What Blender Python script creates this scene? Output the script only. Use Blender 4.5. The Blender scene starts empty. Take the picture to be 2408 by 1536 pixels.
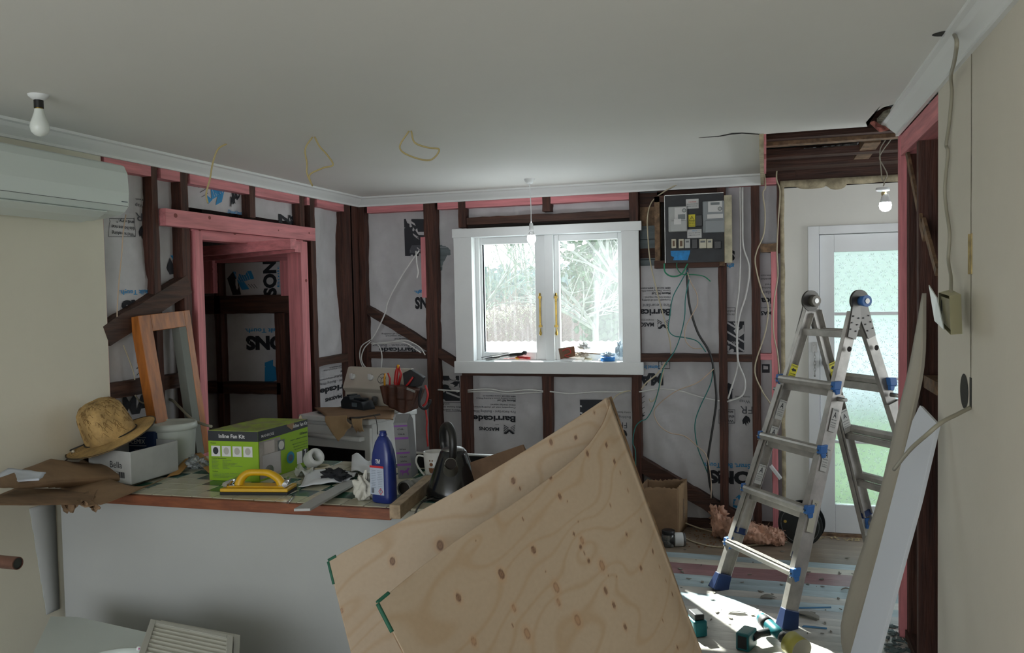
import bpy, math, random
import numpy as np
from mathutils import Vector, Matrix, noise as MN
random.seed(7)
SC = bpy.context.scene
COL = SC.collection
# ---------------------------------------------------------------- camera
CAMH = 1.665
YAW, PIT, ROL, FPX = math.radians(-17.05), math.radians(-2.327), math.radians(-1.155), 1941.1
_f = Vector((math.sin(YAW)*math.cos(PIT), math.cos(YAW)*math.cos(PIT), math.sin(PIT)))
_r = Vector((math.cos(YAW), -math.sin(YAW), 0))
_u = _r.cross(_f)
_r2 = _r*math.cos(ROL)+_u*math.sin(ROL)
_u2 = _u*math.cos(ROL)-_r*math.sin(ROL)
CP = Vector((0, 0, CAMH))
cd = bpy.data.cameras.new('camera'); cam = bpy.data.objects.new('camera', cd); COL.objects.link(cam)
cd.sensor_width = 36; cd.lens = 36*FPX/2408; cd.clip_start = .05; cd.clip_end = 500
m = Matrix((( _r2.x, _u2.x, -_f.x, CP.x), (_r2.y, _u2.y, -_f.y, CP.y), (_r2.z, _u2.z, -_f.z, CP.z), (0, 0, 0, 1)))
cam.matrix_world = m
SC.camera = cam
SC.view_settings.view_transform = 'Standard'; SC.view_settings.look = 'None'
SC.view_settings.exposure = 1.62; SC.view_settings.gamma = 1; SC.view_settings.use_curve_mapping = False
# ---------------------------------------------------------------- sky, sun
W = bpy.data.worlds.new('sky'); SC.world = W; W.use_nodes = True
wn = W.node_tree.nodes; wn.clear()
wo = wn.new('ShaderNodeOutputWorld'); wb = wn.new('ShaderNodeBackground'); wt = wn.new('ShaderNodeTexCoord')
wr = wn.new('ShaderNodeValToRGB'); ws = wn.new('ShaderNodeSeparateXYZ')
wr.color_ramp.elements[0].position = .0; wr.color_ramp.elements[0].color = (.90, .94, .97, 1)
wr.color_ramp.elements[1].position = .8; wr.color_ramp.elements[1].color = (.78, .88, 1, 1)
wl = W.node_tree.links
wl.new(wt.outputs['Generated'], ws.inputs[0]); wl.new(ws.outputs['Z'], wr.inputs[0]); wl.new(wr.outputs[0], wb.inputs[0]); wl.new(wb.outputs[0], wo.inputs[0])
wb.inputs[1].default_value = 1.6
sd = bpy.data.lights.new('sun', 'SUN'); sd.energy = 9; sd.angle = math.radians(.6); sd.color = (1, .97, .92)
so = bpy.data.objects.new('sun', sd); COL.objects.link(so)
SUND = Vector((.57, -.82, -.79)).normalized()
so.rotation_euler = SUND.to_track_quat('-Z', 'Y').to_euler()
def portal(x, y, z, w, h, rot):
    l = bpy.data.lights.new('daylight_portal', 'AREA'); l.shape = 'RECTANGLE'; l.size = w; l.size_y = h
    l.cycles.is_portal = True
    o = bpy.data.objects.new('daylight_portal', l); COL.objects.link(o); o.location = (x, y, z); o.rotation_euler = rot
portal(-1.51, 6.1, 1.62, 1.2, .95, (-math.pi/2, 0, 0))
portal(.78, 6.05, 1.05, .75, 1.75, (-math.pi/2, 0, 0))
portal(2.61, 4.95, 1.5, 1.4, 1.3, (math.pi/2, 0, math.pi/2))
portal(-.5, -3.16, 1.32, 5.4, 2.2, (math.pi/2, 0, 0))

# ---------------------------------------------------------------- helpers
def ray(px, py):
    return _r2*((px-1204)/FPX) - _u2*((py-768)/FPX) + _f
def on(px, py, ax, v):
    d = ray(px, py); i = 'xyz'.index(ax)
    return CP + d*((v-CP[i])/d[i])
def mpp(P):                       # metres per photo pixel at a point
    return (Vector(P)-CP).dot(_f)/FPX
def srgb(r, g, b):
    def c(v):
        v /= 255; return v/12.92 if v <= .04045 else ((v+.055)/1.055)**2.4
    return (c(r), c(g), c(b))
MATS = {}
def mat(name, col, rough=.6, metal=0, var=0.0, vs=6.0, stretch=(1, 1, 1), bump=0.0, bs=40.0, col2=None, spec=.5, trans=0, emit=0, sheen=0, coat=0, thr=(.35, .65), alpha=1, sub=0):
    if name in MATS: return MATS[name]
    m = bpy.data.materials.new(name); m.use_nodes = True; MATS[name] = m
    nt = m.node_tree; N = nt.nodes; L = nt.links; b = N['Principled BSDF']
    b.inputs['Base Color'].default_value = (*col, 1); b.inputs['Roughness'].default_value = rough
    b.inputs['Metallic'].default_value = metal; b.inputs['Specular IOR Level'].default_value = spec
    b.inputs['Transmission Weight'].default_value = trans; b.inputs['Coat Weight'].default_value = coat
    b.inputs['Alpha'].default_value = alpha
    if emit:
        b.inputs['Emission Color'].default_value = (*col, 1); b.inputs['Emission Strength'].default_value = emit
    if var or col2 or bump:
        tc = N.new('ShaderNodeTexCoord'); mp = N.new('ShaderNodeMapping'); L.new(tc.outputs['Object'], mp.inputs[0])
        mp.inputs['Scale'].default_value = stretch
    if var or col2:
        n = N.new('ShaderNodeTexNoise'); n.inputs['Scale'].default_value = vs; n.inputs['Detail'].default_value = 6; n.inputs['Roughness'].default_value = .6
        L.new(mp.outputs[0], n.inputs['Vector'])
        cr = N.new('ShaderNodeValToRGB'); L.new(n.outputs[0], cr.inputs[0])
        c2 = col2 if col2 else tuple(max(0, c*(1-var)) for c in col)
        c1 = col if col2 else tuple(min(1, c*(1+var*.6)) for c in col)
        cr.color_ramp.elements[0].position = thr[0]; cr.color_ramp.elements[0].color = (*c2, 1)
        cr.color_ramp.elements[1].position = thr[1]; cr.color_ramp.elements[1].color = (*c1, 1)
        L.new(cr.outputs[0], b.inputs['Base Color'])
    if bump:
        n2 = N.new('ShaderNodeTexNoise'); n2.inputs['Scale'].default_value = bs; n2.inputs['Detail'].default_value = 4
        L.new(mp.outputs[0], n2.inputs['Vector'])
        bp = N.new('ShaderNodeBump'); bp.inputs['Strength'].default_value = bump; bp.inputs['Distance'].default_value = .01
        L.new(n2.outputs[0], bp.inputs['Height']); L.new(bp.outputs[0], b.inputs['Normal'])
    return m
class G:
    """collects shapes into one mesh; M places local shapes in the world"""
    def __init__(s, M=None):
        s.v = []; s.f = []; s.mi = []; s.sm = []; s.M = M or Matrix.Identity(4); s.cur = 0
    def add(s, vs, fs, smooth=False):
        o = len(s.v)
        s.v += [tuple(s.M @ Vector(v)) for v in vs]
        for f in fs:
            s.f.append(tuple(i+o for i in f)); s.mi.append(s.cur); s.sm.append(smooth)
        return s
    def m(s, i): s.cur = i; return s
    def box(s, x0, x1, y0, y1, z0, z1):
        return s.add([(x0,y0,z0),(x1,y0,z0),(x1,y1,z0),(x0,y1,z0),(x0,y0,z1),(x1,y0,z1),(x1,y1,z1),(x0,y1,z1)],
                     [(0,3,2,1),(4,5,6,7),(0,1,5,4),(1,2,6,5),(2,3,7,6),(3,0,4,7)])
    def hexa(s, b, t):            # four bottom points, four top points
        return s.add(list(b)+list(t), [(0,3,2,1),(4,5,6,7),(0,1,5,4),(1,2,6,5),(2,3,7,6),(3,0,4,7)])
    def beam(s, p, q, w, h, up=(0,0,1)):
        p = Vector(p); q = Vector(q); d = (q-p).normalized(); up = Vector(up)
        x = d.cross(up)
        if x.length < 1e-4: x = d.cross(Vector((0,1,0)))
        x.normalize(); y = x.cross(d).normalized()
        c = [(-1,-1),(1,-1),(1,1),(-1,1)]
        a = [p+x*(i*w/2)+y*(j*h/2) for i, j in c]; b = [q+x*(i*w/2)+y*(j*h/2) for i, j in c]
        return s.add(a+b, [(0,1,2,3),(7,6,5,4),(0,4,5,1),(1,5,6,2),(2,6,7,3),(3,7,4,0)])
    def cyl(s, p, q, r0, r1=None, n=20, cap=True, smooth=True):
        r1 = r0 if r1 is None else r1
        return s.rings([p, q], [r0, r1], n, cap, smooth)
    def rings(s, pts, rs, n=12, cap=True, smooth=True, closed=False, flat=1.0):
        P = [Vector(p) for p in pts]; vs = []; fs = []
        t0 = (P[1]-P[0]).normalized()
        x = t0.cross(Vector((0,0,1)))
        if x.length < 1e-3: x = t0.cross(Vector((0,1,0)))
        x.normalize()
        for i, p in enumerate(P):
            if i == 0: t = P[1]-P[0]
            elif i == len(P)-1: t = P[i]-P[i-1]
            else: t = P[i+1]-P[i-1]
            if t.length < 1e-9: t = t0
            t = t.normalized()
            x = (x - t*x.dot(t)).normalized(); y = t.cross(x)
            for k in range(n):
                a = 2*math.pi*k/n
                vs.append(p + x*(rs[i]*math.cos(a)) + y*(rs[i]*flat*math.sin(a)))
        for i in range(len(P)-1):
            for k in range(n):
                k2 = (k+1) % n
                fs.append((i*n+k, i*n+k2, (i+1)*n+k2, (i+1)*n+k))
        s.add(vs, fs, smooth)
        if cap:
            o = len(s.v)-len(vs)
            s.f.append(tuple(o+k for k in reversed(range(n)))); s.mi.append(s.cur); s.sm.append(False)
            s.f.append(tuple(o+(len(P)-1)*n+k for k in range(n))); s.mi.append(s.cur); s.sm.append(False)
        return s
    def tube(s, pts, r, n=8, flat=1.0):
        return s.rings(pts, [r]*len(pts), n, True, True, flat=flat)
    def lathe(s, prof, n=28, o=(0,0,0), ax='z', smooth=True, sx=1, sy=1):
        vs = []; fs = []
        for r, h in prof:
            for k in range(n):
                a = 2*math.pi*k/n; c = r*math.cos(a)*sx; d = r*math.sin(a)*sy
                p = (c, d, h) if ax == 'z' else ((h, c, d) if ax == 'x' else (d, h, c))
                vs.append((p[0]+o[0], p[1]+o[1], p[2]+o[2]))
        for i in range(len(prof)-1):
            for k in range(n):
                k2 = (k+1) % n
                fs.append((i*n+k, i*n+k2, (i+1)*n+k2, (i+1)*n+k))
        return s.add(vs, fs, smooth)
    def sph(s, c, r, n=16, sc=(1,1,1)):
        prof = [(max(1e-4, r*math.sin(math.pi*i/(n//2))), -r*math.cos(math.pi*i/(n//2))) for i in range(n//2+1)]
        vs = []; fs = []
        for rr, h in prof:
            for k in range(n):
                a = 2*math.pi*k/n
                vs.append((c[0]+rr*math.cos(a)*sc[0], c[1]+rr*math.sin(a)*sc[1], c[2]+h*sc[2]))
        for i in range(len(prof)-1):
            for k in range(n):
                k2 = (k+1) % n; fs.append((i*n+k, i*n+k2, (i+1)*n+k2, (i+1)*n+k))
        return s.add(vs, fs, True)
    def prism(s, pts, ext):       # polygon of 3d points, extruded by the vector ext
        e = Vector(ext); P = [Vector(p) for p in pts]; n = len(P)
        nm = Vector((0,0,0))
        for i in range(n): nm += P[i].cross(P[(i+1)%n])
        if nm.dot(e) > 0: P = P[::-1]
        fs = [tuple(range(n)), tuple(range(2*n-1, n-1, -1))]
        fs += [(i, i+n, (i+1)%n+n, (i+1)%n) for i in range(n)]
        return s.add(P+[p+e for p in P], fs)
    def grid(s, fn, nu, nv, smooth=True, thick=None):
        vs = [Vector(fn(i/nu, j/nv)) for j in range(nv+1) for i in range(nu+1)]
        fs = [(j*(nu+1)+i, j*(nu+1)+i+1, (j+1)*(nu+1)+i+1, (j+1)*(nu+1)+i) for j in range(nv) for i in range(nu)]
        if thick is not None:
            t = Vector(thick); n = len(vs)
            b = [v+t for v in vs]
            fs2 = [tuple(reversed([k+n for k in f])) for f in fs]
            ed = []
            w = nu+1
            for i in range(nu): ed.append((i, i+n, i+1+n, i+1)); a = nv*w+i; ed.append((a, a+1, a+1+n, a+n))
            for j in range(nv): a = j*w; ed.append((a, a+w, a+w+n, a+n)); a = j*w+nu; ed.append((a, a+n, a+w+n, a+w))
            s.add(vs+b, fs+fs2, smooth)
            o = len(s.v)-2*n
            for e in ed: s.f.append(tuple(k+o for k in e)); s.mi.append(s.cur); s.sm.append(False)
            return s
        return s.add(vs, fs, smooth)
MW = {}
def finish(o, label, cat, group, kind):
    if label: o['label'] = label
    if cat: o['category'] = cat
    if group: o['group'] = group
    if kind: o['kind'] = kind
def obj(name, g, ms, parent=None, label=None, cat=None, group=None, kind=None, bevel=0, seg=2, keep=False, normals=True):
    me = bpy.data.meshes.new(name)
    V = np.array(g.v, dtype=float).reshape(-1, 3)
    if parent is not None:
        inv = MW[parent.name].inverted(); V = (np.c_[V, np.ones(len(V))] @ np.array(inv).T)[:, :3]; loc = None
    else:
        loc = V.mean(0) if keep else np.array([(V[:,0].min()+V[:,0].max())/2, (V[:,1].min()+V[:,1].max())/2, V[:,2].min()])
        V = V-loc
    me.from_pydata([tuple(v) for v in V], [], g.f)
    for m_ in (ms if isinstance(ms, (list, tuple)) else [ms]): me.materials.append(m_)
    me.polygons.foreach_set('material_index', g.mi); me.polygons.foreach_set('use_smooth', g.sm)
    me.update()
    if normals:
        import bmesh
        bm = bmesh.new(); bm.from_mesh(me); bmesh.ops.recalc_face_normals(bm, faces=bm.faces); bm.to_mesh(me); bm.free()
    o = bpy.data.objects.new(name, me); COL.objects.link(o)
    if parent is not None:
        o.parent = parent; MW[o.name] = MW[parent.name]
    else:
        o.location = loc; MW[o.name] = Matrix.Translation(Vector(loc))
    finish(o, label, cat, group, kind)
    if bevel:
        b = o.modifiers.new('bevel', 'BEVEL'); b.width = bevel; b.segments = seg; b.limit_method = 'ANGLE'; b.angle_limit = math.radians(40)
        b.harden_normals = False
    return o
def thing(name, loc, label=None, cat=None, group=None, kind=None, rz=0):
    o = bpy.data.objects.new(name, None); COL.objects.link(o); o.location = loc; o.rotation_euler = (0, 0, rz); o.empty_display_size = .05
    MW[o.name] = Matrix.Translation(Vector(loc)) @ Matrix.Rotation(rz, 4, 'Z')
    finish(o, label, cat, group, kind)
    return o
_TX = {}
def glyphs(s, bold=0.0, shear=0.0):
    k = (s, bold, shear)
    if k in _TX: return _TX[k]
    c = bpy.data.curves.new('t', 'FONT'); c.body = s; c.size = 1.0; c.offset = bold; c.shear = shear; c.resolution_u = 3
    c.align_x = 'CENTER'; c.align_y = 'CENTER'
    o = bpy.data.objects.new('t', c); COL.objects.link(o)
    dg = bpy.context.evaluated_depsgraph_get(); dg.update()
    me = bpy.data.meshes.new_from_object(o.evaluated_get(dg))
    r = ([(v.co.x, v.co.y) for v in me.vertices], [tuple(p.vertices) for p in me.polygons])
    bpy.data.objects.remove(o); bpy.data.curves.remove(c); bpy.data.meshes.remove(me)
    _TX[k] = r
    return r
def gtext(g, s, fn, h, bold=0.0, w=None, shear=0.0):
    """printed letters: fn maps flat (u, v) metres to the surface; h = cap height; w = optional total width"""
    vs, fs = glyphs(s, bold, shear)
    if not vs: return g
    xs = [v[0] for v in vs]; ys = [v[1] for v in vs]
    W0 = max(xs)-min(xs); cx = (max(xs)+min(xs))/2
    k = h/.70; kx = (w/W0) if w else k
    cy = .0
    g.add([fn((x-cx)*kx, (y-cy)*k) for x, y in vs], fs)
    return g
def plane_fn(o, u, v, flip=False, lift=.0012):
    o = Vector(o); u = Vector(u).normalized(); v = Vector(v).normalized(); n = u.cross(v)
    def f(a, b):
        if flip: a, b = -a, -b
        return o+u*a+v*b+n*lift
    return f
def smooth_pts(P, k=6):
    P = [Vector(p) for p in P]; out = []
    Q = [P[0]*2-P[1]]+P+[P[-1]*2-P[-2]]
    for i in range(1, len(Q)-2):
        a, b, c, d = Q[i-1], Q[i], Q[i+1], Q[i+2]
        for j in range(k):
            t = j/k
            out.append(.5*((2*b)+(c-a)*t+(2*a-5*b+4*c-d)*t*t+(3*b-a-3*c+d)*t**3))
    out.append(P[-1]); return out
def wire(name, pts, r, m_, parent=None, label=None, cat=None, group=None, n=8, flat=1.0, k=6):
    g = G(); g.tube(smooth_pts(pts, k), r, n, flat)
    return obj(name, g, m_, parent, label, cat, group)
def copy_tree(o, parent=None):
    c = o.copy(); COL.objects.link(c)
    if parent: c.parent = parent
    for ch in list(o.children): copy_tree(ch, c)
    return c
def TR(x, y, z, rz=0, rx=0, ry=0, s=1):
    return Matrix.Translation((x, y, z)) @ Matrix.Rotation(rz, 4, 'Z') @ Matrix.Rotation(ry, 4, 'Y') @ Matrix.Rotation(rx, 4, 'X') @ Matrix.Scale(s, 4)
def rough_beam(g, p, q, w, h, up, amp=.006, n=26, seed=0):
    """sawn timber with a wavering hairy edge"""
    p = Vector(p); q = Vector(q); d = (q-p).normalized(); x = d.cross(Vector(up)).normalized(); y = x.cross(d)
    vs = []; fs = []
    for i in range(n+1):
        c = p+(q-p)*(i/n)
        for j, (a, b) in enumerate(((-1,-1),(1,-1),(1,1),(-1,1))):
            nn = MN.noise(Vector((i*.55+seed*7.3, j*4.1, seed)))*amp
            vs.append(c+x*(a*(w/2+nn))+y*(b*(h/2)))
    for i in range(n):
        for j in range(4):
            k = (j+1) % 4
            fs.append((i*4+j, i*4+k, (i+1)*4+k, (i+1)*4+j))
    fs.append((3,2,1,0)); fs.append(tuple(n*4+j for j in range(4)))
    g.add(vs, fs); return g
# ---------------------------------------------------------------- materials
XL, XR, YB, ZC, HC = -3.02, .60, 5.83, 2.425, .84
WYB, WXL = YB+.085, XL-.062       # wrap planes behind the studs
brownz = mat('rimu_upright', (.072, .024, .014), .7, var=.55, vs=3, stretch=(14, 14, 1), bump=.5, bs=8)
brownx = mat('rimu_along_x', (.062, .025, .015), .7, var=.55, vs=3, stretch=(1, 14, 14), bump=.5, bs=8)
browny = mat('rimu_along_y', (.068, .03, .018), .7, var=.55, vs=3, stretch=(14, 1, 14), bump=.5, bs=8)
tan_wood = mat('weathered_tan_timber', (.20, .12, .065), .7, var=.5, vs=4, stretch=(6, 6, 6), bump=.3)
pinkz = mat('pink_treated_upright', (.66, .23, .25), .65, var=.25, vs=3, stretch=(12, 12, .8), bump=.15, bs=12)
pinkx = mat('pink_treated_along_x', (.65, .23, .25), .65, var=.25, vs=3, stretch=(.8, 12, 12), bump=.15, bs=12)
pinky = mat('pink_treated_along_y', (.66, .24, .26), .65, var=.25, vs=3, stretch=(12, .8, 12), bump=.15, bs=12)
knotm = mat('pine_knot', (.22, .045, .04), .6)
wrap_m = mat('building_wrap_fabric', (.55, .54, .555), .75, var=.10, vs=5, bump=.25, bs=9)
ink = mat('black_print', (.012, .014, .02), .7)
inkg = mat('grey_print', (.09, .095, .11), .7)
inkb = mat('blue_print', (.025, .26, .55), .6)
cream = mat('cream_wall_paint', (.70, .665, .55), .75, var=.05, vs=1.2, bump=.05, bs=60)
creamr = mat('warm_white_wall_paint', (.66, .62, .53), .75, var=.05, vs=1.0, bump=.05, bs=60)
ceil_m = mat('ceiling_paint', (.74, .735, .70), .8, var=.02, vs=1.0)
white_gl = mat('white_gloss_paint', (.74, .76, .76), .35, var=.03, vs=5, bump=.03, bs=30)
white_mt = mat("white_matt_paint", (.40, .41, .40), .7, var=.03, vs=2)
raw_plaster = mat('raw_plaster_edge', (.42, .36, .24), .9, var=.35, vs=20)
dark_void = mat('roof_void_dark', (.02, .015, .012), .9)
# ================================================================ SETTING
def struct(name, g, ms, parent=None, **k):
    return obj(name, g, ms, parent, kind=None if parent else 'structure', **k)
# ---- floor: painted boards running along x
fl = G(); fl.box(-4.2, 2.6, -3.1, 5.9, -.12, -.022)
fl.box(-4.2, 2.6, 5.9, 6.4, -.12, .03)
floor = struct('floor', fl, mat('subfloor_dark', (.05, .04, .03), .9))
bw = .098
board_cols = {'blue': (.40, .50, .53), 'maroon': (.33, .18, .19), 'cream': (.62, .58, .48), 'grey': (.46, .46, .44), 'brown': (.30, .24, .18), 'pale': (.60, .58, .53)}
bmats = {k: mat('floor_paint_'+k, v, .34, var=.42, vs=2.2, stretch=(1, 4, 1), bump=.12, bs=25, thr=(.3, .7)) for k, v in board_cols.items()}
def fy(py, px=1650): return on(px, py, 'z', 0).y
row_cols = [(1270, 'brown'), (1303, 'brown'), (1320, 'blue'), (1333, 'cream'), (1345, 'maroon'), (1356, 'maroon'), (1368, 'blue'), (1382, 'blue'), (1395, 'pale'), (1412, 'blue'), (1430, 'grey'), (1600, 'pale')]
y = 5.83; i = 0; shared = {}
while y > -2.9:
    c = 'grey'
    for lim, cc in row_cols:
        if y-bw/2 > fy(lim): c = cc; break
    if y < 3.7: c = random.choice(['grey', 'pale', 'brown', 'grey'])
    if c not in shared:
        g = G(); g.box(-3.4, 2.5, y-bw+.0006, y-.0006, -.022, 0)
        o = obj('floorboard', g, bmats[c], floor); shared[c] = (o, y)
    else:
        o0, y0 = shared[c]; o = o0.copy(); COL.objects.link(o); o.location = (0, y-y0, 0)
    y -= bw; i += 1
# ---- ceiling with an opening over the doorway corner and a broken hole
P1 = on(1787, 315, 'z', ZC); P2 = on(2040, 299, 'z', ZC); ox0 = P1.x; oy = (P1.y+P2.y)/2
hole_px = [(2040, 297), (2036, 288), (2045, 278), (2062, 262), (2078, 252), (2105, 245), (2122, 243)]
hp = [on(a, b, 'z', ZC) for a, b in hole_px]; hp[0].y = oy
ceil = G(); T = .016
def slab(pts, z=ZC, t=T): ceil.prism([(p[0], p[1], z) for p in pts], (0, 0, t))
slab([(-3.2, -3.1), (ox0, -3.1), (ox0, 5.9), (-3.2, 5.9)])
ymin = min(p.y for p in hp)
slab([(ox0, -3.1), (XR+.12, -3.1), (XR+.12, ymin), (ox0, ymin)])
slab([(ox0, ymin)] + [(hp[0].x, ymin), (hp[0].x, oy), (ox0, oy)])
slab([(hp[0].x, ymin), (hp[-1].x, ymin)] + [(p.x, p.y) for p in hp[::-1]][0:])
ceiling = struct('ceiling', ceil, ceil_m)
ck = G()
cpts = [on(a, b, 'z', ZC-.001) for a, b in ((1643, 324), (1690, 320), (1722, 313), (1745, 312), (1787, 315))]
cpt2 = [on(a, b, 'z', ZC-.001) for a, b in ((1787, 317), (1745, 314.5), (1722, 316.5), (1690, 322), (1643, 324.5))]
ck.prism(cpts+cpt2, (0, 0, .0005)); obj('plaster_crack', ck, dark_void, ceiling)
# flap of broken plasterboard with pink paper face hanging at the hole
g = G(); q = [on(2070, 300, 'z', ZC-.004), on(2062, 285, 'z', ZC-.004), on(2078, 268, 'z', ZC-.004), on(2092, 262, 'z', ZC-.01), on(2100, 280, 'z', ZC-.02), on(2096, 298, 'z', ZC-.03)]
g.prism(q, (0, 0, .012)); obj('broken_plaster', g, mat('broken_gib', (.22, .20, .14), .95, var=.4, vs=30, bump=.6, bs=60), ceiling)
g = G(); q = [on(2046, 291, 'z', ZC-.006), on(2056, 288, 'z', ZC-.006), on(2076, 300, 'z', ZC-.02), on(2094, 303, 'z', ZC-.035), on(2084, 308, 'z', ZC-.04), on(2068, 311, 'z', ZC-.04), on(2058, 301, 'z', ZC-.03)]
g.prism(q, (0, 0, .008)); obj('broken_plaster', g, mat('pink_gib_paper', (.42, .15, .12), .95, var=.35, vs=40, bump=.7, bs=70), ceiling)
g = G(); q = [on(2088, 262, 'z', ZC+.0), on(2112, 252, 'z', ZC+.0), on(2118, 262, 'z', ZC), on(2112, 285, 'z', ZC-.01), on(2103, 303, 'z', ZC-.03), on(2090, 303, 'z', ZC-.03), on(2098, 283, 'z', ZC-.01)]
g.prism(q, (0, 0, .008)); obj('broken_plaster', g, mat('reddish_lath', (.20, .07, .045), .9, var=.4, vs=20), ceiling)
# roof void, joists seen through the opening
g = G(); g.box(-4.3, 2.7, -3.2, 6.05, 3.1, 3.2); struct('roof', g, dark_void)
def yz(py, z, px=1950): return on(px, py, 'z', z).y
for a, (py0, py1, z0, z1, m_) in enumerate([(318, 331, ZC+.02, ZC+.14, brownx), (333, 338, ZC+.0, ZC+.03, tan_wood), (362, 368, ZC+.01, ZC+.05, brownx), (387, 395, ZC+.0, ZC+.12, brownx)]):
    ya, yb_ = yz(py0, z0), yz(py1, z0)
    g = G(); rough_beam(g, (ox0+.01, (ya+yb_)/2, (z0+z1)/2), (1.6, (ya+yb_)/2, (z0+z1)/2), abs(yb_-ya), z1-z0, (0, 0, 1), .003, 20, a)
    obj('ceiling_joist', g, m_, ceiling)
g = G(); a_ = on(2025, 365, 'z', ZC+.03); b_ = on(2052, 325, 'z', ZC+.05)
g.beam(a_, b_, .085, .05); obj('ceiling_batten', g, tan_wood, ceiling, label='pale raw timber batten across the joists')
g = G()
def insf(u, v):
    p = on(1890+130*u, 362-22*v*(.4+.6*u), 'z', ZC+.09+.02*MN.noise(Vector((u*9, v*6, 2)))); return p
g.grid(insf, 30, 8, thick=(0, 0, .012)); obj('roof_foil', g, mat('torn_foil', (.28, .28, .27), .5, var=.7, vs=12), ceiling)
# ---- ceiling side at the opening (boxed plaster edge with pink packers)
e1 = on(1772, 318, 'z', ZC)
g = G(); g.box(ox0-.004, ox0+.018, P1.y, YB-.005, ZC-.07, ZC+.1); obj('opening_edge', g, raw_plaster, ceiling)
for (pa, pb, pc, pd) in ((315, 340, 1790, 1802), (345, 374, 1790, 1802)):
    yy = on(1795, pa+5, 'z', ZC+.04).y
    g = G(); A = on(pc, pa, 'y', P1.y+.02 if pa == 315 else P1.y+.38); B = on(pd, pb, 'y', P1.y+.02 if pa == 315 else P1.y+.38)
    g.box(A.x, B.x, A.y, A.y+(.3 if pa == 315 else .6), B.z, A.z); obj('pink_packer', g, pinky, ceiling)
# ---- cornices
def cornice(name, p, q, side):
    p = Vector(p); q = Vector(q); prof = [(0, 0), (.075, 0), (.075, .012), (.060, .016), (.046, .030), (.020, .052), (.014, .058), (.014, .070), (0, .070)]
    g = G(); s = Vector(side)
    vs = [p+s*a-Vector((0, 0, b)) for a, b in prof]+[q+s*a-Vector((0, 0, b)) for a, b in prof]; n = len(prof)
    g.add(vs, [(i, (i+1) % n, (i+1) % n+n, i+n) for i in range(n)]+[tuple(range(n)), tuple(range(2*n-1, n-1, -1))])
    return struct(name, g, mat('cornice_paint', (.74, .76, .75), .7))
cornice('trim_1', (XL, -3.0, ZC), (XL, YB, ZC), (1, 0, 0))
cornice('trim_2', (XL, YB, ZC), (ox0+.0, YB, ZC), (0, -1, 0))
yend = on(2112, 299, 'z', ZC-.07).y
cornice('trim_3', (XR, -3.0, ZC), (XR, 4.22, ZC), (-1, 0, 0))
# ---- wall cladding behind the framing (weatherboards), holes for window and door
WX0, WX1, WZ0, WZ1 = -2.085, -.965, 1.16, 2.085        # rough window opening
DX0, DX1, DZ1 = .345, 1.13, 2.01
g = G()
wall_back = None
def rows(x0, x1, z0, z1):
    z = z0
    while z < z1-.001:
        h = min(.145, z1-z); g.hexa([(x0, 5.935, z), (x1, 5.935, z), (x1, 5.97, z), (x0, 5.97, z)], [(x0, 5.935+.0, z+h-.004), (x1, 5.935, z+h-.004), (x1, 5.955, z+h), (x0, 5.955, z+h)]); z += h
for r in ((-4.2, WX0-.03, 0, 3.1), (WX1+.03, DX0-.02, 0, 3.1), (DX1+.02, 2.6, 0, 3.1), (WX0-.03, WX1+.03, 0, WZ0-.02), (WX0-.03, WX1+.03, WZ1+.02, 3.1), (DX0-.02, DX1+.02, DZ1+.04, 3.1)): rows(*r)
wall_back = struct('wall_back', g, mat('old_blue_grey_weatherboard', (.16, .19, .20), .7, var=.25, vs=4, stretch=(1, 8, 8)))
# brown boards showing above the window and beside the meter board
for (a, b, c, d) in ((1503, 1560, 455, 485), (1503, 1545, 488, 530), (1545, 1768, 448, 462), (1640, 1768, 470, 520), (1503, 1560, 585, 606)):
    A = on(a, c, 'y', 5.925); B = on(b, d, 'y', 5.925); g = G(); g.box(A.x, B.x, 5.922, 5.934, B.z, A.z)
    obj('sarking_board', g, brownx if c != 488 else tan_wood, wall_back)
# ---- wrap
def bul(x, z, sd):
    v = MN.noise(Vector((x*2.2+sd, z*1.3, sd)))*.032 + MN.noise(Vector((x*7+sd, z*2.2, 5+sd)))*.013 + MN.noise(Vector((x*15+z*9, z*6-x*4, sd)))*.0045
    c = abs(MN.noise(Vector((x*3+z*1.5, z*1.1-x, sd+9))))
    return v+.013*math.exp(-c*26)
def wB(x, z, lift=0): return Vector((x, WYB-bul(x, z, 1)-lift, z))
def wL(y, z, lift=0): return Vector((WXL+bul(y, z, 4)+lift, y, z))
YA = 5.20
def wA(x, z, lift=0): return Vector((x, YA-bul(x, z, 8)*.5-lift, z))
def wrap_panel(wall, a0, a1, z0, z1, par):
    fn = dict(B=wB, L=wL, A=wA)[wall]; nu = max(4, int((a1-a0)/.022)); nv = max(6, int((z1-z0)/.028)); g = G()
    def f(u, v):
        a = a0+(a1-a0)*u; z = z0+(z1-z0)*v; p = fn(a, z)
        return p
    g.grid(f, nu, nv); obj('building_wrap', g, wrap_m, par, normals=False)
def xb(px, py=700): return on(px, py, 'y', YB).x
def yl(px, py=700): return on(px, py, 'x', XL).y
def zb(px, py): return on(px, py, 'y', YB).z
zmet = zb(1600, 622)
for a0, a1, z0, z1 in ((XL-.05, WX0-.02, 0, 2.42), (WX0-.05, WX1+.05, 0, WZ0-.01), (WX0-.05, WX1+.05, WZ1+.075, 2.42), (WX1+.02, xb(1695), 0, zmet), (xb(1695), xb(1842), 0, 2.38)):
    wrap_panel('B', a0, a1, z0, z1, wall_back)
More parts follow.
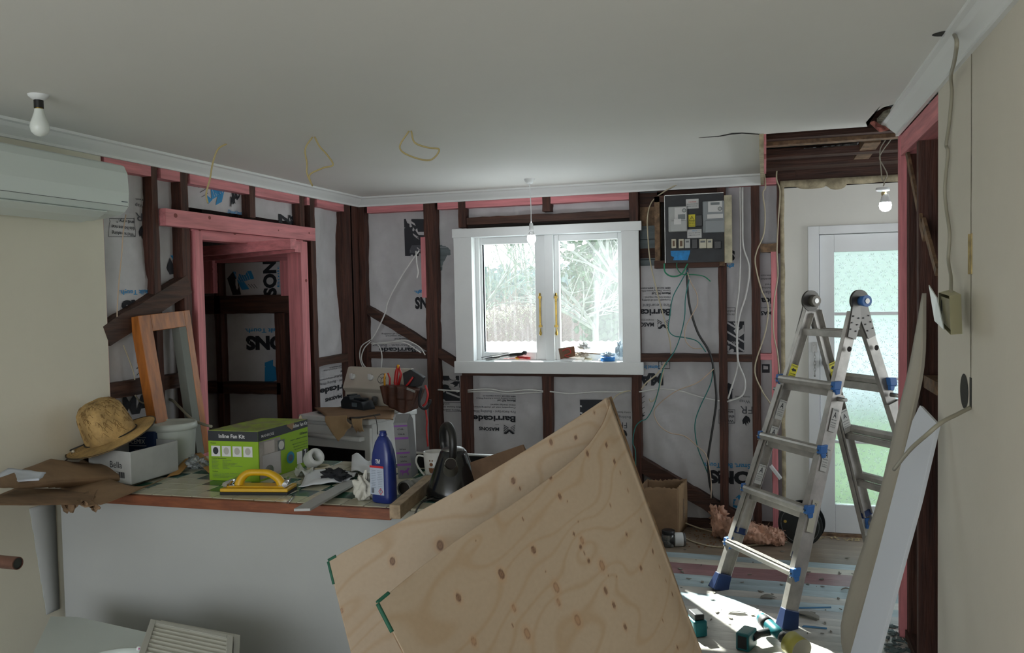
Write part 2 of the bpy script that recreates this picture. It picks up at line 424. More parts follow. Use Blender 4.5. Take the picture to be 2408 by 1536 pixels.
# torn flap edge curling above the lower sheet near the meter board
# ---- back wall framing
def studB(x0px, x1px, ytop, ybot, name='stud', m_=None, full=(False, False), d=.088, sd=0, y0=YB, amp=.004):
    ym = (ytop+ybot)/2
    x0 = on(x0px, ym, 'y', y0).x; x1 = on(x1px, ym, 'y', y0).x
    xm = (x0px+x1px)/2
    z1 = ZC-.001 if full[0] else on(xm, ytop, 'y', y0).z; z0 = 0.0 if full[1] else on(xm, ybot, 'y', y0).z
    g = G(); rough_beam(g, ((x0+x1)/2, y0+d/2, z0), ((x0+x1)/2, y0+d/2, z1), x1-x0, d, (0, 1, 0), amp, max(6, int((z1-z0)/.06)), sd+x0px*.1)
    return obj(name, g, m_ or brownz, wall_back)
def nogB(x0px, x1px, ytop, ybot, name='nogging', m_=None, d=.088, y0=YB+.002, amp=.004, dy=0):
    xm = (x0px+x1px)/2
    A = on(x0px, (ytop+ybot)/2, 'y', y0); B = on(x1px, (ytop+ybot)/2+dy, 'y', y0)
    z0 = on(xm, ybot+dy/2, 'y', y0).z; z1 = on(xm, ytop+dy/2, 'y', y0).z
    g = G(); rough_beam(g, (A.x, y0+d/2, (z0+z1)/2), (B.x, y0+d/2, (z0+z1)/2), z1-z0, d, (0, 1, 0), amp, max(6, int((B.x-A.x)/.06)), x0px*.3)
    return obj(name, g, m_ or brownx, wall_back)
studB(843, 862, 600, 900, full=(True, True), amp=.006)
studB(1002, 1028, 600, 900, full=(True, True), amp=.006)
studB(1077, 1094, 440, 535, full=(True, False))
studB(1084, 1105, 884, 1060, full=(False, True))
studB(1275, 1294, 440, 497, full=(True, False))
studB(1276, 1297, 886, 1060, full=(False, True))
studB(1483, 1504, 600, 900, full=(True, True))
studB(1690, 1709, 640, 900, full=(True, True))
studB(1768, 1788, 640, 900, full=(True, True))
studB(1815, 1829, 592, 1245, m_=pinkz, full=(False, True))
studB(1827, 1836, 420, 595, d=.07)
for a, b in ((862, 1002), (1028, 1077), (1094, 1275), (1294, 1483)):
    g = G(); g.box(xb(a, 470), xb(b, 470), YB+.001, YB+.086, ZC-.118, ZC-.066); obj('top_plate', g, pinkx, wall_back)
A_E = on(1836, 700, 'y', YB).x
g = G(); g.box(xb(1713, 430), xb(1768, 430), YB+.001, YB+.086, zb(1740, 437), zb(1740, 421)); obj('top_plate', g, pinkx, wall_back)
g = G(); g.box(xb(1788, 430), xb(1826, 430), YB+.001, YB+.086, zb(1805, 434), zb(1805, 418)); obj('top_plate', g, pinkx, wall_back)
g = G(); g.box(XL, ox0+.02, YB+.003, YB+.088, ZC-.062, ZC+.05); obj('top_plate', g, brownx, wall_back, label='dark old top plate')
g = G(); g.box(ox0, A_E+.099, YB+.02, YB+.1, ZC-.05, ZC+.12); obj('top_plate', g, brownx, wall_back, label='dark old top plate')
nogB(1097, 1483, 506, 524, dy=-7, amp=.008)            # lintel
nogB(1097, 1483, 522, 545, dy=-7, d=.03, y0=YB+.05, m_=dark_void)  # dark strip painting the shaded gap under the lintel, no timber
nogB(862, 1003, 826, 841, dy=5)
nogB(1504, 1690, 833, 851); nogB(1709, 1768, 835, 851)
nogB(1086, 1503, 876, 886, name='sill_plate')
nogB(1788, 1815, 832, 846, m_=pinkx); nogB(1788, 1828, 572, 592, m_=tan_wood, amp=.008)
g = G(); g.box(XL, DX0-.04, YB+.004, YB+.086, .0, .05); obj('bottom_plate', g, brownx, wall_back)
def brace(parent, pts, w, d, m_, y0=YB-.012, sd=0):
    a, b = [on(*p, 'y', y0) for p in pts]
    g = G(); rough_beam(g, a+Vector((0, d/2, 0)), b+Vector((0, d/2, 0)), w, d, (0, 1, 0), .006, 20, sd); obj('diagonal_brace', g, m_, parent)
brace(wall_back, ((852, 722), (1072, 856)), .062, .07, brownx, YB+.01, 3)
brace(wall_back, ((1500, 1090), (1745, 1232)), .10, .07, brownx, YB+.01, 5)
g = G(); A = on(989, 558, 'y', YB-.01); B = on(1001, 700, 'y', YB-.01); g.box(A.x, B.x+.004, YB-.012, YB+.03, B.z, A.z); obj('pink_packer', g, pinkz, wall_back)
# lining board around the door corner
# ---- entry wall with the door
g = G()
ex0 = on(1836, 800, 'y', YB).x
yE = YB+.0
for x0, x1, z0, z1 in ((ex0+.02, DX0-.03, 0, 2.325), (DX1+.03, 2.6, 0, 2.325), (DX0-.03, DX1+.03, DZ1+.04, 2.325)): g.box(x0, x1, yE, yE+.02, z0, z1)
wall_entry = struct('wall_entry', g, mat('entry_wall_white', (.72, .71, .65), .6, var=.04, vs=2))
g = G(); A = on(1836, 700, 'y', YB).x
def edgef(u, v):
    z = 2.36*u; return Vector((A+(.026+.006*MN.noise(Vector((z*6, 3, 1))))*v, YB-.003-.001*v, z))
g.grid(edgef, 60, 2, thick=(0, .012, 0)); obj('torn_plaster_edge', g, raw_plaster, wall_entry)
g = G()
def edgef(u, v):
    x = A+(2.4-A)*u; n = .012*MN.noise(Vector((x*9, 7, 1))); q = .05 if .22 < u < .30 or .33 < u < .37 else 0
    q = 0
    for c, w_, dpt in ((.30, .10, .018), (.46, .065, .032)):
        if abs(x-c) < w_*.9: q = dpt*math.sqrt(max(0, 1-((x-c)/(w_*.9))**2))
    return Vector((x, YB-.004, 2.375-(.045+n*.4+q)*v))
g.grid(edgef, 160, 1, thick=(0, .01, 0)); obj('torn_plaster_edge', g, raw_plaster, wall_entry)
g = G(); g.box(A+.1, 2.6, YB+.02, YB+.1, 2.33, 2.6); obj('top_plate', g, brownx, wall_entry)
# ---- door
door = thing('door_1', ((DX0+DX1)/2, YB, 0), kind='structure', label='white part-glazed exterior door with patterned glass')
g = G(); f0 = on(1900, 700, 'y', YB).x
zt = on(1900, 533, 'y', YB).z
g.box(f0, DX0, YB-.02, YB+.03, 0, zt); g.box(DX1, DX1+(DX0-f0), YB-.02, YB+.03, 0, zt); g.box(DX0, DX1, YB-.02, YB+.03, DZ1, zt)
obj('door_frame', g, white_gl, door, bevel=.003)
g = G(); s = .11; ds = on(1963, 700, 'y', YB).x-.002
y0, y1 = YB+.012, YB+.05
zz = [on(1963, v, 'y', YB+.02).z for v in (593, 735, 742, 887, 893, 1036, 1042, 1186)]
dx1 = DX1-(ds-DX0)
g.box(DX0+.004, ds, y0, y1, .02, DZ1-.004); g.box(dx1, DX1-.004, y0, y1, .02, DZ1-.004)
g.box(ds, dx1, y0, y1, zz[0], DZ1-.004); g.box(ds, dx1, y0, y1, .02, zz[7])
for i in (1, 3, 5): g.box(ds, dx1, y0+.005, y1, zz[i+1], zz[i])
obj('door_leaf', g, white_gl, door, bevel=.002)
g = G(); g.box(DX0-.02, DX0+.02, YB+.052, YB+.10, 0, DZ1+.03); g.box(DX1-.02, DX1+.02, YB+.052, YB+.10, 0, DZ1+.03); g.box(DX0-.02, DX1+.02, YB+.052, YB+.10, DZ1-.02, DZ1+.05); obj('door_stop', g, white_gl, door)  # stops added behind the leaf to block light leaking round it
g = G(); g.box(DX0, DX1, YB-.01, YB+.09, 0, .018); obj('door_sill', g, tan_wood, door)
pat = mat('patterned_glass', (.30, .37, .37), .45, trans=.8, spec=.4, bump=.6, bs=14)
patn = mat('pressed_glass_needles', (.95, 1, 1), .45, trans=.6)
for i in (0, 2, 4, 6):
    g = G(); g.box(ds, dx1, YB+.028, YB+.032, zz[i+1], zz[i]); pn = obj('glass_pane', g, pat, door)
    g = G(); rr = random.Random(5+i)
    zc = zz[i+1]+.03; row = 0
    while zc < zz[i]:
        xc = ds+.02+(row % 2)*.035
        while xc < dx1:
            a0 = rr.uniform(0, 1)
            for k in range(9):
                a = a0+k*2*math.pi/9; l = .018+.012*rr.random(); r0 = .006
                if a % (2*math.pi) > 5.6: continue
                c, s_ = math.cos(a), math.sin(a); w_ = .0032
                p0 = Vector((xc+c*r0, YB+.0275, zc+s_*r0)); p1 = Vector((xc+c*(r0+l), YB+.0275, zc+s_*(r0+l))); pm = (p0+p1)/2; sd_ = Vector((-s_, 0, c))*w_
                if p1.x < ds or p1.x > dx1 or p1.z > zz[i] or p1.z < zz[i+1]: continue
                g.add([p0, pm+sd_, p1, pm-sd_, pm+Vector((0, -.003, 0))], [(0, 1, 4), (1, 2, 4), (2, 3, 4), (3, 0, 4)])
            xc += .07
        zc += .055; row += 1
    if g.v:
        o = obj('glass_relief', g, patn, pn); o['kind'] = 'stuff'
# door furniture: chain, bolt, knob
brass = mat('brass', (.55, .38, .10), .3, 1.0, var=.3, vs=20); steel = mat('worn_steel', (.42, .42, .40), .35, 1.0, var=.2, vs=12)
g = G(); A = on(1916, 816, 'y', YB-.03); g.box(A.x-.016, A.x+.016, YB-.028, YB-.02, A.z-.035, A.z+.03); g.cyl((A.x, YB-.03, A.z+.005), (A.x, YB-.045, A.z+.005), .009)
obj('chain_plate', g, steel, door)
g = G()
for k in range(7):
    z = A.z-.045-k*.021; pts = []
    for j in range(13):
        t = 2*math.pi*j/12; u, v = .006*math.cos(t), .013*math.sin(t)
        pts.append((A.x+(u if k % 2 else 0), YB-.03+(0 if k % 2 else u), z+v))
    g.tube(pts, .0018, 6)
g.sph((A.x, YB-.03, A.z-.045-7*.021), .007)
obj('safety_chain', g, steel, door)
g = G(); A = on(1918, 700, 'y', YB); g.box(A.x-.012, A.x+.012, YB-.034, YB-.02, A.z-.02, A.z+.022); g.cyl((A.x, YB-.034, A.z+.01), (A.x, YB-.05, A.z+.01), .006); obj('door_bolt', g, steel, door)
g = G(); A = on(1943, 853, 'y', YB); g.lathe([(.028, 0), (.028, -.006), (.012, -.01), (.012, -.03), (.026, -.042), (.028, -.055), (.018, -.066), (.001, -.067)], o=(A.x, YB+.012, A.z), ax='y'); obj('door_knob', g, steel, door)
# ---- window
win = thing('window_1', ((WX0+WX1)/2, YB, WZ0), kind='structure', label='white painted timber window with two casements')
def bx(px, py, y): return on(px, py, 'y', y)
g = G()
a = bx(1062, 538, YB-.03); b = bx(1508, 516, YB-.03); c = bx(1097, 565, YB-.03); d = bx(1468, 549, YB-.03)
g.box(a.x, b.x, YB-.030, YB+.0, WZ1, a.z-.004); obj('head_architrave', g, white_gl, win, bevel=.003)
g = G(); g.box(bx(1069, 700, YB-.02).x, WX0, YB-.022, YB, WZ0-.03, WZ1+.002); obj('side_architrave', g, white_gl, win, bevel=.003)
g = G(); g.box(WX1, bx(1504, 700, YB-.02).x, YB-.022, YB, WZ0-.03, WZ1+.002); obj('side_architrave', g, white_gl, win, bevel=.003)
g = G(); g.box(bx(1068, 860, YB-.03).x, bx(1513, 860, YB-.03).x, YB-.032, YB, bx(1300, 880, YB-.03).z, bx(1300, 851, YB-.03).z); obj('sill_apron', g, white_gl, win, bevel=.004)
WZS = bx(1300, 851, YB-.03).z+.002
g = G(); g.box(WX0-.02, WX1+.02, YB-.02, YB+.14, WZS-.03, WZS); obj('window_sill', g, white_gl, win)
g = G(); g.box(WX0-.025, WX0, YB, YB+.15, WZS, WZ1); g.box(WX1, WX1+.025, YB, YB+.15, WZS, WZ1); g.box(WX0-.025, WX1+.025, YB, YB+.15, WZ1, WZ1+.025)
g.box(WX0, WX0+.03, YB+.06, YB+.15, WZS, WZ1); g.box(WX0+.03, WX0+.045, YB+.085, YB+.15, WZS, WZ1)
obj('window_frame', g, white_gl, win, bevel=.002)
YG = YB+.115
mx0, mx1 = bx(1283, 700, YB+.07).x, bx(1303, 700, YB+.07).x
g = G(); g.box(mx0, mx1, YB+.055, YB+.15, WZS, WZ1); obj('mullion', g, white_gl, win, bevel=.002)
glass = mat('window_glass', (1, 1, 1), .0, trans=1, spec=.3)
def pane_mat():
    m = bpy.data.materials.new('clear_glass'); m.use_nodes = True; N = m.node_tree.nodes; L = m.node_tree.links; N.clear()
    o = N.new('ShaderNodeOutputMaterial'); t = N.new('ShaderNodeBsdfTransparent'); gl = N.new('ShaderNodeBsdfGlossy'); mx = N.new('ShaderNodeMixShader'); di = N.new('ShaderNodeBsdfTranslucent'); m2 = N.new('ShaderNodeMixShader')
    t.inputs[0].default_value = (.94, .97, .96, 1); gl.inputs['Roughness'].default_value = .02; mx.inputs[0].default_value = .05
    tc = N.new('ShaderNodeTexCoord'); mp = N.new('ShaderNodeMapping'); mp.inputs['Scale'].default_value = (26, 1, 1.6); n = N.new('ShaderNodeTexNoise'); n.inputs['Scale'].default_value = 2; cr = N.new('ShaderNodeMapRange')
    cr.inputs[1].default_value = .52; cr.inputs[2].default_value = .8; cr.inputs[3].default_value = .02; cr.inputs[4].default_value = .04
    L.new(tc.outputs['Object'], mp.inputs[0]); L.new(mp.outputs[0], n.inputs[0]); L.new(n.outputs[0], cr.inputs[0]); L.new(cr.outputs[0], m2.inputs[0])
    di.inputs[0].default_value = (.9, .95, 1, 1)
    L.new(t.outputs[0], mx.inputs[1]); L.new(gl.outputs[0], mx.inputs[2]); L.new(mx.outputs[0], m2.inputs[1]); L.new(di.outputs[0], m2.inputs[2]); L.new(m2.outputs[0], o.inputs[0])
    return m
glass = pane_mat()
for (x0, x1, gx0, gx1, t_, b_) in ((WX0+.045, mx0, 1131, 1262, 576, 828), (mx1, WX1, 1314, 1456, 567, 830)):
    A = bx(gx0, t_, YG-.02); B = bx(gx1, b_, YG-.02)
    g = G(); y0, y1 = YG-.025, YG+.02
    z0, z1 = WZS, WZ1
    g.box(x0, A.x, y0, y1, z0, z1); g.box(B.x, x1, y0, y1, z0, z1); g.box(A.x, B.x, y0, y1, A.z, z1); g.box(A.x, B.x, y0, y1, z0, B.z)
    sash = obj('sash', g, white_gl, win, bevel=.004)
    g = G(); g.box(A.x, B.x, YG, YG+.003, B.z, A.z); obj('pane', g, glass, sash)
for px in (1267, 1305):
    t_ = bx(px, 690, YB+.04); b_ = bx(px, 790, YB+.04); xx = t_.x; yy = YB+.075
    g = G(); g.box(xx-.006, xx+.006, yy-.012, yy-.004, b_.z+.06, t_.z-.012)
    g.lathe([(.001, .0), (.010, .006), (.006, .018), (.008, .022)], 14, (xx, yy-.008, t_.z-.02))
    for zz_ in (t_.z-.03, b_.z+.07): g.box(xx-.011, xx+.011, yy-.016, yy+.01, zz_-.008, zz_+.008)
    for k in range(4): g.sph((xx, yy-.013, b_.z+.10+k*.05), .0035, 8)
    g.lathe([(.001, 0), (.009, .006), (.011, .018), (.006, .034), (.004, .055)], 14, (xx, yy-.008, b_.z))
    obj('casement_stay', g, brass, win)
# ---- left wall
wallm = G(); yPl = on(250, 700, 'x', XL).y
wallm.box(XL-.012, XL, -3.1, yPl, 0, ZC)
wall_left = struct('wall_left', wallm, cream)
g = G()
def le(u, v):
    z = ZC*u; return Vector((XL+.0005-.013*v, yPl+.003*MN.noise(Vector((z*9, 1, 1))), z))
g.grid(le, 60, 1); obj('torn_plaster_edge', g, pinkz, wall_left)
g = G(); g.box(XL-.02, XL-.012, -3.1, yPl-.01, 0, ZC); obj('lining_board', g, brownz, wall_left)
JY0, JY1, JZ = yl(478), yl(697), on(600, 575, 'x', XL).z
wrap_panel('L', yPl-.35, yl(440), 0, 2.42, wall_left)
wrap_panel('L', yl(440), yl(735), on(560, 500, 'x', XL).z, 2.42, wall_left)
wrap_panel('L', yl(738), YB, 0, 2.42, wall_left)
def studL(x0px, x1px, ytop, ybot, name='stud', m_=None, full=(False, False), d=.066, x0=XL, amp=.004, ww=None):
    ym = (ytop+ybot)/2; a = on(x0px, ym, 'x', x0).y; b = on(x1px, ym, 'x', x0).y; xm = (x0px+x1px)/2
    if ww: a = b-ww
    z1 = ZC-.001 if full[0] else on(xm, ytop, 'x', x0).z; z0 = 0. if full[1] else on(xm, ybot, 'x', x0).z
    g = G(); rough_beam(g, (x0-d/2, (a+b)/2, z0), (x0-d/2, (a+b)/2, z1), b-a, d, (1, 0, 0), amp, max(6, int((z1-z0)/.06)), x0px*.17)
    return obj(name, g, m_ or brownz, wall_left)
def nogL(a, b, za, zb_, h, name='nogging', m_=None, d=.062, x0=XL-.002, amp=.004):
    g = G(); rough_beam(g, (x0-d/2, a, za), (x0-d/2, b, zb_), h, d, (1, 0, 0), amp, max(6, int((b-a)/.06)), a*3)
    return obj(name, g, m_ or browny, wall_left)
studL(364, 378, 400, 900, full=(True, True), amp=.006)
studL(432, 449, 400, 900, full=(True, True), amp=.006)
zh1 = on(560, 495+22, 'x', XL).z
studL(587, 600, 415, 512, full=(True, False), d=.13)
studL(711, 722, 500, 900, full=(True, True), amp=.006)
studL(735, 746, 500, 900, full=(True, True), amp=.006)
studL(815, 832, 500, 900, full=(True, True), d=.10, amp=.008); studL(829, 846, 500, 900, full=(True, True), d=.09)
bnds = [yl(246, 400), yl(364, 400), yl(378, 400), yl(432, 400), yl(448, 430), yl(587, 440), yl(600, 440), yl(712, 460), yl(722, 460), yl(735, 460), yl(746, 470), yl(828, 480)]
for i in range(0, 12, 2):
    g = G(); g.box(XL-.086, XL-.001, bnds[i], bnds[i+1], ZC-.122, ZC-.064); obj('top_plate', g, pinky, wall_left)
g = G(); g.box(XL-.088, XL-.003, yPl, YB, ZC-.064, ZC+.05); obj('top_plate', g, browny, wall_left, label='dark old top plate')
a, b = on(388, 510, 'x', XL+.03), on(740, 552, 'x', XL+.03)
g = G(); zt_ = on(388, 490, 'x', XL+.03).z; zb2 = on(388, 530, 'x', XL+.03).z
g.box(XL-.01, XL+.035, a.y, b.y, zb2, zt_); obj('lintel', g, pinky, wall_left)
for kx in (.06, .30, .66, .93):
    pass
zt2 = zb2-.002; zb3 = on(600, 568, 'x', XL).z-.01
g = G(); g.box(XL-.08, XL+.002, yl(457), yl(716), JZ+.045, zt2); obj('lintel', g, pinky, wall_left)
g = G(); g.box(XL-.09, XL+.012, yl(472), yl(716), JZ, JZ+.045); obj('door_head', g, pinky, wall_left)
g = G(); g.box(XL-.09, XL+.014, yl(459), yl(476), 0, JZ+.047); obj('door_jamb', g, pinkz, wall_left)
g = G(); g.box(XL-.09, XL+.014, yl(706), yl(722), 0, JZ+.047); obj('door_jamb', g, pinkz, wall_left)
for (px, py, rr_, xx) in ((413, 507, .012, XL+.0355), (493, 512, .010, XL+.0355), (655, 542, .006, XL+.0355), (727, 548, .007, XL+.0355), (470, 545, .011, XL+.0025), (552, 549, .010, XL+.0025), (720, 660, .012, XL+.0145)):
    c = on(px, py, 'x', xx); g = G(); vs = [(xx, c.y+rr_*math.cos(t)*1.2, c.z+rr_*math.sin(t)) for t in [q*math.pi/8 for q in range(16)]]; g.add(vs, [tuple(range(16))]); obj('knot', g, knotm, wall_left, normals=False)
# noggings and brace
zn = on(330, 910, 'x', XL).z; nogL(yl(258, 905), yl(365, 900), zn, zn, .075); nogL(yl(378), yl(432), zn, zn, .075)
zn = on(790, 846, 'x', XL).z; nogL(yl(746), yl(818), zn, zn, .06, amp=.007)
a = on(250, 790, 'x', XL); b = on(445, 668, 'x', XL)
nogL(a.y, b.y, a.z, b.z, .105, name='diagonal_brace', amp=.008, x0=XL+.003)
# ---- alcove seen through the pink doorway
AX0 = -3.98
g = G(); g.box(AX0-.03, AX0, 3.4, YA+.05, 0, ZC); alc = struct('wall_alcove', g, brownz)
g = G(); g.box(AX0, XL-.085, YA+.03, YA+.05, 0, ZC); obj('alcove_lining', g, brownz, alc)
g = G(); g.box(AX0, XL-.085, 3.4, YA+.05, ZC-.02, ZC+.0); obj('alcove_ceiling', g, brownx, alc)
g = G(); g.box(AX0, XL-.085, 3.4, 3.42, 0, ZC); obj('alcove_lining', g, brownz, alc)
g = G()
wrap_panel('A', AX0, XL-.07, .0, 2.4, alc)
YF = YA-.085
def sA(x0p, x1p, t_, b_, m_, nm='stud', fullb=False, d=.075, y0=YF):
    A = on(x0p, t_, 'y', y0); B = on(x1p, b_, 'y', y0); g = G()
    z0 = 0 if fullb else B.z
    if (B.x-A.x) > (A.z-z0): rough_beam(g, (A.x, y0+d/2, (A.z+z0)/2), (B.x, y0+d/2, (A.z+z0)/2), A.z-z0, d, (0, 1, 0), .004, 16, x0p)
    else: rough_beam(g, ((A.x+B.x)/2, y0+d/2, z0), ((A.x+B.x)/2, y0+d/2, A.z), B.x-A.x, d, (0, 1, 0), .005, 24, x0p)
    obj(nm, g, m_, alc)
sA(500, 527, 600, 1000, brownz, fullb=True); sA(645, 676, 735, 1000, brownz, fullb=True)
sA(480, 700, 697, 736, brownx, 'nogging'); sA(480, 660, 898, 928, brownx, 'nogging')
sA(470, 502, 612, 690, pinkz, 'stud', y0=YF-.05); sA(657, 700, 590, 695, pinkz, 'stud', y0=YF-.01)
sA(475, 700, 590, 612, pinkx, 'nogging', y0=YF-.02)
g = G(); A = on(480, 606, 'y', YF-.3); B = on(700, 584, 'y', YF-.55); g.beam(A, B+Vector((0, 0, 0)), .045, .05); obj('pink_rail', g, pinkx, alc)
g = G(); A = on(470, 592, 'y', YF-.6); B = on(690, 574, 'y', YF-.85); g.beam(A, B, .045, .06); obj('pink_rail', g, pinkx, alc)
# ---- right wall
yS = on(2206, 400, 'x', XR).y
g = G(); HB = on(2268, 920, 'x', XR)
g.box(XR, XR+.012, -3.1, yS, 0, ZC)
wall_right = struct('wall_right', g, creamr)
HALL = True
g = G()
cy0 = on(2284, 500, 'x', XR).y
def cr(u, v):
    z = on(2285, 110, 'x', XR).z*(1-u)+on(2283, 960, 'x', XR).z*u
    return Vector((XR-.0008, cy0+.004*MN.noise(Vector((z*5, 2, 2)))+(v-.5)*(.006+.008*abs(MN.noise(Vector((z*3.7, 8, 1))))), z))
g.grid(cr, 80, 1); obj('plaster_crack', g, mat('crack_shadow', (.13, .11, .08), .95, var=.6, vs=14, col2=(.36, .33, .24)), wall_right)
g = G(); a = on(2280, 550, 'x', XR-.003); b = on(2280, 645, 'x', XR-.003); g.box(XR-.003, XR, a.y-.022, a.y+.022, b.z, a.z); obj('bare_timber_strip', g, mat('bare_pale_strip', (.45, .34, .14), .8, var=.4, vs=25), wall_right)
# round cable hole and slot
g = G(); r = .055
g.lathe([(r, -.0012), (r-.004, -.0016), (r-.006, -.0005)], 40, (XR, HB.y, HB.z), 'x'); 
vs = [(XR-.0012, HB.y+(r-.004)*math.cos(t), HB.z+(r-.004)*math.sin(t)) for t in [k*2*math.pi/40 for k in range(40)]]
g.add(vs, [tuple(range(40))]); obj('cable_hole', g, mat('hole_dark', (.035, .035, .03), .95), wall_right, normals=False)
g = G(); SB = on(2283, 915, 'x', XR); z0, z1 = on(2283, 958, 'x', XR).z, on(2283, 888, 'x', XR).z; g.box(XR-.001, XR+.001, SB.y-.013, SB.y+.013, z0, z1); obj('cable_slot', g, MATS['hole_dark'], wall_right)
# framing exposed between the plaster and the pink end stud
def stR(x0px, x1px, m_, d=.09, z0=0, z1=ZC-.06, x0=XR+.012, y=None):
    a = y[0] if y else on(x1px, 800, 'x', XR).y; b = y[1] if y else on(x0px, 800, 'x', XR).y
    g = G(); rough_beam(g, (x0+d/2, (a+b)/2, z0), (x0+d/2, (a+b)/2, z1), b-a, d, (1, 0, 0), .003, 30, x0px*.1); return obj('stud', g, m_, wall_right)
yP = on(2112, 800, 'x', XR).y
g = G(); g.box(XR+.0, XR+.045, yP-.045, yP, 0, ZC-.02); obj('end_stud', g, pinkz, wall_right)
stR(0, 0, brownz, y=(yP-.10, yP-.052), x0=XR+.03, d=.12)
stR(0, 0, brownz, y=(3.78, 3.825)); stR(0, 0, brownz, y=(yS+.01, yS+.055))
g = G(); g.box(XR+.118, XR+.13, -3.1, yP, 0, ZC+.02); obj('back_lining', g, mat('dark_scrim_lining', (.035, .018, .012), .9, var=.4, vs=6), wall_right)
g = G(); g.box(XR+.005, XR+.10, yS+.02, yP-.05, ZC-.165, ZC-.072); obj('top_plate', g, pinky, wall_right)
g = G(); g.box(XR+.02, XR+.1, yS+.02, yP-.06, 0, .045); obj('bottom_plate', g, browny, wall_right)
for (pa, pb) in (((2120, 865), (2135, 905)), ((2168, 880), (2202, 930))):
    A = on(*pa, 'x', XR+.03); B = on(*pb, 'x', XR+.03); g = G(); g.box(XR+.03, XR+.1, B.y, A.y, B.z, A.z); obj('nogging', g, tan_wood, wall_right)
for (pa, pb) in (((2128, 330), (2174, 560)), ((2172, 520), (2204, 640))):
    A = on(*pa, 'x', XR+.02); B = on(*pb, 'x', XR+.02); g = G(); g.beam(A, B, .035, .012, (1, 0, 0)); obj('lath_strip', g, tan_wood, wall_right)
# ---- shell outside the view: rear wall with a wide opening added to fill the room with daylight, far side walls
g = G()
for x0, x1, z0, z1 in ((-4.2, -3.2, 0, 3.1), (2.2, 2.6, 0, 3.1), (-3.2, 2.2, 0, .2), (-3.2, 2.2, 2.42, 3.1)): g.box(x0, x1, -3.15, -3.05, z0, z1)
struct('wall_rear', g, cream)
g = G(); g.box(-4.25, -4.15, -3.15, 5.97, 0, 3.15); struct('wall_outer_left', g, brownz)
g = G()
for y0_, y1_, z0_, z1_ in ((-3.15, 4.25, 0, 3.15), (5.65, 5.97, 0, 3.15), (4.25, 5.65, 0, .85), (4.25, 5.65, 2.15, 3.15)): g.box(2.55, 2.65, y0_, y1_, z0_, z1_)  # gap in this unseen wall added to brighten the entry
struct('wall_outer_right', g, ceil_m)
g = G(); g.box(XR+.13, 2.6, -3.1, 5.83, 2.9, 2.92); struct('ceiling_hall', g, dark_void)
# ================================================================ PRINT ON THE WRAP
PR = {}
def pg(wall, mname):
    k = (wall, mname)
    if k not in PR: PR[k] = G()
    return PR[k]
WP = dict(B=('y', WYB, wB, 0), L=('x', WXL, wL, 1), A=('y', YA, wA, 0))
def wco(wall, px, py):
    ax, v, fn, i = WP[wall]; P = on(px, py, ax, v); return P[i], P.z
def wt(wall, s, x0, x1, y, h, mn='ink', bold=0.0, flip=True, rot=0, lift=.004, shear=0, y1=None):
    """a line of print between photo columns x0..x1 centred on row y, cap height h"""
    ax, v, fn, i = WP[wall]
    if rot:
        a, z = wco(wall, (x0+x1)/2, y); zA = wco(wall, (x0+x1)/2, y-h/2)[1]; zB = wco(wall, (x0+x1)/2, y+h/2)[1]
        Wd = abs(zA-zB); a0 = wco(wall, x0, y)[0]; a1 = wco(wall, x1, y)[0]; H = abs(a1-a0)
        f = lambda u, w: fn(a-w*rot, z+u*rot, lift)
        gtext(pg(wall, mn), s, f, H, bold, Wd); return
    a0, z = wco(wall, x0, y); a1, z1 = wco(wall, x1, y1 or y); zt = wco(wall, (x0+x1)/2, (y+(y1 or y))/2-h/2)[1]; zb_ = wco(wall, (x0+x1)/2, (y+(y1 or y))/2+h/2)[1]
    H = zt-zb_; ca = (a0+a1)/2; cz = (z+z1)/2; sl = (z1-z)/(a1-a0) if y1 else 0
    sg = -1 if flip else 1
    f = lambda u, w: fn(ca+sg*u, cz+sg*w+sl*sg*u, lift)
    gtext(pg(wall, mn), s, f, H, bold, abs(a1-a0), shear)
def wp(wall, pts, mn='ink', lift=.003):
    ax, v, fn, i = WP[wall]
    P = [fn(*wco(wall, *p), lift) for p in pts]
    # drop into triangles by the polygon itself
    pg(wall, mn).add(P, [tuple(range(len(P)))])
def wline(wall, p, q, w, mn='ink', lift=.0035):
    p = np.array(p, float); q = np.array(q, float); n = 6; d = (q-p); L = np.hypot(*d); nn = np.array([-d[1], d[0]])/L*w/2
    for k in range(n):
        a = p+d*k/n; b = p+d*(k+1)/n
        wp(wall, [a+nn, b+nn, b-nn, a-nn], mn, lift)
def logo_mark(wall, x0, y0, x1, y1, m1='ink', m2='ink'):
    """upside-down house mark: hatched diamonds and a dark chevron"""
    X = lambda t: x0+(x1-x0)*t; Y = lambda t: y0+(y1-y0)*t
    for k in range(5):
        t = .04+k*.17; wp(wall, [(X(0), Y(t)), (X(.42), Y(t+.30)), (X(.42), Y(t+.38)), (X(0), Y(t+.08))] if t+.38 < 1 else [(X(0), Y(t)), (X(.30), Y(t+.2)), (X(.30), Y(min(1, t+.28))), (X(0), Y(min(1, t+.08)))], m2)
        wp(wall, [(X(1), Y(t)), (X(.58), Y(t+.30)), (X(.58), Y(t+.35)), (X(1), Y(t+.05))] if t+.35 < 1 else [(X(1), Y(t)), (X(.8), Y(t+.15)), (X(.8), Y(min(1, t+.19))), (X(1), Y(min(1, t+.05)))], m2)
    wp(wall, [(X(.5), Y(.50)), (X(1), Y(.95)), (X(.78), Y(1)), (X(.5), Y(.72)), (X(.22), Y(1)), (X(0), Y(.95))], m1, .0045)
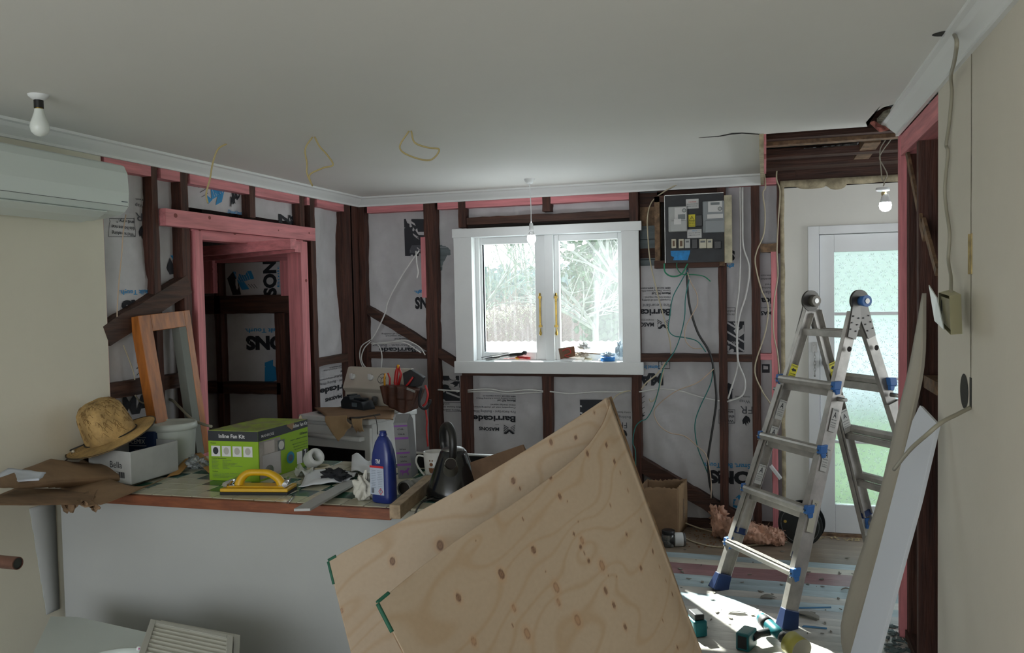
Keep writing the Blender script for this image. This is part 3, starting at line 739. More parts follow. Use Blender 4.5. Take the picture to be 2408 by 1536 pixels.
def info_block(wall, x0, x1, y0, s=1.0, big=True):
    """the full block of upside-down product print, x0..x1 its right-aligned width, y0 its top row"""
    w = x1-x0
    def ln(t, wx, dy, h, mn='ink', b=0, r=1.0): wt(wall, t, x1-w*wx*r, x1-(w*(1-r)), y0+dy*s, h*s, mn, b)
    ln('0800 522 533 | www.masons.co', .74, 0, 3.6, 'ink', .01); ln('Exterior Cladding Systems & Building Products', .90, 5.2, 3.2)
    ln('Masons NZ Ltd', .42, 10.5, 4.4, 'ink', .02); ln('150mm Overlap required.', .58, 20.5, 3.6); ln('Compatible with all cladding systems', 1.0, 26, 3.6)
    ln('Fire Retardant - Building Wrap', 1.0, 36, 6, 'inkg'); ln('Barricade', .98, 52, 13, 'ink', .035)
    ln('Designed Smart, Built Tough.', .74, 66.5, 2.6, 'ink', 0, .62)
    wt(wall, 'MASONS', x1-w*.84, x1-w*.37, y0+76*s, 7.6*s, 'ink', .03)
    logo_mark(wall, x1-w*.27, y0+66*s, x1, y0+89*s)
def flame(wall, cx, y0, h, w):
    pts = [(-.05, 0), (.35, .18), (.5, .45), (.42, .7), (.22, .5), (.28, .85), (.05, .62), (-.02, 1), (-.2, .7), (-.42, .8), (-.5, .45), (-.32, .2)]
    wp(wall, [(cx+a*w, y0+b*h) for a, b in pts])
def bubble(wall, x0, x1, y0, y1, lines):
    for p, q in (((x0, y0), (x1, y0)), ((x1, y0), (x1, y1)), ((x1, y1), (x0, y1)), ((x0, y1), (x0, y0))): wline(wall, p, q, .9)
    n = len(lines)
    for i, (t, a, b) in enumerate(lines): wt(wall, t, x0+(x1-x0)*a, x0+(x1-x0)*b, y0+(y1-y0)*(i+.5)/n, (y1-y0)/n*.55, 'ink', .01)
def hatch_block(wall, x0, y0, x1, y1, n=3):
    wp(wall, [(x0, y0), (x1, y0), (x1, y1), (x0, y1)], 'inkd')
    W_ = x1-x0; H_ = y1-y0
    for k in range(n+1):
        t = y0+H_*(-.05+k/n*.9)
        a = (x0, t); b = (x0+W_, t+H_*.42)
        if b[1] > y1: b = (x0+W_*(y1-t)/(H_*.42), y1)
        if a[1] < y0: a = (x0+W_*(y0-t)/(H_*.42), y0)
        wline(wall, a, b, 4.0, 'paper', .0055)
    # pale cut-out figure on the dark block (a plain worker silhouette)
    c = [(.48, .02), (.72, .10), (.98, .12), (.99, .40), (.75, .52), (.60, .40), (.50, .30), (.62, .22)]
    wp(wall, [(x0+a*W_, y0+b*H_) for a, b in c], 'paper', .0065)
    wp(wall, [(x0+(.55+a*.4)*W_, y0+(.05+b*.35)*H_) for a, b in ((0, .2), (.4, 0), (1, .1), (.9, .5), (.5, .7), (.6, .4))], 'inkd', .0075)
# back wall
hatch_block('B', 951, 515, 1002, 602); wt('B', 'gh.', 973, 992, 687, 7, 'inkb', .03); wt('B', 'ONS', 976, 1026, 711, 25, 'ink', .05)
wp('B', [(962, 572), (990, 572), (990, 596), (962, 596)], 'inkg', .008); wt('B', 'MASONS', 964, 988, 590, 5, 'paper', .01, lift=.009)
wt('B', 'Compatible with all cladding', 900, 980, 785, 3.5); wt('B', '150mm Overlap required.', 908, 985, 790, 3.5); wt('B', 'Masons NZ Ltd', 930, 962, 797, 4)
wt('B', 'Fire Retardant - Building', 880, 985, 812, 6, 'inkg'); wt('B', 'Barricade', 895, 980, 822, 10, 'ink', .03)
info_block('B', 1110, 1212, 932)
wt('B', 'F', 1106, 1114, 984, 14, 'inkg'); flame('B', 1109, 995, 17, 9)
wp('B', [(1030, 884), (1080, 884), (1080, 895), (1045, 895)], 'inkd'); wt('B', 'MASONS', 1056, 1076, 894.5, 4, 'paper', .01, lift=.006)
hatch_block('B', 1030, 897, 1081, 943, 2)
bubble('B', 1033, 1085, 947, 968, [('and dry."', .03, .45), ('this house nice', .05, .98), ('"We\'re making', .1, .98)])
hatch_block('B', 1364, 940, 1425, 976, 2)
wt('B', 'cavity fixed.', 1451, 1483, 970, 4); wt('B', 'Building Wrap', 1430, 1483, 981, 6, 'inkg'); wt('B', 'FR', 1454, 1474, 1000, 14, 'inkg'); flame('B', 1467, 1011, 24, 14)
# right bay beside the meter board
def info_partial():
    x1 = 1577
    for t, x0, y, h, mn, b in (('0800 522 533 | www.masons', 1503, 678, 4.6, 'ink', .01), ('Exterior Cladding Systems & Build', 1503, 684, 4, 'ink', 0), ('Masons NZ Ltd', 1533, 690, 5.4, 'ink', .03), ('150mm Overlap required.', 1516, 699, 4.4, 'ink', 0),
                               ('Compatible with all cladding sy', 1503, 706, 4.4, 'ink', 0), ('Fire Retardant -', 1505, 718, 7.5, 'inkg', 0), ('Barrica', 1504, 734, 15, 'ink', .035), ('Designed Smart,', 1504, 753, 3, 'ink', 0)):
        wt('B', t, x0, x1 if 'Smart' not in t else 1537, y, h, mn, b)
    wt('B', 'MASO', 1504, 1538, 763, 9, 'ink', .03); logo_mark('B', 1546, 750, 1573, 774)
info_partial()
wt('B', 'gh.', 1706, 1727, 626, 8, 'inkb', .03); wt('B', 'S', 1712, 1728, 600, 22, 'ink', .05)
wt('B', 'making', 1706, 1727, 732, 5); wt('B', 'this house nice', 1700, 1727, 740, 5); wline('B', (1709, 724), (1729, 724), 1); wline('B', (1729, 724), (1729, 750), 1)
hatch_block('B', 1700, 756, 1750, 828); wt('B', 'MASONS', 1712, 1738, 806, 6, 'paper', .01, lift=.007)
wp('B', [(1712, 900), (1722, 905), (1722, 938), (1709, 940), (1709, 912)], 'inkd'); wt('B', 'TEL', 1709, 1724, 912, 7, 'ink', .04)
wt('B', 'cavity fixed.', 1728, 1764, 933, 4); wt('B', 'Wrap', 1739, 1764, 944, 7.5, 'inkg'); wt('B', 'FR', 1741, 1770, 963, 18, 'inkg'); flame('B', 1755, 977, 26, 19)
bubble('B', 1690, 1728, 964, 996, [('and', .5, .9), ('this', .5, .98), ('"We', .55, 1.0)])
wt('B', 'Smart, Built Tough.', 1655, 1764, 1095, 11, 'inkb', .02, lift=.004); wt('B', 'ONS', 1664, 1768, 1122, 27, 'ink', .06)
wp('B', [(1724, 1176), (1738, 1164), (1752, 1180), (1752, 1195), (1738, 1203), (1724, 1196)], 'inkb')
for k in range(3): wline('B', (1724, 1178+k*8), (1750, 1186+k*8), 1.2, 'paper')
wt('B', '| www.mason', 1789, 1815, 648, 4.5); wt('B', 'tems & Build', 1789, 1814, 656, 4.2); wt('B', 'ired.', 1798, 1814, 669, 4); wt('B', 'cladding', 1792, 1814, 677, 4.2); wt('B', 'dant', 1790, 1812, 688, 8, 'inkg'); wt('B', 'ica', 1790, 1815, 707, 14, 'ink', .04); wt('B', 'Smart', 1790, 1814, 724, 3.5); wt('B', 'MAS', 1789, 1815, 736, 9, 'ink', .03)
wp('B', [(1792, 856), (1810, 856), (1810, 876), (1792, 876)], 'inkd'); wp('B', [(1795, 859), (1806, 861), (1806, 868), (1795, 868)], 'paper', .005)
wt('B', 'Designed Smart', 1505, 1552, 863, 9, 'inkb', .02); wt('B', 'MA', 1503, 1560, 890, 26, 'ink', .05)
for k in range(4): wline('B', (1506, 938+k*13), (1517, 930+k*13), 1.2)
wp('B', [(1506, 984), (1518, 976), (1506, 972)], 'inkd')
# left wall
wt('L', 'ier/Tech', 318, 345, 470, 4, 'ink'); wt('L', 'Wrap', 317, 343, 484, 9, 'inkg'); wt('L', 'FR', 318, 350, 510, 19, 'inkg'); flame('L', 336, 530, 34, 22)
bubble('L', 252, 315, 514, 557, [('and dry."', .3, .98), ('this house nice', .08, .98), ('"We\'re making', .12, .98)])
wt('L', 't, Built Tough.', 278, 358, 688, 11, 'inkb', .02, y1=686); wt('L', 'ONS', 281, 372, 727, 36, 'ink', .06, y1=716)
for k in range(5): wline('L', (318, 838+k*15), (340, 818+k*15), 1.3)
wp('L', [(318, 815), (334, 800), (340, 822)], 'inkd')
wt('L', 'MAS', 286, 372, 958, 40, 'ink', .05, flip=False, y1=948); wt('L', 'Designed', 330, 372, 985, 10, 'inkb', .02, flip=False)
wp('L', [(401, 601), (427, 600), (427, 640)], 'inkb'); wp('L', [(400, 606), (418, 643), (400, 646), (393, 630)], 'inkd')
wp('L', [(464, 410), (520, 418), (498, 436), (489, 437)], 'inkd')
wp('L', [(494, 440), (518, 420), (528, 440), (521, 475), (505, 483), (511, 462), (496, 470)], 'inkb'); wp('L', [(484, 458), (498, 470), (488, 480)], 'inkb')
for k in range(6): wline('L', (496+k*5, 440-k*2), (503+k*5, 462-k*2), .9, 'paper')
for k in range(5): wline('L', (460+k*3, 420+k*11), (476+k*3, 410+k*11), 1.0)
wt('L', 'MAS', 538, 562, 478, 22, 'ink', .05, flip=False, y1=452); wt('L', 'Designed Smart', 534, 566, 500, 8, 'inkb', .02, flip=False, shear=.2)
wp('L', [(540, 438), (548, 452), (552, 480), (545, 468)], 'inkd')
wt('L', 'NS', 658, 697, 514, 17, 'ink', .06, flip=False, y1=520); wp('L', [(660, 449), (668, 452), (664, 470), (659, 470)], 'inkb')
info_block('L', 752, 832, 860, 1.0)
wt('L', 'B FR WRAP', 822, 829, 700, 60, 'ink', 0, rot=1)
# alcove wall
wp('A', [(534, 655), (548, 639), (563, 668), (568, 693), (548, 694)], 'inkd'); wp('A', [(548, 639), (590, 637), (597, 655), (574, 662), (586, 680), (570, 682), (562, 666)], 'inkb')
for k in range(6): wline('A', (552+k*6, 640), (566+k*5, 664), 1.0, 'paper')
for k in range(3): wline('A', (584+k*6, 668), (592+k*6, 678), 1.0)
wt('A', 'SON', 621, 649, 655, 84, 'ink', .05, rot=1); wt('A', 'Built', 651, 656, 650, 50, 'inkb', 0, rot=1)
wt('A', 'Built Tough.', 577, 662, 777, 10, 'inkb', .02); wt('A', 'ONS', 579, 672, 805, 29, 'ink', .06)
wp('A', [(622, 853), (642, 846), (642, 860), (660, 870), (660, 890), (634, 901), (622, 900)], 'inkb')
for k in range(4): wline('A', (622, 862+k*10), (646, 878+k*10), 1.1, 'paper')
PM = dict(ink=ink, inkg=inkg, inkb=inkb, inkd=mat('charcoal_print', (.025, .027, .035), .7), paper=mat('unprinted_wrap', (.55, .54, .555), .75))
for (wall, mn), g in PR.items():
    par = dict(B=wall_back, L=wall_left, A=alc)[wall]
    obj('printed_lettering' if mn in ('ink', 'inkg') else 'printed_mark', g, PM[mn], par, normals=False)
# ================================================================ OBJECTS: large
ply_edge = mat('plywood_edge', (.34, .22, .13), .75, var=.35, vs=30, stretch=(1, 1, 1))
def ply_mat():
    m = bpy.data.materials.new('pine_plywood_face'); m.use_nodes = True; N = m.node_tree.nodes; L = m.node_tree.links; b = N['Principled BSDF']; b.inputs['Roughness'].default_value = .62
    a = N.new('ShaderNodeVertexColor'); a.layer_name = 'grain'; tc = N.new('ShaderNodeTexCoord'); n = N.new('ShaderNodeTexNoise'); n.inputs['Scale'].default_value = 90; L.new(tc.outputs['Object'], n.inputs[0])
    mx = N.new('ShaderNodeMixRGB'); mx.blend_type = 'MULTIPLY'; mx.inputs[0].default_value = .12; L.new(a.outputs[0], mx.inputs[1]); L.new(n.outputs[0], mx.inputs[2]); L.new(mx.outputs[0], b.inputs['Base Color']); return m
plym = ply_mat()
APX = on(1428, 938, 'y', 2.62)
fr_px = [(888,1417),(1001,1325),(1105,1249),(1241,1161),(1362,1068),(1412,1006),(1430,965),(1435,948)]
bk_px = [(772,1319),(840,1281),(960,1217),(1105,1137),(1241,1056),(1342,992),(1402,952),(1424,937)]
def path(pxs, y0, y1, yt):
    # depth rises with arc length, easing into the turn of the bend
    L_ = [0]
    for a, b in zip(pxs, pxs[1:]): L_.append(L_[-1]+math.hypot(b[0]-a[0], b[1]-a[1]))
    return [on(p[0], p[1], 'y', y0+(y1-y0)*(l/L_[-1])) for p, l in zip(pxs, L_)]
fp = path(fr_px, 1.85, 2.56, 0); bp = path(bk_px, 2.20, 2.66, 0)
top = smooth_pts(bp+[on(1430, 935.5, 'y', 2.635), on(1433, 938, 'y', 2.60)]+fp[::-1], 14)
# resample by length
def resample(P, n):
    L_ = [0]
    for a, b in zip(P, P[1:]): L_.append(L_[-1]+(b-a).length)
    out = []; j = 0
    for i in range(n+1):
        t = L_[-1]*i/n
        while j < len(P)-2 and L_[j+1] < t: j += 1
        s_ = L_[j+1]-L_[j]; out.append(P[j].lerp(P[j+1], (t-L_[j])/s_ if s_ else 0))
    return out, L_[-1]
top, LT = resample(top, 620)
iap = min(range(len(top)), key=lambda i: (top[i]-APX).length)
tap = iap/620
# rulings: directions at the two corners and at the bend
def ruling(P, tpx):
    d = Vector((.395, -.16, -1))
    for _ in range(30):
        # photo row of the target gives the drop
        T_ = on(tpx[0], tpx[1], 'y', P.y+d.y*abs((P.z-on(tpx[0], tpx[1], 'y', P.y).z))); e = T_-P
        d = Vector((e.x/-e.z, -.16, -1))
    return d
Rb = ruling(top[0], (824, 1536)); Rf = ruling(top[-1], (948, 1536)); Ra = ruling(top[iap], (1640, 1536))
def Rdir(t):
    return Rb.lerp(Ra, t/tap) if t < tap else Ra.lerp(Rf, (t-tap)/(1-tap))
norm = []
for i in range(len(top)):
    a = top[max(0, i-3)]; b = top[min(len(top)-1, i+3)]; norm.append((b-a).cross(Rdir(i/620)).normalized())
# outward = away from the inside of the bend
mid = (top[0]+top[-1])/2
if norm[0].dot(top[0]-mid) < 0: norm = [-n for n in norm]
def ply_sheet(i0, i1, off, label, knots_px, seed, inner=False):
    NV = 300; cols = i1-i0; V = np.zeros((NV+1, cols+1, 3)); UV = np.zeros((NV+1, cols+1, 2))
    for c in range(cols+1):
        i = i0+c; P = top[i]+norm[i]*off; d = Rdir(i/620); k = (P.z-.012)/1.0
        for j in range(NV+1):
            q = P+d*(k*j/NV); V[j, c] = q; UV[j, c] = (LT*i/620, k*1.08*j/NV)
    # photo position of each vertex, for knot placement
    Rm = np.array([_r2, -_u2, _f]); cc = (V-np.array(CP))@Rm.T; PX = 1204+FPX*cc[..., 0]/cc[..., 2]; PY = 768+FPX*cc[..., 1]/cc[..., 2]
    rg = np.random.RandomState(seed)
    u = UV[..., 0]; v = UV[..., 1]
    def sn(x, y, s): return np.sin(x*2.1*s+1.7*np.sin(y*1.3*s+seed))*np.cos(y*1.9*s+1.1*np.sin(x*1.7*s))
    kn = []
    for (kx, ky, r, dark, side) in knots_px:
        D = (PX-kx)**2+(PY-ky)**2
        D = D+(0 if side is None else 0)
        sel = (np.arange(cols+1)+i0)[None, :]
        if side == 'f': D = np.where(sel > iap+6, D, 1e9)
        if side == 'b': D = np.where(sel < iap-2, D, 1e9)
        jj, ii = np.unravel_index(np.argmin(D), D.shape)
        sc = (cc[jj, ii, 2])/FPX
        kn.append((u[jj, ii], v[jj, ii], r*sc*.62, dark))
    # grain runs along the sheet's length: iso-lines of h, pushed aside by knots
    h = v*7+.9*sn(u*.8, v*1.6, 1.7)+.32*sn(u*1.1+3, v*2, 5)
    for (a, b, r, dk) in kn:
        du = (u-a)/2.6; dv = v-b; R2 = du**2+dv**2
        h += .35*np.sign(dk)*np.exp(-R2/(2*(r*2.2+.012)**2))*(1 if dk > 0 else 1)
    ring = .5+.5*np.sin(h*2*np.pi*1.75+.6*sn(u, v, 2)); ring = ring**8
    fine = .5+.5*np.sin(h*2*np.pi*6+sn(u, v, 9))
    blotch = .5+.5*sn(u*.5+1, v*.7, 3)
    base = np.array([.39, .295, .20]); late = np.array([.33, .21, .105]); pale = np.array([.43, .335, .235])
    w = (ring*.42+fine*.05)[..., None]
    colr = (base*(1-blotch[..., None])+pale*blotch[..., None])*(1-w)+late*w
    for (a, b, r, dk) in kn:
        du = (u-a)*1.25; dv = (v-b)*.85; rr = np.sqrt(du**2+dv**2)
        m1 = np.clip(1-(rr-r)/(r*.35), 0, 1)[..., None]; ringk = (.5+.5*np.cos(rr/r*7))[..., None]
        kc = np.array([.20, .10, .05])*(1-.5*ringk) if dk >= 1 else np.array([.33, .19, .10])
        halo = np.exp(-((rr-r*1.5)/(r*.8))**2)[..., None]*.35
        colr = colr*(1-halo)+np.array([.42, .25, .13])*halo
        edge = np.clip(1-np.abs(rr-r)/(r*.3), 0, 1)[..., None]
        colr = colr*(1-m1*.85)+kc*m1*.85; colr = colr*(1-edge*.5)+np.array([.09, .035, .018])*edge*.5
    W_ = cols+1; n = (NV+1)*W_
    T2 = np.array([norm[i0+c] for c in range(W_)])*.007
    Vb = V-T2[None]
    allv = np.concatenate([V.reshape(-1, 3), Vb.reshape(-1, 3)])
    J, I = np.meshgrid(np.arange(NV), np.arange(cols), indexing='ij'); a = (J*W_+I).ravel()
    f1 = np.stack([a, a+1, a+1+W_, a+W_], 1); f2 = (f1+n)[:, ::-1]
    ed = []
    for I_ in range(cols): ed.append((I_, I_+n, I_+1+n, I_+1)); a_ = NV*W_+I_; ed.append((a_, a_+1, a_+1+n, a_+n))
    for J_ in range(NV): a_ = J_*W_; ed.append((a_, a_+W_, a_+W_+n, a_+n)); a_ = J_*W_+cols; ed.append((a_, a_+n, a_+W_+n, a_+W_))
    faces = np.concatenate([f1, f2, np.array(ed)])
    loc = np.array([allv[:, 0].mean(), allv[:, 1].mean(), 0]); allv = allv-loc
    me = bpy.data.meshes.new('plywood_sheet'); me.vertices.add(len(allv)); me.vertices.foreach_set('co', allv.ravel())
    me.loops.add(len(faces)*4); me.loops.foreach_set('vertex_index', faces.ravel().astype(np.int32)); me.polygons.add(len(faces)); me.polygons.foreach_set('loop_start', np.arange(0, len(faces)*4, 4, dtype=np.int32)); me.update(calc_edges=True)
    me.materials.append(plym); me.materials.append(ply_edge)
    me.polygons.foreach_set('material_index', np.r_[np.zeros(len(f1)*2), np.ones(len(ed))].astype(np.int32)); me.polygons.foreach_set('use_smooth', np.r_[np.ones(len(f1)*2), np.zeros(len(ed))].astype(bool))
    at = me.color_attributes.new('grain', 'FLOAT_COLOR', 'POINT'); C4 = np.ones((2*n, 4)); C4[:n, :3] = colr.reshape(-1, 3); C4[n:, :3] = colr.reshape(-1, 3); at.data.foreach_set('color', C4.ravel())
    o = bpy.data.objects.new('plywood_sheet', me); COL.objects.link(o); o.location = loc; MW[o.name] = Matrix.Translation(Vector(loc))
    finish(o, label, 'plywood', None, None)
    return o
front_knots = [(1178,1349,13,1,'f'),(1256,1294,10,1,'f'),(1078,1406,11,1,'f'),(1114,1510,11,.5,'f'),(1207,1430,9,.5,'f'),(1239,1491,14,.5,'f'),(1307,1381,13,.5,'f'),(1314,1417,9,.5,'f'),(1358,1457,14,.5,'f'),(1415,1329,13,.5,'f'),
    (1424,1390,9,1,'f'),(1444,1425,8,1,'f'),(1469,1474,8,1,'f'),(1317,1168,8,1,'f'),(1381,1066,8,1,'f'),(1291,1120,7,1,'f'),(1349,1256,5,1,'f'),(1369,1270,9,.5,'f'),(1366,1288,6,1,'f'),(1373,1301,4,1,'f'),(1384,1319,6,1,'f'),
    (1436,1190,4,1,'f'),(1427,1047,7,1,'f'),(1445,1085,7,1,'f'),(1459,1113,4,1,'f'),(1476,1152,4,1,'f'),(1473,1257,5,1,'f'),(1506,1336,7,1,'f'),(1536,1298,6,1,'f'),(1507,1224,5,1,'f'),(1550,1333,4,1,'f'),(1565,1365,4,1,'f'),(1580,1398,5,1,'f'),(1560,1460,4,1,'f'),(1592,1523,5,1,'f'),
    (1231,1222,4,1,'f'),(1120,1273,3,1,'f'),(1205,1470,4,1,'f'),(1283,1343,3,1,'f'),(1334,1180,3,1,'f'),(1359,1226,3,1,'f'),(1430,1355,3,1,'f'),(1449,1355,3,1,'f')]
back_knots = [(1036,1284,14,1,'b'),(924,1320,11,1,'b'),(1208,1132,9,1,'b'),(1296,1040,8,1,'b'),(1354,1031,6,1,'b'),(1108,1168,4,.5,'b'),(1222,1151,4,1,'b'),(805,1436,7,.5,'b'),(1398,972,4,1,'b')]
sheetA = ply_sheet(0, 620, 0.0, 'outer bent plywood sheet folded over, knotty face towards the camera', front_knots+back_knots, 3)
sheetB = ply_sheet(0, iap-10, .017, 'second plywood sheet nested behind the bent one, only its upper edge showing', [], 5)
green = mat('green_edge_stain', (.01, .09, .05), .7)
for k, (i0, i1) in enumerate(((0, 8), (608, 620))):
    g = G(); ii = range(i0, i1+1); P = [top[i]-norm[i]*.0035 for i in ii]
    g.rings(P, [.0055]*len(P), 6); c = 0 if k == 0 else 620; d = Rdir(c/620); g.rings([top[c]-norm[c]*.0035+d*(.002+.008*j) for j in range(9)], [.0055]*9, 6)
    obj('painted_corner', g, green, sheetA, label='green stained corner of the sheet')
# ---- counter
CT = math.atan2(.113, 1.51); CO = Vector((-2.84, 2.645, 0))
CM = Matrix.Translation(CO) @ Matrix.Rotation(CT, 4, 'Z')
# shift the front edge so that it runs through its photo position
pA = on(283, 1162, 'z', HC); pB = on(915, 1197, 'z', HC); CT = math.atan2(pB.y-pA.y, pB.x-pA.x)
CM = Matrix.Translation(Vector((pA.x, pA.y, 0))) @ Matrix.Rotation(CT, 4, 'Z')
CI = CM.inverted(); xl_ = (CI @ on(98, 1190, 'z', HC-.04)).x; xr_ = (pB-pA).length+.62; dep = .80
xl_ = max(xl_, (CI @ Vector((XL+.01, 0, 0))).x+.0)
xl_ = -(pA.x-XL-.03)/math.cos(CT)
cnt = thing('kitchen_counter', CM @ Vector((0, 0, 0)), 'tiled peninsula counter on a white half-wall with reddish timber edging', 'counter', rz=CT)
g = G(CM); g.box(xl_, xr_-.1, .035, .10, 0, HC-.045); g.box(xl_, xl_+.07, .1, dep-.1, 0, HC-.045); obj('half_wall', g, white_mt, cnt)
g = G(CM); g.box(xl_, xr_, .02, dep, HC-.042, HC-.010); obj('worktop_substrate', g, mat('pale_grout', (.34, .33, .28), .8), cnt)
g = G(CM); g.box(xl_, (pB-pA).length+.005, 0, .022, HC-.045, HC-.002); g2 = g
fascia = mat('red_brown_timber', (.24, .075, .03), .45, var=.5, vs=4, stretch=(2, 12, 12), col2=(.13, .035, .015))
obj('timber_edging', g, fascia, cnt, bevel=.003)
tile_c = mat('cream_glazed_tile', (.52, .50, .38), .18, var=.06, vs=9); tile_g = mat('green_glazed_tile', (.028, .11, .07), .22, var=.5, vs=5); tile_b = mat('teal_glazed_tile', (.035, .12, .11), .22, var=.5, vs=5)
tg = G(); tg.box(0, .0955, 0, .0955, 0, .010)
protos = {}
rr = random.Random(11); X = xl_-.03; ti = 0
greens = set()
for j in range(8):
    for i in range(30):
        if j > 0 and (i+j) % 2 == 0 and rr.random() < .8: greens.add((i, j))
for i in range(30):
    x = xl_+i*.0985
    if x+.0985 > xr_+.02: break
    for j in range(8):
        y = .024+j*.0985
        if y > dep-.05: break
        if j == 0: k = 'c'
        else: k = ('g' if (i+j) % 3 else 'b') if (i, j) in greens else 'c'
        M = CM @ Matrix.Translation((x, y, HC-.0105))
        if k not in protos:
            g = G(M); g.box(0, .0948, 0, .0948, 0, .0105); o = obj('tile', g, dict(c=tile_c, g=tile_g, b=tile_b)[k], cnt, bevel=.001, seg=1); protos[k] = (o, x, y)
        else:
            o0, x0, y0 = protos[k]; o = o0.copy(); COL.objects.link(o); o.location = (x-x0, y-y0, 0)
# ---- stove
sp = on(870, 986, 'z', .9); sq = on(704, 974, 'z', .9); sa = math.atan2(sp.y-sq.y, sp.x-sq.x); SW = (sp-sq).length
SM = Matrix.Translation((sq.x, sq.y, 0)) @ Matrix.Rotation(sa, 4, 'Z')
st = thing('stove', SM @ Vector((SW/2, .3, 0)), 'old white electric stove with black oven window and control panel at its back', 'stove', rz=sa)
enam = mat('white_enamel', (.64, .65, .64), .3, var=.05, vs=6); pan_m = mat('beige_panel', (.50, .47, .40), .4); blackgl = mat('black_oven_glass', (.008, .008, .009), .35, spec=.3)
g = G(SM); g.box(.008, SW-.008, .03, .49, .0, .862); obj('body', g, enam, st, bevel=.006)
g = G(SM); g.box(0, SW, -.01, .50, .862, .90); obj('hob_top', g, enam, st, bevel=.008)
g = G(SM); g.box(.008, SW-.008, .004, .03, .20, .84); obj('oven_door', g, enam, st, bevel=.006)
g = G(SM); g.box(.05, SW-.05, .000, .006, .32, .70); obj('oven_window', g, blackgl, st, bevel=.002)
g = G(SM); g.cyl((.05, -.035, .775), (SW-.05, -.035, .775), .014); g.box(.05, .07, -.035, .01, .763, .787); g.box(SW-.07, SW-.05, -.035, .01, .763, .787); obj('oven_handle', g, enam, st)
for x, y, r in ((.15, .14, .085), (.42, .14, .07), (.15, .31, .07), (.42, .31, .08)):
    g = G(SM)
    for k in range(4): 
        pts = [(x+(r-k*.02)*math.cos(t), y+(r-k*.02)*math.sin(t), .907) for t in [q*math.pi/12 for q in range(25)]]; g.tube(pts, .006, 6)
    obj('hotplate_coil', g, mat('dark_iron', (.03, .03, .03), .6), st)
pb = on(880, 988, 'z', .9)
g = G(SM); g.prism([(.02, .43, .90), (.02, .43, 1.0), (.02, .405, 1.03), (.02, .47, 1.17), (.02, .505, 1.17), (.02, .505, .90)], (SW-.04, 0, 0)); obj('control_panel', g, pan_m, st, bevel=.006)
def pf(u, v): return Vector((u, .405+.065*v, 1.03+.14*v))
nrm = Vector((0, -.907, .421))
for u, r in ((.09, .021), (.25, .021)):
    c = pf(u, .52); g = G(SM); g.cyl(c, c+nrm*.016, r*1.05, r*.9); g.beam(c+nrm*.024-Vector((0, 0, .018)), c+nrm*.024+Vector((0, 0, .018)), .009, .02, (1, 0, 0)); obj('control_knob', g, enam, st)
c = pf(.345, .5); g = G(SM)
g.cyl(c, c+nrm*.004, .040); g.m(1).cyl(c+nrm*.004, c+nrm*.005, .035); g.m(0).cyl(c+nrm*.005, c+nrm*.006, .030); g.m(1)
for k in range(3): 
    a = k*2.1+.5; t = Vector((math.cos(a), .0, 0))*.026+Vector((0, .421, .907))*(.026*math.sin(a)); g.beam(c+nrm*.007, c+nrm*.007+t, .003, .002, nrm)
obj('timer_dial', g, [pan_m, mat('dial_black', (.05, .05, .05), .5)], st)
# ---- ladder
alum = mat('worn_aluminium', (.50, .48, .44), .5, .7, var=.25, vs=7, bump=.05, bs=80); plb = mat('blue_plastic', (.04, .15, .42), .45); plb2 = mat('dark_blue_plastic', (.008, .025, .09), .45)
F1 = on(1692, 1388, 'z', 0); F2 = on(1845, 1476, 'z', 0)
HZ = 1.66
Hh1 = on(1912, 722, 'z', HZ) if False else None
ez = (F2-F1).normalized(); 
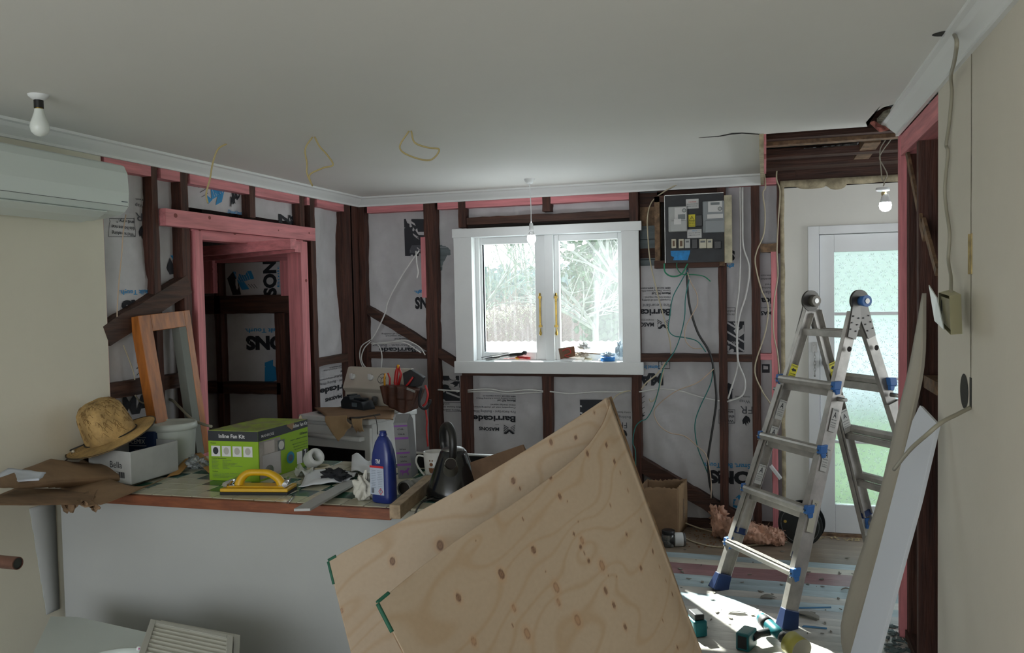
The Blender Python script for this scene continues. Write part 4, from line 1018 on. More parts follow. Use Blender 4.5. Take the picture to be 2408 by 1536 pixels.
# top hinges: same direction as the feet, 0.36 m apart, seen at columns 1912 and 2012
nperp = Vector((-ez.y, ez.x, 0)); 
if nperp.y < 0: nperp = -nperp
best = None
for kk in range(20, 110):
    c = (F1+F2)/2+nperp*(kk/100)
    d = ray(1962, 718); a = d.x/d.y
    e = abs(c.x/c.y-a)
    if best is None or e < best[0]: best = (e, kk/100)
kk = best[1]; TC = (F1+F2)/2+nperp*kk
HZ = 1.60
T1 = TC-ez*.165; T2 = TC+ez*.165; T1.z = T2.z = HZ
F4 = F2+nperp*(2*kk); F3 = F1+nperp*(2*kk)
lad = thing('folding_ladder', Vector((TC.x, TC.y, 0)), 'aluminium folding ladder with blue rung clamps standing open before the door', 'ladder')
def lerp(a, b, t): return a+(b-a)*t
sides = {}
def section(Fa, Fb, nm, telescope_at):
    # Fa under T1, Fb under T2
    up = (T1-Fa).normalized()
    for F, T_, s in ((Fa, T1, -1), (Fb, T2, 1)):
        ax = (T_-F); L_ = ax.length; d = ax.normalized(); out = ez*s
        # inner rail (upper part reaching down between), outer rail (lower, wider)
        tin = lerp(F, T_, .0)
        nn = d.cross(out).normalized()
        g = G()
        a = lerp(F, T_, .20)+(-out)*.022; b = lerp(F, T_, .955)-out*.0
        # channel section: web and two flanges
        def chan(p, q, w, t_, dd):
            g.beam(p, q, w, t_, out)
            for k in (-1, 1): g.beam(p-out*(dd/2)+nn*(k*(w/2-t_/2)), q-out*(dd/2)+nn*(k*(w/2-t_/2)), t_, dd, out)
        chan(a+out*.012, b+out*.012, .062, .004, .026)
        obj('inner_rail', g, alum, lad, bevel=.0015)
        g = G(); c = lerp(F, T_, .045)+out*.010; e = lerp(F, T_, telescope_at)+out*.010
        chan(c+out*.012, e+out*.012, .078, .004, .034)
        obj('outer_rail', g, alum, lad, bevel=.0015)
        g = G(); g.beam(lerp(F, T_, .195)-out*.006, lerp(F, T_, .215)-out*.004, .068, .034, out); obj('rail_end_cap', g, plb2, lad)
        g = G(); g.hexa([F+nn*-.05+out*.045-out*.06, F+nn*.05+out*.045-out*.06, F+nn*.05+out*.045, F+nn*-.05+out*.045], [lerp(F, T_, .055)+nn*-.042+out*.03-out*.042, lerp(F, T_, .055)+nn*.042+out*.03-out*.042, lerp(F, T_, .055)+nn*.042+out*.03, lerp(F, T_, .055)+nn*-.042+out*.03])
        obj('foot', g, plb2, lad, bevel=.004)
    n_out = [.165, .35, .53, .725]
    for t in n_out:
        A = lerp(Fa, T1, t)+ez*-.012; B = lerp(Fb, T2, t)+ez*.012; dd = (B-A).normalized(); fwd = (Fa-F3 if nm == 'front' else F3-F1).normalized() if False else (-nperp if nm == 'front' else nperp)
        off = fwd*.036
        g = G(); prof = [(-.018, -.015), (-.008, -.021), (.008, -.021), (.018, -.012), (.020, .006), (.012, .018), (-.012, .018), (-.020, .006)]
        xx = fwd; zz_ = Vector((0, 0, 1)); vs = [A+off+xx*p+zz_*q for p, q in prof]+[B+off+xx*p+zz_*q for p, q in prof]
        g.add(vs, [(i, (i+1) % 8, (i+1) % 8+8, i+8) for i in range(8)]+[tuple(range(8)), tuple(range(15, 7, -1))])
        for k in (-.008, .004, .014): g.beam(A+off+zz_*.0195+xx*k, B+off+zz_*.0195+xx*k, .003, .003)
        obj('rung', g, alum, lad)
        for P, s in ((A, -1), (B, 1)):
            g = G(); c = P+off*.8+ez*(s*.010); E_ = ez*.010; g.hexa([c-E_-xx*.018-zz_*.040, c+E_-xx*.018-zz_*.040, c+E_+xx*.006-zz_*.044, c-E_+xx*.006-zz_*.044], [c-E_-xx*.020-zz_*.016, c+E_-xx*.020-zz_*.016, c+E_+xx*.014-zz_*.016, c-E_+xx*.014-zz_*.016]); g.hexa([c-E_*1.4-xx*.020-zz_*.017, c+E_*1.4-xx*.020-zz_*.017, c+E_*1.4+xx*.026-zz_*.017, c-E_*1.4+xx*.026-zz_*.017], [c-E_*1.4-xx*.028+zz_*.026, c+E_*1.4-xx*.028+zz_*.026, c+E_*1.4+xx*.020+zz_*.024, c-E_*1.4+xx*.020+zz_*.024])
            cl = obj('rung_clamp', g, plb, lad, bevel=.004)
            g = G(); g.cyl(c+xx*.024, c+xx*.036, .0045, n=10); g.cyl(c+xx*.022-zz_*.02, c+xx*.032-zz_*.02, .003, n=8); obj('rivet', g, steel, cl)
    # inner rung pairs behind the clamps
    for t in (.325, .505, .70, .885):
        A = lerp(Fa, T1, t)+ez*.012; B = lerp(Fb, T2, t)-ez*.012; g = G(); g.beam(A, B, .030, .034, (0, 0, 1)); g.beam(A+Vector((0, 0, .019)), B+Vector((0, 0, .019)), .012, .004, (0, 0, 1)); obj('rung', g, alum, lad, bevel=.004)
section(F1, F2, 'front', .70); section(F3, F4, 'rear', .66)
for T_, s in ((T1, -1), (T2, 1)):
    out = ez*s
    for o_, col_ in ((.012, alum), (.022, alum)):
        g = G(); c = T_+Vector((0, 0, -.012))+out*o_
        for F in ((F1, F3) if s < 0 else (F2, F4)):
            d = (F-T_).normalized(); sd_ = d.cross(out).normalized(); g.hexa([c+sd_*-.040, c+sd_*.040, c+sd_*.040+out*.004, c+sd_*-.040+out*.004], [c+d*.20+sd_*-.026, c+d*.20+sd_*.026, c+d*.20+sd_*.026+out*.004, c+d*.20+sd_*-.026+out*.004])
            g.cyl(c, c+out*.005, .058, n=28)
        obj('hinge_plate', g, mat('hinge_grey', (.26, .25, .23), .5, .7), lad)
    g = G()
    for F in ((F1, F3) if s < 0 else (F2, F4)):
        d = (F-T_).normalized(); sd_ = d.cross(out).normalized()
        for a_ in (.10, .135, .17):
            for b_ in (-.018, .018): p = T_+d*a_+sd_*b_+out*.026; g.cyl(p, p+out*.004, .0038, n=8)
    obj('rivet', g, mat('rivet_dark', (.1, .1, .1), .4, 1), lad)
    g = G(); c = T_+Vector((0, 0, -.012))
    if s > 0: g.cyl(c+out*.03, c+out*.075, .024, .030, 18); g.m(1).cyl(c+out*.075, c+out*.078, .014)
    else: g.cyl(c-out*.03, c-out*.0, .030, .034, 18); g.m(1).cyl(c-out*.032, c-out*.03, .014)
    obj('hinge_knob', g, [plb if s > 0 else mat('hinge_dark', (.14, .13, .11), .5, .6), steel], lad)
    for F in ((F1, F3) if s < 0 else (F2, F4)):
        if s > 0: g = G(); p = lerp(F, T_, .84)+out*.0265; g.cyl(p, p+out*.001, .014); obj('rail_hole', g, dark_void, lad)
# lock pins
for F, T_, s in ((F1, T1, -1), (F2, T2, 1), (F4, T2, 1)):
    out = ez*s; p = lerp(F, T_, .685)+out*.02; g = G(); g.cyl(p, p+out*.06, .012, .010); obj('lock_pin', g, steel, lad)
# stickers
yel = mat('yellow_sticker', (.62, .56, .02), .5); wst = mat('sticker_silver', (.50, .50, .46), .5)
def sticker(F, T_, s, t, L_, m_, txt, w=.038, face='side'):
    out = ez*s; d = (F-T_).normalized(); nn = d.cross(out).normalized(); o = lerp(F, T_, t)
    side = -1 if s < 0 else 1
    # on the flange that faces the camera
    fl_n = nn if nn.dot(CP-o) > 0 else -nn
    base = o+fl_n*.0345 - out*.004
    if face == 'web': base = o+out*.0275; u = nn if nn.dot(_r2) > 0 else -nn; n_ = out
    else: u = out if out.dot(_r2) > 0 else -out; n_ = fl_n
    g = G(); v = -d; w_ = w if face == 'web' else .022
    g.prism([base-u*w_/2-v*L_/2, base+u*w_/2-v*L_/2, base+u*w_/2+v*L_/2, base-u*w_/2+v*L_/2], n_*.001)
    g.m(1); f = plane_fn(base+n_*.0015, u, v, lift=.0)
    for i, (tx, a, b, h) in enumerate(txt):
        if tx == '#arrow': g.add([f(-.35*w_, a*L_), f(0, a*L_+.012), f(0, a*L_+.006), f(.35*w_, a*L_+.006), f(.35*w_, a*L_-.006), f(0, a*L_-.006), f(0, a*L_-.012)], [tuple(range(7))])
        elif tx == '#bar': g.add([f(-.45*w_, a*L_-.004), f(.45*w_, a*L_-.004), f(.45*w_, a*L_+.004), f(-.45*w_, a*L_+.004)], [(0, 1, 2, 3)])
        else: gtext(g, tx, (lambda p_, q_, a=a: f(p_, q_+a*L_)), h, .01, w_*b)
    obj('sticker', g, [m_, ink], lad, normals=False)
YT = [('DANGER', .42, .9, .008), ('#arrow', .24, 0, 0), ('LOAD FROM', .04, .8, .006), ('THIS SIDE', -.06, .8, .006), ('ONLY', -.16, .5, .006), ('READ LABELS', -.33, .8, .004), ('BEFORE USE', -.40, .8, .004)]
sticker(F1, T1, 1, .74, .115, yel, YT, .046, 'web'); sticker(F3, T1, 1, .74, .115, yel, YT, .046, 'web')
GT = [('CAUTION', .42, .9, .006), ('A', .20, .5, .03), ('MAX LOAD', 0, .8, .005), ('STEP STOOL', -.12, .8, .005), ('USE ONLY ON', -.22, .8, .004), ('LEVEL GROUND', -.30, .8, .004)]
for t in (.62, .53, .40): sticker(F1, T1, 1, t, .11, wst, GT, .046, 'web')
for t in (.62, .50): sticker(F2, T2, 1, t, .12, wst, GT, .040, 'web')
sticker(F2, T2, 1, .33, .16, mat('sticker_cream', (.5, .48, .38), .6), [('TV', .36, .4, .016)], .040, 'web')
sticker(F3, T1, 1, .56, .14, wst, GT, .05, 'web')
# ================================================================ EXTERIOR
lawn = mat('far_grass', (.19, .28, .11), .9, var=.4, vs=.3); misty = mat('haze_paled_foliage', (.15, .20, .205), .9, var=.3, vs=1); foliage = mat('evergreen_foliage', (.05, .085, .045), .9, var=.6, vs=2); bark = mat('pale_lichen_bark', (.16, .175, .15), .9, var=.4, vs=9); twig = mat('brown_twigs', (.17, .125, .115), .9, var=.4, vs=2)  # misty: foliage colour paled to paint in the haze of distance
g = G()
def hill(u, v):
    x = -70+95*u; y = 9+75*v; return Vector((x, y, -1.2+4.3*v*v*(.7+.3*math.sin(u*7))+.8*MN.noise(Vector((x*.1, y*.1, 0)))))
g.grid(hill, 40, 24); obj('hillside', g, lawn, kind='structure')
def tree(name, base, H, seed, m_, label, spread=.55, depth=5, lean=(0, 0), r0=.05, group=None, first=.35, nb=3, leaf=None):
    rg = random.Random(seed); g = G(); tips = []
    def grow(p, d, L_, r, k):
        pts = [p]; q = p; dd = d
        for j in range(4):
            dd = (dd+Vector((rg.uniform(-1, 1), rg.uniform(-1, 1), rg.uniform(-.5, .8)))*.13).normalized(); q = q+dd*L_/4; pts.append(q)
        g.rings(pts, [r*(1-.45*j/4) for j in range(5)], 5 if k > 1 else 8, False)
        tips.append(q)
        if k >= depth: return
        for _ in range(nb if k else nb+1):
            t = rg.uniform(first, 1); s = pts[min(4, int(t*4)+0)]
            nd = (dd+Vector((rg.uniform(-1, 1), rg.uniform(-1, 1), rg.uniform(-.55, .75)))*spread*1.5).normalized()
            grow(s, nd, L_*rg.uniform(.6, .85), r*.55, k+1)
    grow(Vector(base), Vector((lean[0], lean[1], 1)).normalized(), H, r0, 0)
    t = thing(name, base, label, 'tree', group); obj('branches', g, m_, t, normals=False)
    if leaf:
        g = G()
        for q in tips:
            for _ in range(leaf[0]):
                c = q+Vector((rg.gauss(0, 1), rg.gauss(0, 1), rg.gauss(0, .8)))*leaf[1]; a = Vector((rg.uniform(-1, 1), rg.uniform(-1, 1), rg.uniform(-1, 1))).normalized()*leaf[2]; b = a.cross(Vector((rg.random(), rg.random(), 1))).normalized()*leaf[2]*.5
                g.add([c-a, c+b, c+a, c-b], [(0, 1, 2, 3)])
        o = obj('foliage', g, leaf[3], t, normals=False); o['kind'] = 'stuff'
    return t
tree('bare_tree', on(1400, 830, 'y', 9.5)+Vector((0, 0, -.3)), 1.15, 21, bark, 'bare lichened tree with forking branches close outside the right window pane', lean=(.1, 0), r0=.045, depth=5, spread=.75)
tree('bare_tree', on(1520, 700, 'y', 9)+Vector((0, 0, -.4)), 1.3, 5, bark, 'bare tree arching in from the right outside the right window pane', lean=(-.7, 0), r0=.035, depth=5, spread=.6)
tree('bare_tree', on(1090, 760, 'y', 11)+Vector((0, 0, -.2)), 1.1, 8, bark, 'thin bare tree reaching in from the left outside the left window pane', lean=(.7, 0), r0=.022, depth=5, spread=.6)
for i, (px, y, h, lab) in enumerate(((1150, 30, 1.5, 'thin young tree on the far slope, leftmost through the left window pane'), (1190, 28, 1.9, 'thin young tree on the far slope, second from the left in the left pane'), (1215, 26, 2.3, 'tall thin tree on the far slope in the middle of the left pane'), (1250, 24, 2.4, 'tall thin tree on the far slope beside the window mullion'))):
    b = on(px, 735, 'y', y); tree('slender_tree', b, h*.9, 40+i, bark, lab, lean=(0, 0), r0=.04, depth=3, spread=.5, group='slender trees on the far slope')
def bush(name, c, rx, rz, n, m_, label, s=.05, seed=1, mode='leaf'):
    rg = random.Random(seed); g = G()
    for _ in range(n):
        v = Vector((rg.gauss(0, .5), rg.gauss(0, .5), rg.gauss(0, .5))); p = Vector(c)+Vector((v.x*rx, v.y*rx*.6, v.z*rz))
        a = Vector((rg.uniform(-1, 1), rg.uniform(-.4, .4), rg.uniform(-1, 1) if mode == 'leaf' else rg.uniform(.0, 1.3))).normalized()
        if mode == 'leaf': b = a.cross(Vector((0, 1, .3))).normalized(); g.add([p-a*s, p+b*s*.5, p+a*s, p-b*s*.5], [(0, 1, 2, 3)])
        else:
            L_ = s*rg.uniform(4, 12); b = a.cross(Vector((0, 1, 0))).normalized()*s*.07; k = a+Vector((rg.uniform(-.4, .4), 0, rg.uniform(-.4, .2)))
            g.add([p-b, p+b, p+a*L_*.5+b*.8, p+a*L_*.5-b*.8, p+a*L_*.5+k*L_*.4], [(0, 1, 2, 3), (3, 2, 4)])
    return obj(name, g, m_, None, label, 'shrub', normals=False)
bush('twiggy_hedge', on(1190, 802, 'y', 13), 1.9, .62, 4200, twig, 'brown leafless twiggy hedge across the lower left window pane', .045, 3, 'twig')
bush('twiggy_hedge', on(1370, 800, 'y', 12), 1.6, .6, 3000, twig, 'brown leafless twiggy thicket low in the right window pane', .045, 4, 'twig')
bush('evergreen_shrub', on(1432, 775, 'y', 10.5), .35, .6, 1500, foliage, 'dark evergreen shrub at the lower right of the right pane', .05, 5)
bush('evergreen_tree', on(1462, 655, 'y', 22), 1.7, 2.6, 4500, foliage, 'large dark evergreen tree at the right of the right pane', .12, 6)
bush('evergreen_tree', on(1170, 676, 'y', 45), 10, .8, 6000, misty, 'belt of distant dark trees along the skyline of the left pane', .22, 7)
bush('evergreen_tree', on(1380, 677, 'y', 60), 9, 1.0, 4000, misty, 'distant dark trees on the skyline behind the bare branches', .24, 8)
# corrugated roof just below the window
g = G(); rz = on(1200, 803, 'y', 8.6).z
def roof(u, v):
    x = -5.5+7*u; y = 6.6+2.0*v; return Vector((x, y, rz-.45+.45*v+.006*math.sin(x*2*math.pi/.076)))
g.grid(roof, 740, 2, thick=(0, 0, -.004)); obj('lean_to_roof', g, mat('galvanised_pale_roof', (.70, .72, .74), .5), kind='structure', normals=False)
# ================================================================ FIXED SERVICES
def bulb(par, c, r=.03, lit=False, name='bulb_glass'):
    g = G(); prof = [(.001, -r*1.02), (r*.5, -r*.9), (r*.87, -r*.55), (r, 0), (r*.93, r*.45), (r*.72, r*1.0), (r*.52, r*1.6), (r*.46, r*2.0)]
    g.lathe(prof, 24, c); return obj(name, g, (mat('lit_bulb', (.92, .96, 1), .4, emit=30) if lit else mat('frosted_bulb', (.72, .76, .72), .25)), par)
c = on(90, 223, 'z', ZC); s = mpp(c)
bl = thing('ceiling_bulb', c, 'unlit frosted bulb in a white batten holder, upper left of the ceiling', 'light')
g = G(); g.lathe([(.001, -.020), (.018, -.020), (.034, -.006), (.036, 0)], 28, c); obj('batten_holder', g, white_gl, bl)
g = G(); g.lathe([(.0165, -.048), (.0165, -.015)], 20, c); obj('lamp_socket', g, mat('black_bakelite', (.01, .01, .01), .4), bl)
g = G(); g.lathe([(.0135, -.060), (.0135, -.046)], 20, c); obj('bulb_cap', g, brass, bl)
bulb(bl, c+Vector((0, 0, -.118)), .033)
c = on(1245, 421, 'z', ZC); e = on(1250, 562, 'y', c.y)
pl = thing('pendant_bulb', c, 'lit bulb on a white cord hanging before the window', 'light')
g = G(); g.lathe([(.001, -.032), (.018, -.032), (.032, -.014), (.036, 0)], 24, c); obj('ceiling_rose', g, white_gl, pl)
wire('cord', [c+Vector((0, 0, -.03)), (c+e)/2+Vector((.003, 0, .02)), on(1249, 527, 'y', c.y)], .0032, white_gl, pl)
k = on(1249, 524, 'y', c.y); g = G(); g.lathe([(.008, .0), (.013, -.01), (.015, -.04), (.017, -.062), (.010, -.066)], 20, k); obj('lamp_socket', g, white_gl, pl)
g = G(); g.lathe([(.013, -.078), (.013, -.06)], 20, k); obj('bulb_cap', g, steel, pl)
g = G(); rb = .030; g.lathe([(rb*.5, rb*1.75), (rb*.62, rb*1.3), (rb*.9, rb*.5)], 24, e); obj('bulb_neck', g, white_gl, pl); bulb(pl, e, .030, True)
# hallway bulb
yb3 = 4.85; e = on(2082, 484, 'y', yb3); s = mpp(e)
hb = thing('hanging_bulb', e, 'lit bulb dangling from twisted wires under the open ceiling by the door', 'light')
wire('cord', [on(2096, 300, 'y', yb3), on(2096, 325, 'y', yb3), on(2077, 352, 'y', yb3), on(2068, 372, 'y', yb3), on(2078, 392, 'y', yb3), on(2086, 410, 'y', yb3), on(2080, 425, 'y', yb3), on(2078, 436, 'y', yb3)], .003, mat('old_grey_cable', (.36, .34, .27), .6), hb)
wire('cord', [on(2086, 300, 'y', yb3), on(2084, 325, 'y', yb3), on(2070, 350, 'y', yb3), on(2070, 380, 'y', yb3), on(2072, 400, 'y', yb3), on(2074, 420, 'y', yb3), on(2080, 430, 'y', yb3), on(2077, 438, 'y', yb3)], .003, MATS['old_grey_cable'], hb)
rz_ = on(2076, 446, 'y', yb3); g = G(); g.lathe([(.034, .010), (.036, .0), (.034, -.006), (.012, -.012)], 28, rz_); g.lathe([(.030, .009), (.001, .007)], 28, rz_); obj('ceiling_rose', g, [white_gl], hb)
g = G(); g.lathe([(.028, .0105), (.001, .0105)], 28, rz_); obj('rose_inside', g, dark_void, hb, normals=False)
g = G(); g.lathe([(.010, -.01), (.014, -.02), (.011, -.034), (.014, -.046), (.013, -.06)], 20, rz_+Vector((.005, 0, 0))); obj('lamp_socket', g, mat('amber_socket', (.30, .24, .12), .4), hb)
g = G(); g.lathe([(.015, .062), (.020, .045), (.028, .018)], 24, e); obj('bulb_neck', g, white_gl, hb); bulb(hb, e, .031, True)
cab_c = mat('cream_cable', (.50, .44, .31), .5); cab_w = mat('white_cable', (.62, .62, .60), .45); cab_g = mat('green_cable', (.01, .20, .10), .45); cab_t = mat('teal_cable', (.01, .17, .15), .45); cab_k = mat('black_cable', (.015, .015, .015), .45); cab_y = mat('yellowed_cable', (.45, .36, .16), .5); cab_gr = mat('grey_beige_cable', (.30, .28, .21), .5); cab_p = mat('pinkish_cable', (.50, .38, .28), .5); cab_r = mat('red_cable', (.5, .03, .03), .45)
def cw(name, px_pts, ax, v, r, m_, label, group=None, dv=None, parent=None, cat='cable'):
    """cable through photo points on a plane; v may be a list of depths"""
    V = v if isinstance(v, (list, tuple)) else [v]*len(px_pts)
    return wire(name, [on(a, b, ax, vv) for (a, b), vv in zip(px_pts, V)], r, m_, parent, None if parent else label, None if parent else cat, group)
# ceiling loops (slightly below the ceiling, running back up into it)
c = on(533, 338, 'z', ZC); cw('ceiling_wire', [(533, 338), (512, 352), (500, 385), (494, 420), (485, 455), (489, 478)], 'y', c.y, .0042, cab_y, 'yellowed wire hanging straight down from the ceiling, left of the two loops')
c = on(738, 322, 'z', ZC); cw('ceiling_wire', [(735, 322), (718, 350), (722, 385), (722, 408), (735, 437), (728, 412), (760, 395), (783, 388), (770, 365), (752, 345), (740, 322)], 'y', c.y, .0042, cab_y, 'tangled yellowed wire loop on the ceiling nearer the left wall')
c = on(966, 308, 'z', ZC); cw('ceiling_wire', [(962, 308), (940, 345), (960, 365), (1010, 377), (1033, 352), (1005, 347), (975, 335), (967, 308)], 'y', c.y, .0042, cab_y, 'yellowed wire loop on the ceiling nearer the middle of the room')
# ---- air conditioner
ac = thing('air_conditioner', (XL+.1, 2.7, 2.1), 'white split air conditioner high on the left wall', 'air conditioner')
za, zb_ = on(300, 388, 'x', XL+.222).z, on(297, 500, 'x', XL+.222).z; y1 = on(303, 450, 'x', XL+.222).y
pr = [(.0, za+.012), (.13, za+.014), (.205, za-.004), (.222, za-.04), (.228, (za+zb_)/2-.02), (.222, zb_+.03), (.20, zb_+.004), (.17, zb_-.010), (.0, zb_-.03)]
g = G(); P = [Vector((XL+a, 2.25, z)) for a, z in pr]; g.prism(P, (0, y1-2.25, 0)); obj('casing', g, mat('air_conditioner_white', (.66, .72, .69), .35), ac, bevel=.008, seg=3)
g = G(); g.prism([(XL+.205, 2.27, zb_-.0005), (XL+.06, 2.27, zb_-.030), (XL+.06, 2.27, zb_-.046), (XL+.16, 2.27, zb_-.028), (XL+.21, 2.27, zb_-.006)], (0, y1-.12-2.27, 0)); obj('louvre_flap', g, MATS['air_conditioner_white'], ac, bevel=.002)
g = G(); g.box(XL+.221, XL+.2235, 2.26, y1-.01, zb_+.028, zb_+.030); obj('panel_seam', g, mat('seam_grey', (.12, .13, .13), .6), ac)
g = G(); g.box(XL+.2285, XL+.2292, y1-.055, y1-.018, zb_+.045, zb_+.049); g.box(XL+.2285, XL+.2292, 2.38, 2.45, zb_+.045, zb_+.052); obj('badge', g, mat('badge_grey', (.10, .12, .16), .5), ac)
# ---- meter board
mb = thing('meter_board', on(1633, 610, 'y', 5.70), 'black electrical board with two grey meters and fuses, mounted askew on the studs', 'fuse board')
yF_ = 5.70
def mq(px0, py0, px1, py1, d0, d1, y=yF_):
    A = on(px0, py0, 'y', y); B = on(px1, py1, 'y', y); return (A.x, B.x, y-d1, y-d0, B.z, A.z)
boardm = mat('black_board', (.016, .018, .022), .55, var=.4, vs=14)
g = G(); A = on(1563, 461, 'y', yF_); B = on(1703, 615, 'y', yF_); g.box(A.x, B.x, yF_, yF_+.02, B.z, A.z); obj('backing_board', g, boardm, mb)
g = G(); g.box(A.x-.003, A.x, yF_-.002, yF_+.02, B.z, A.z); g.box(A.x, B.x, yF_-.002, yF_+.02, A.z, A.z+.004); obj('board_edging', g, steel, mb)
for px in (1541, 1690):
    a = on(px, 465, 'y', 5.80); b = on(px+14, 625, 'y', 5.80); g = G(); g.box(a.x, b.x, 5.74, 5.84, b.z, a.z); obj('box_side', g, tan_wood, mb)
a = on(1541, 614, 'y', 5.78); b = on(1692, 628, 'y', 5.78); g = G(); g.box(a.x, b.x, 5.72, 5.84, b.z, a.z); obj('box_bottom', g, brownx, mb)
a = on(1541, 463, 'y', 5.80); b = on(1692, 470, 'y', 5.80); g = G(); g.box(a.x, b.x, 5.74, 5.84, b.z, a.z); obj('box_top', g, brownx, mb)
a = on(1555, 468, 'y', 5.83); b = on(1692, 614, 'y', 5.83); g = G(); g.box(a.x, b.x, 5.832, 5.84, b.z, a.z); obj('box_back', g, dark_void, mb)
g = G(); g.box(*mq(1703, 460, 1722, 618, -.02, .012)); obj('pale_timber_strip', g, mat('pale_worn_timber', (.48, .44, .31), .7, var=.3, vs=12), mb)
mg1 = mat('meter_pale_grey', (.34, .35, .34), .4); mg2 = mat('meter_mid_grey', (.20, .22, .23), .4); lab_w = mat('label_white', (.56, .56, .55), .6); lcd = mat('lcd_grey', (.10, .12, .12), .3)
def meter(px0, py0, px1, py1, m_, split, nm, dial, scr):
    g = G(); g.box(*mq(px0, py0, px1, py1, .0, .045)); o = obj('meter_case', g, m_, mb, bevel=.006, label=nm)
    g = G(); g.box(*mq(px0+(6 if split else 0), split, px1, py1, .045, .060)); obj('terminal_cover', g, m_, o, bevel=.004)
    g = G(); g.box(*mq(*dial[0], .045, .047)); obj('face_plate', g, lab_w, o)
    A = on(*dial[1], 'y', yF_-.047); g = G(); g.cyl(A, A+Vector((0, -.004, 0)), .0135); g.m(1).cyl(A+Vector((0, -.004, 0)), A+Vector((0, -.005, 0)), .009); obj('dial', g, [MATS['seam_grey'], mg1], o)
    if scr: g = G(); g.box(*mq(*scr, .047, .0485)); obj('display', g, lcd, o)
    return o
m1 = meter(1573, 488, 1617, 545, mg1, 521, 'pale grey meter', ((1588, 490, 1615, 519), (1609, 495)), (1596, 506, 1613, 517))
m2 = meter(1653, 475, 1704, 547, mg2, 520, 'darker grey digital meter', ((1666, 476, 1699, 499), (1693, 491)), (1672, 478, 1693, 483))
g = G(); g.box(*mq(1664, 506, 1701, 514, .046, .048)); obj('label', g, lab_w, m2)
g = G(); g.box(*mq(1587, 517, 1604, 529, .060, .062)); obj('label', g, lab_w, m1)
def board_text(px0, px1, py, h, s, m_, par, d=.003, bold=.01):
    A = on(px0, py, 'y', yF_-d); B = on(px1, py, 'y', yF_-d); g = G(); gtext(g, s, plane_fn((A+B)/2, (1, 0, 0), (0, 0, 1), lift=.0006), h*mpp(A), bold, (B-A).length); return obj('lettering', g, m_, par, normals=False)
for (q, tx, m_) in (((1613, 469, 1643, 490), (('CAUTION', 475, .6, 2.4, 'r'), ('MAINS SWITCH AND FUSES', 480, .85, 2, 'k'), ('BEHIND THIS PANEL', 485, .8, 2, 'k')), lab_w), ((1616, 540, 1650, 559), (('LINES CO', 543, .35, 2.6, 'b'), ('ISOLATE BEFORE', 548, .8, 2, 'k'), ('REMOVING COVER', 553, .8, 2, 'k')), lab_w)):
    g = G(); g.box(*mq(*q, .0, .0015)); o = obj('label', g, m_, mb)
    for t, yy, w_, h, c_ in tx: board_text((q[0]+q[2])/2-(q[2]-q[0])*w_/2, (q[0]+q[2])/2+(q[2]-q[0])*w_/2, yy, h, t, dict(r=mat('red_print', (.5, .03, .03), .6), k=inkg, b=inkb)[c_], o)
g = G(); g.box(*mq(1619, 505, 1635, 533, .0, .002)); o = obj('warning_label', g, mat('warning_yellow', (.70, .60, .01), .5), mb, label='yellow danger label with a black triangle')
f = lambda a, b: on(1619+16*a, 505+28*b, 'y', yF_-.0026)
g = G(); tri = [(.5, .10), (.92, .50), (.08, .50)]; tri2 = [(.5, .17), (.82, .47), (.18, .47)]
g.add([f(*p) for p in tri]+[f(*p) for p in tri2], [(0, 1, 4, 3), (1, 2, 5, 4), (2, 0, 3, 5)]); g.add([f(.54, .22), f(.42, .36), f(.52, .36), f(.44, .46), f(.60, .32), f(.51, .32)], [(0, 1, 2, 5), (2, 3, 4, 5)])
obj('hazard_triangle', g, ink, o, normals=False)
for t, yy, h in (('DANGER', 522, 2.6), ('230 VOLTS', 526, 2.2), ('HIGH VOLTAGE', 530, 2)): board_text(1620.5, 1633.5, yy, h, t, ink, o)
fz = mat('fuse_cream', (.50, .47, .36), .5)
for px0, px1, cc in ((1580, 1591, fz), (1597, 1609, fz), (1611, 1624, mg1), (1645, 1662, fz), (1663, 1676, fz)):
    g = G(); g.box(*mq(px0, 563, px1, 584, 0, .035)); o = obj('fuse_holder', g, cc, mb, bevel=.002)
    g = G(); g.box(*mq(px0+3, 567, px1-3, 580 if cc is fz and px0 < 1640 else 571, .035, .037)); obj('fuse_slot', g, mat('slot_brown', (.12, .07, .04), .6) if px0 < 1610 else MATS['seam_grey'], o)
for px0, px1, py0, py1 in ((1627, 1641, 563, 585), (1680, 1696, 568, 585), (1636, 1652, 507, 532)):
    g = G(); g.box(*mq(px0, py0, px1, py1, 0, .026)); obj('black_fuse_holder', g, MATS['black_bakelite'], mb, bevel=.002)
g = G(); P = [on(a, b, 'y', yF_-.001) for a, b in ((1577, 590), (1623, 589), (1622, 596), (1617, 612), (1583, 612), (1585, 605), (1578, 602))]; g.prism(P, (0, -.001, 0)); obj('blue_tape', g, mat('blue_tape', (.01, .22, .55), .6, var=.3, vs=30), mb)
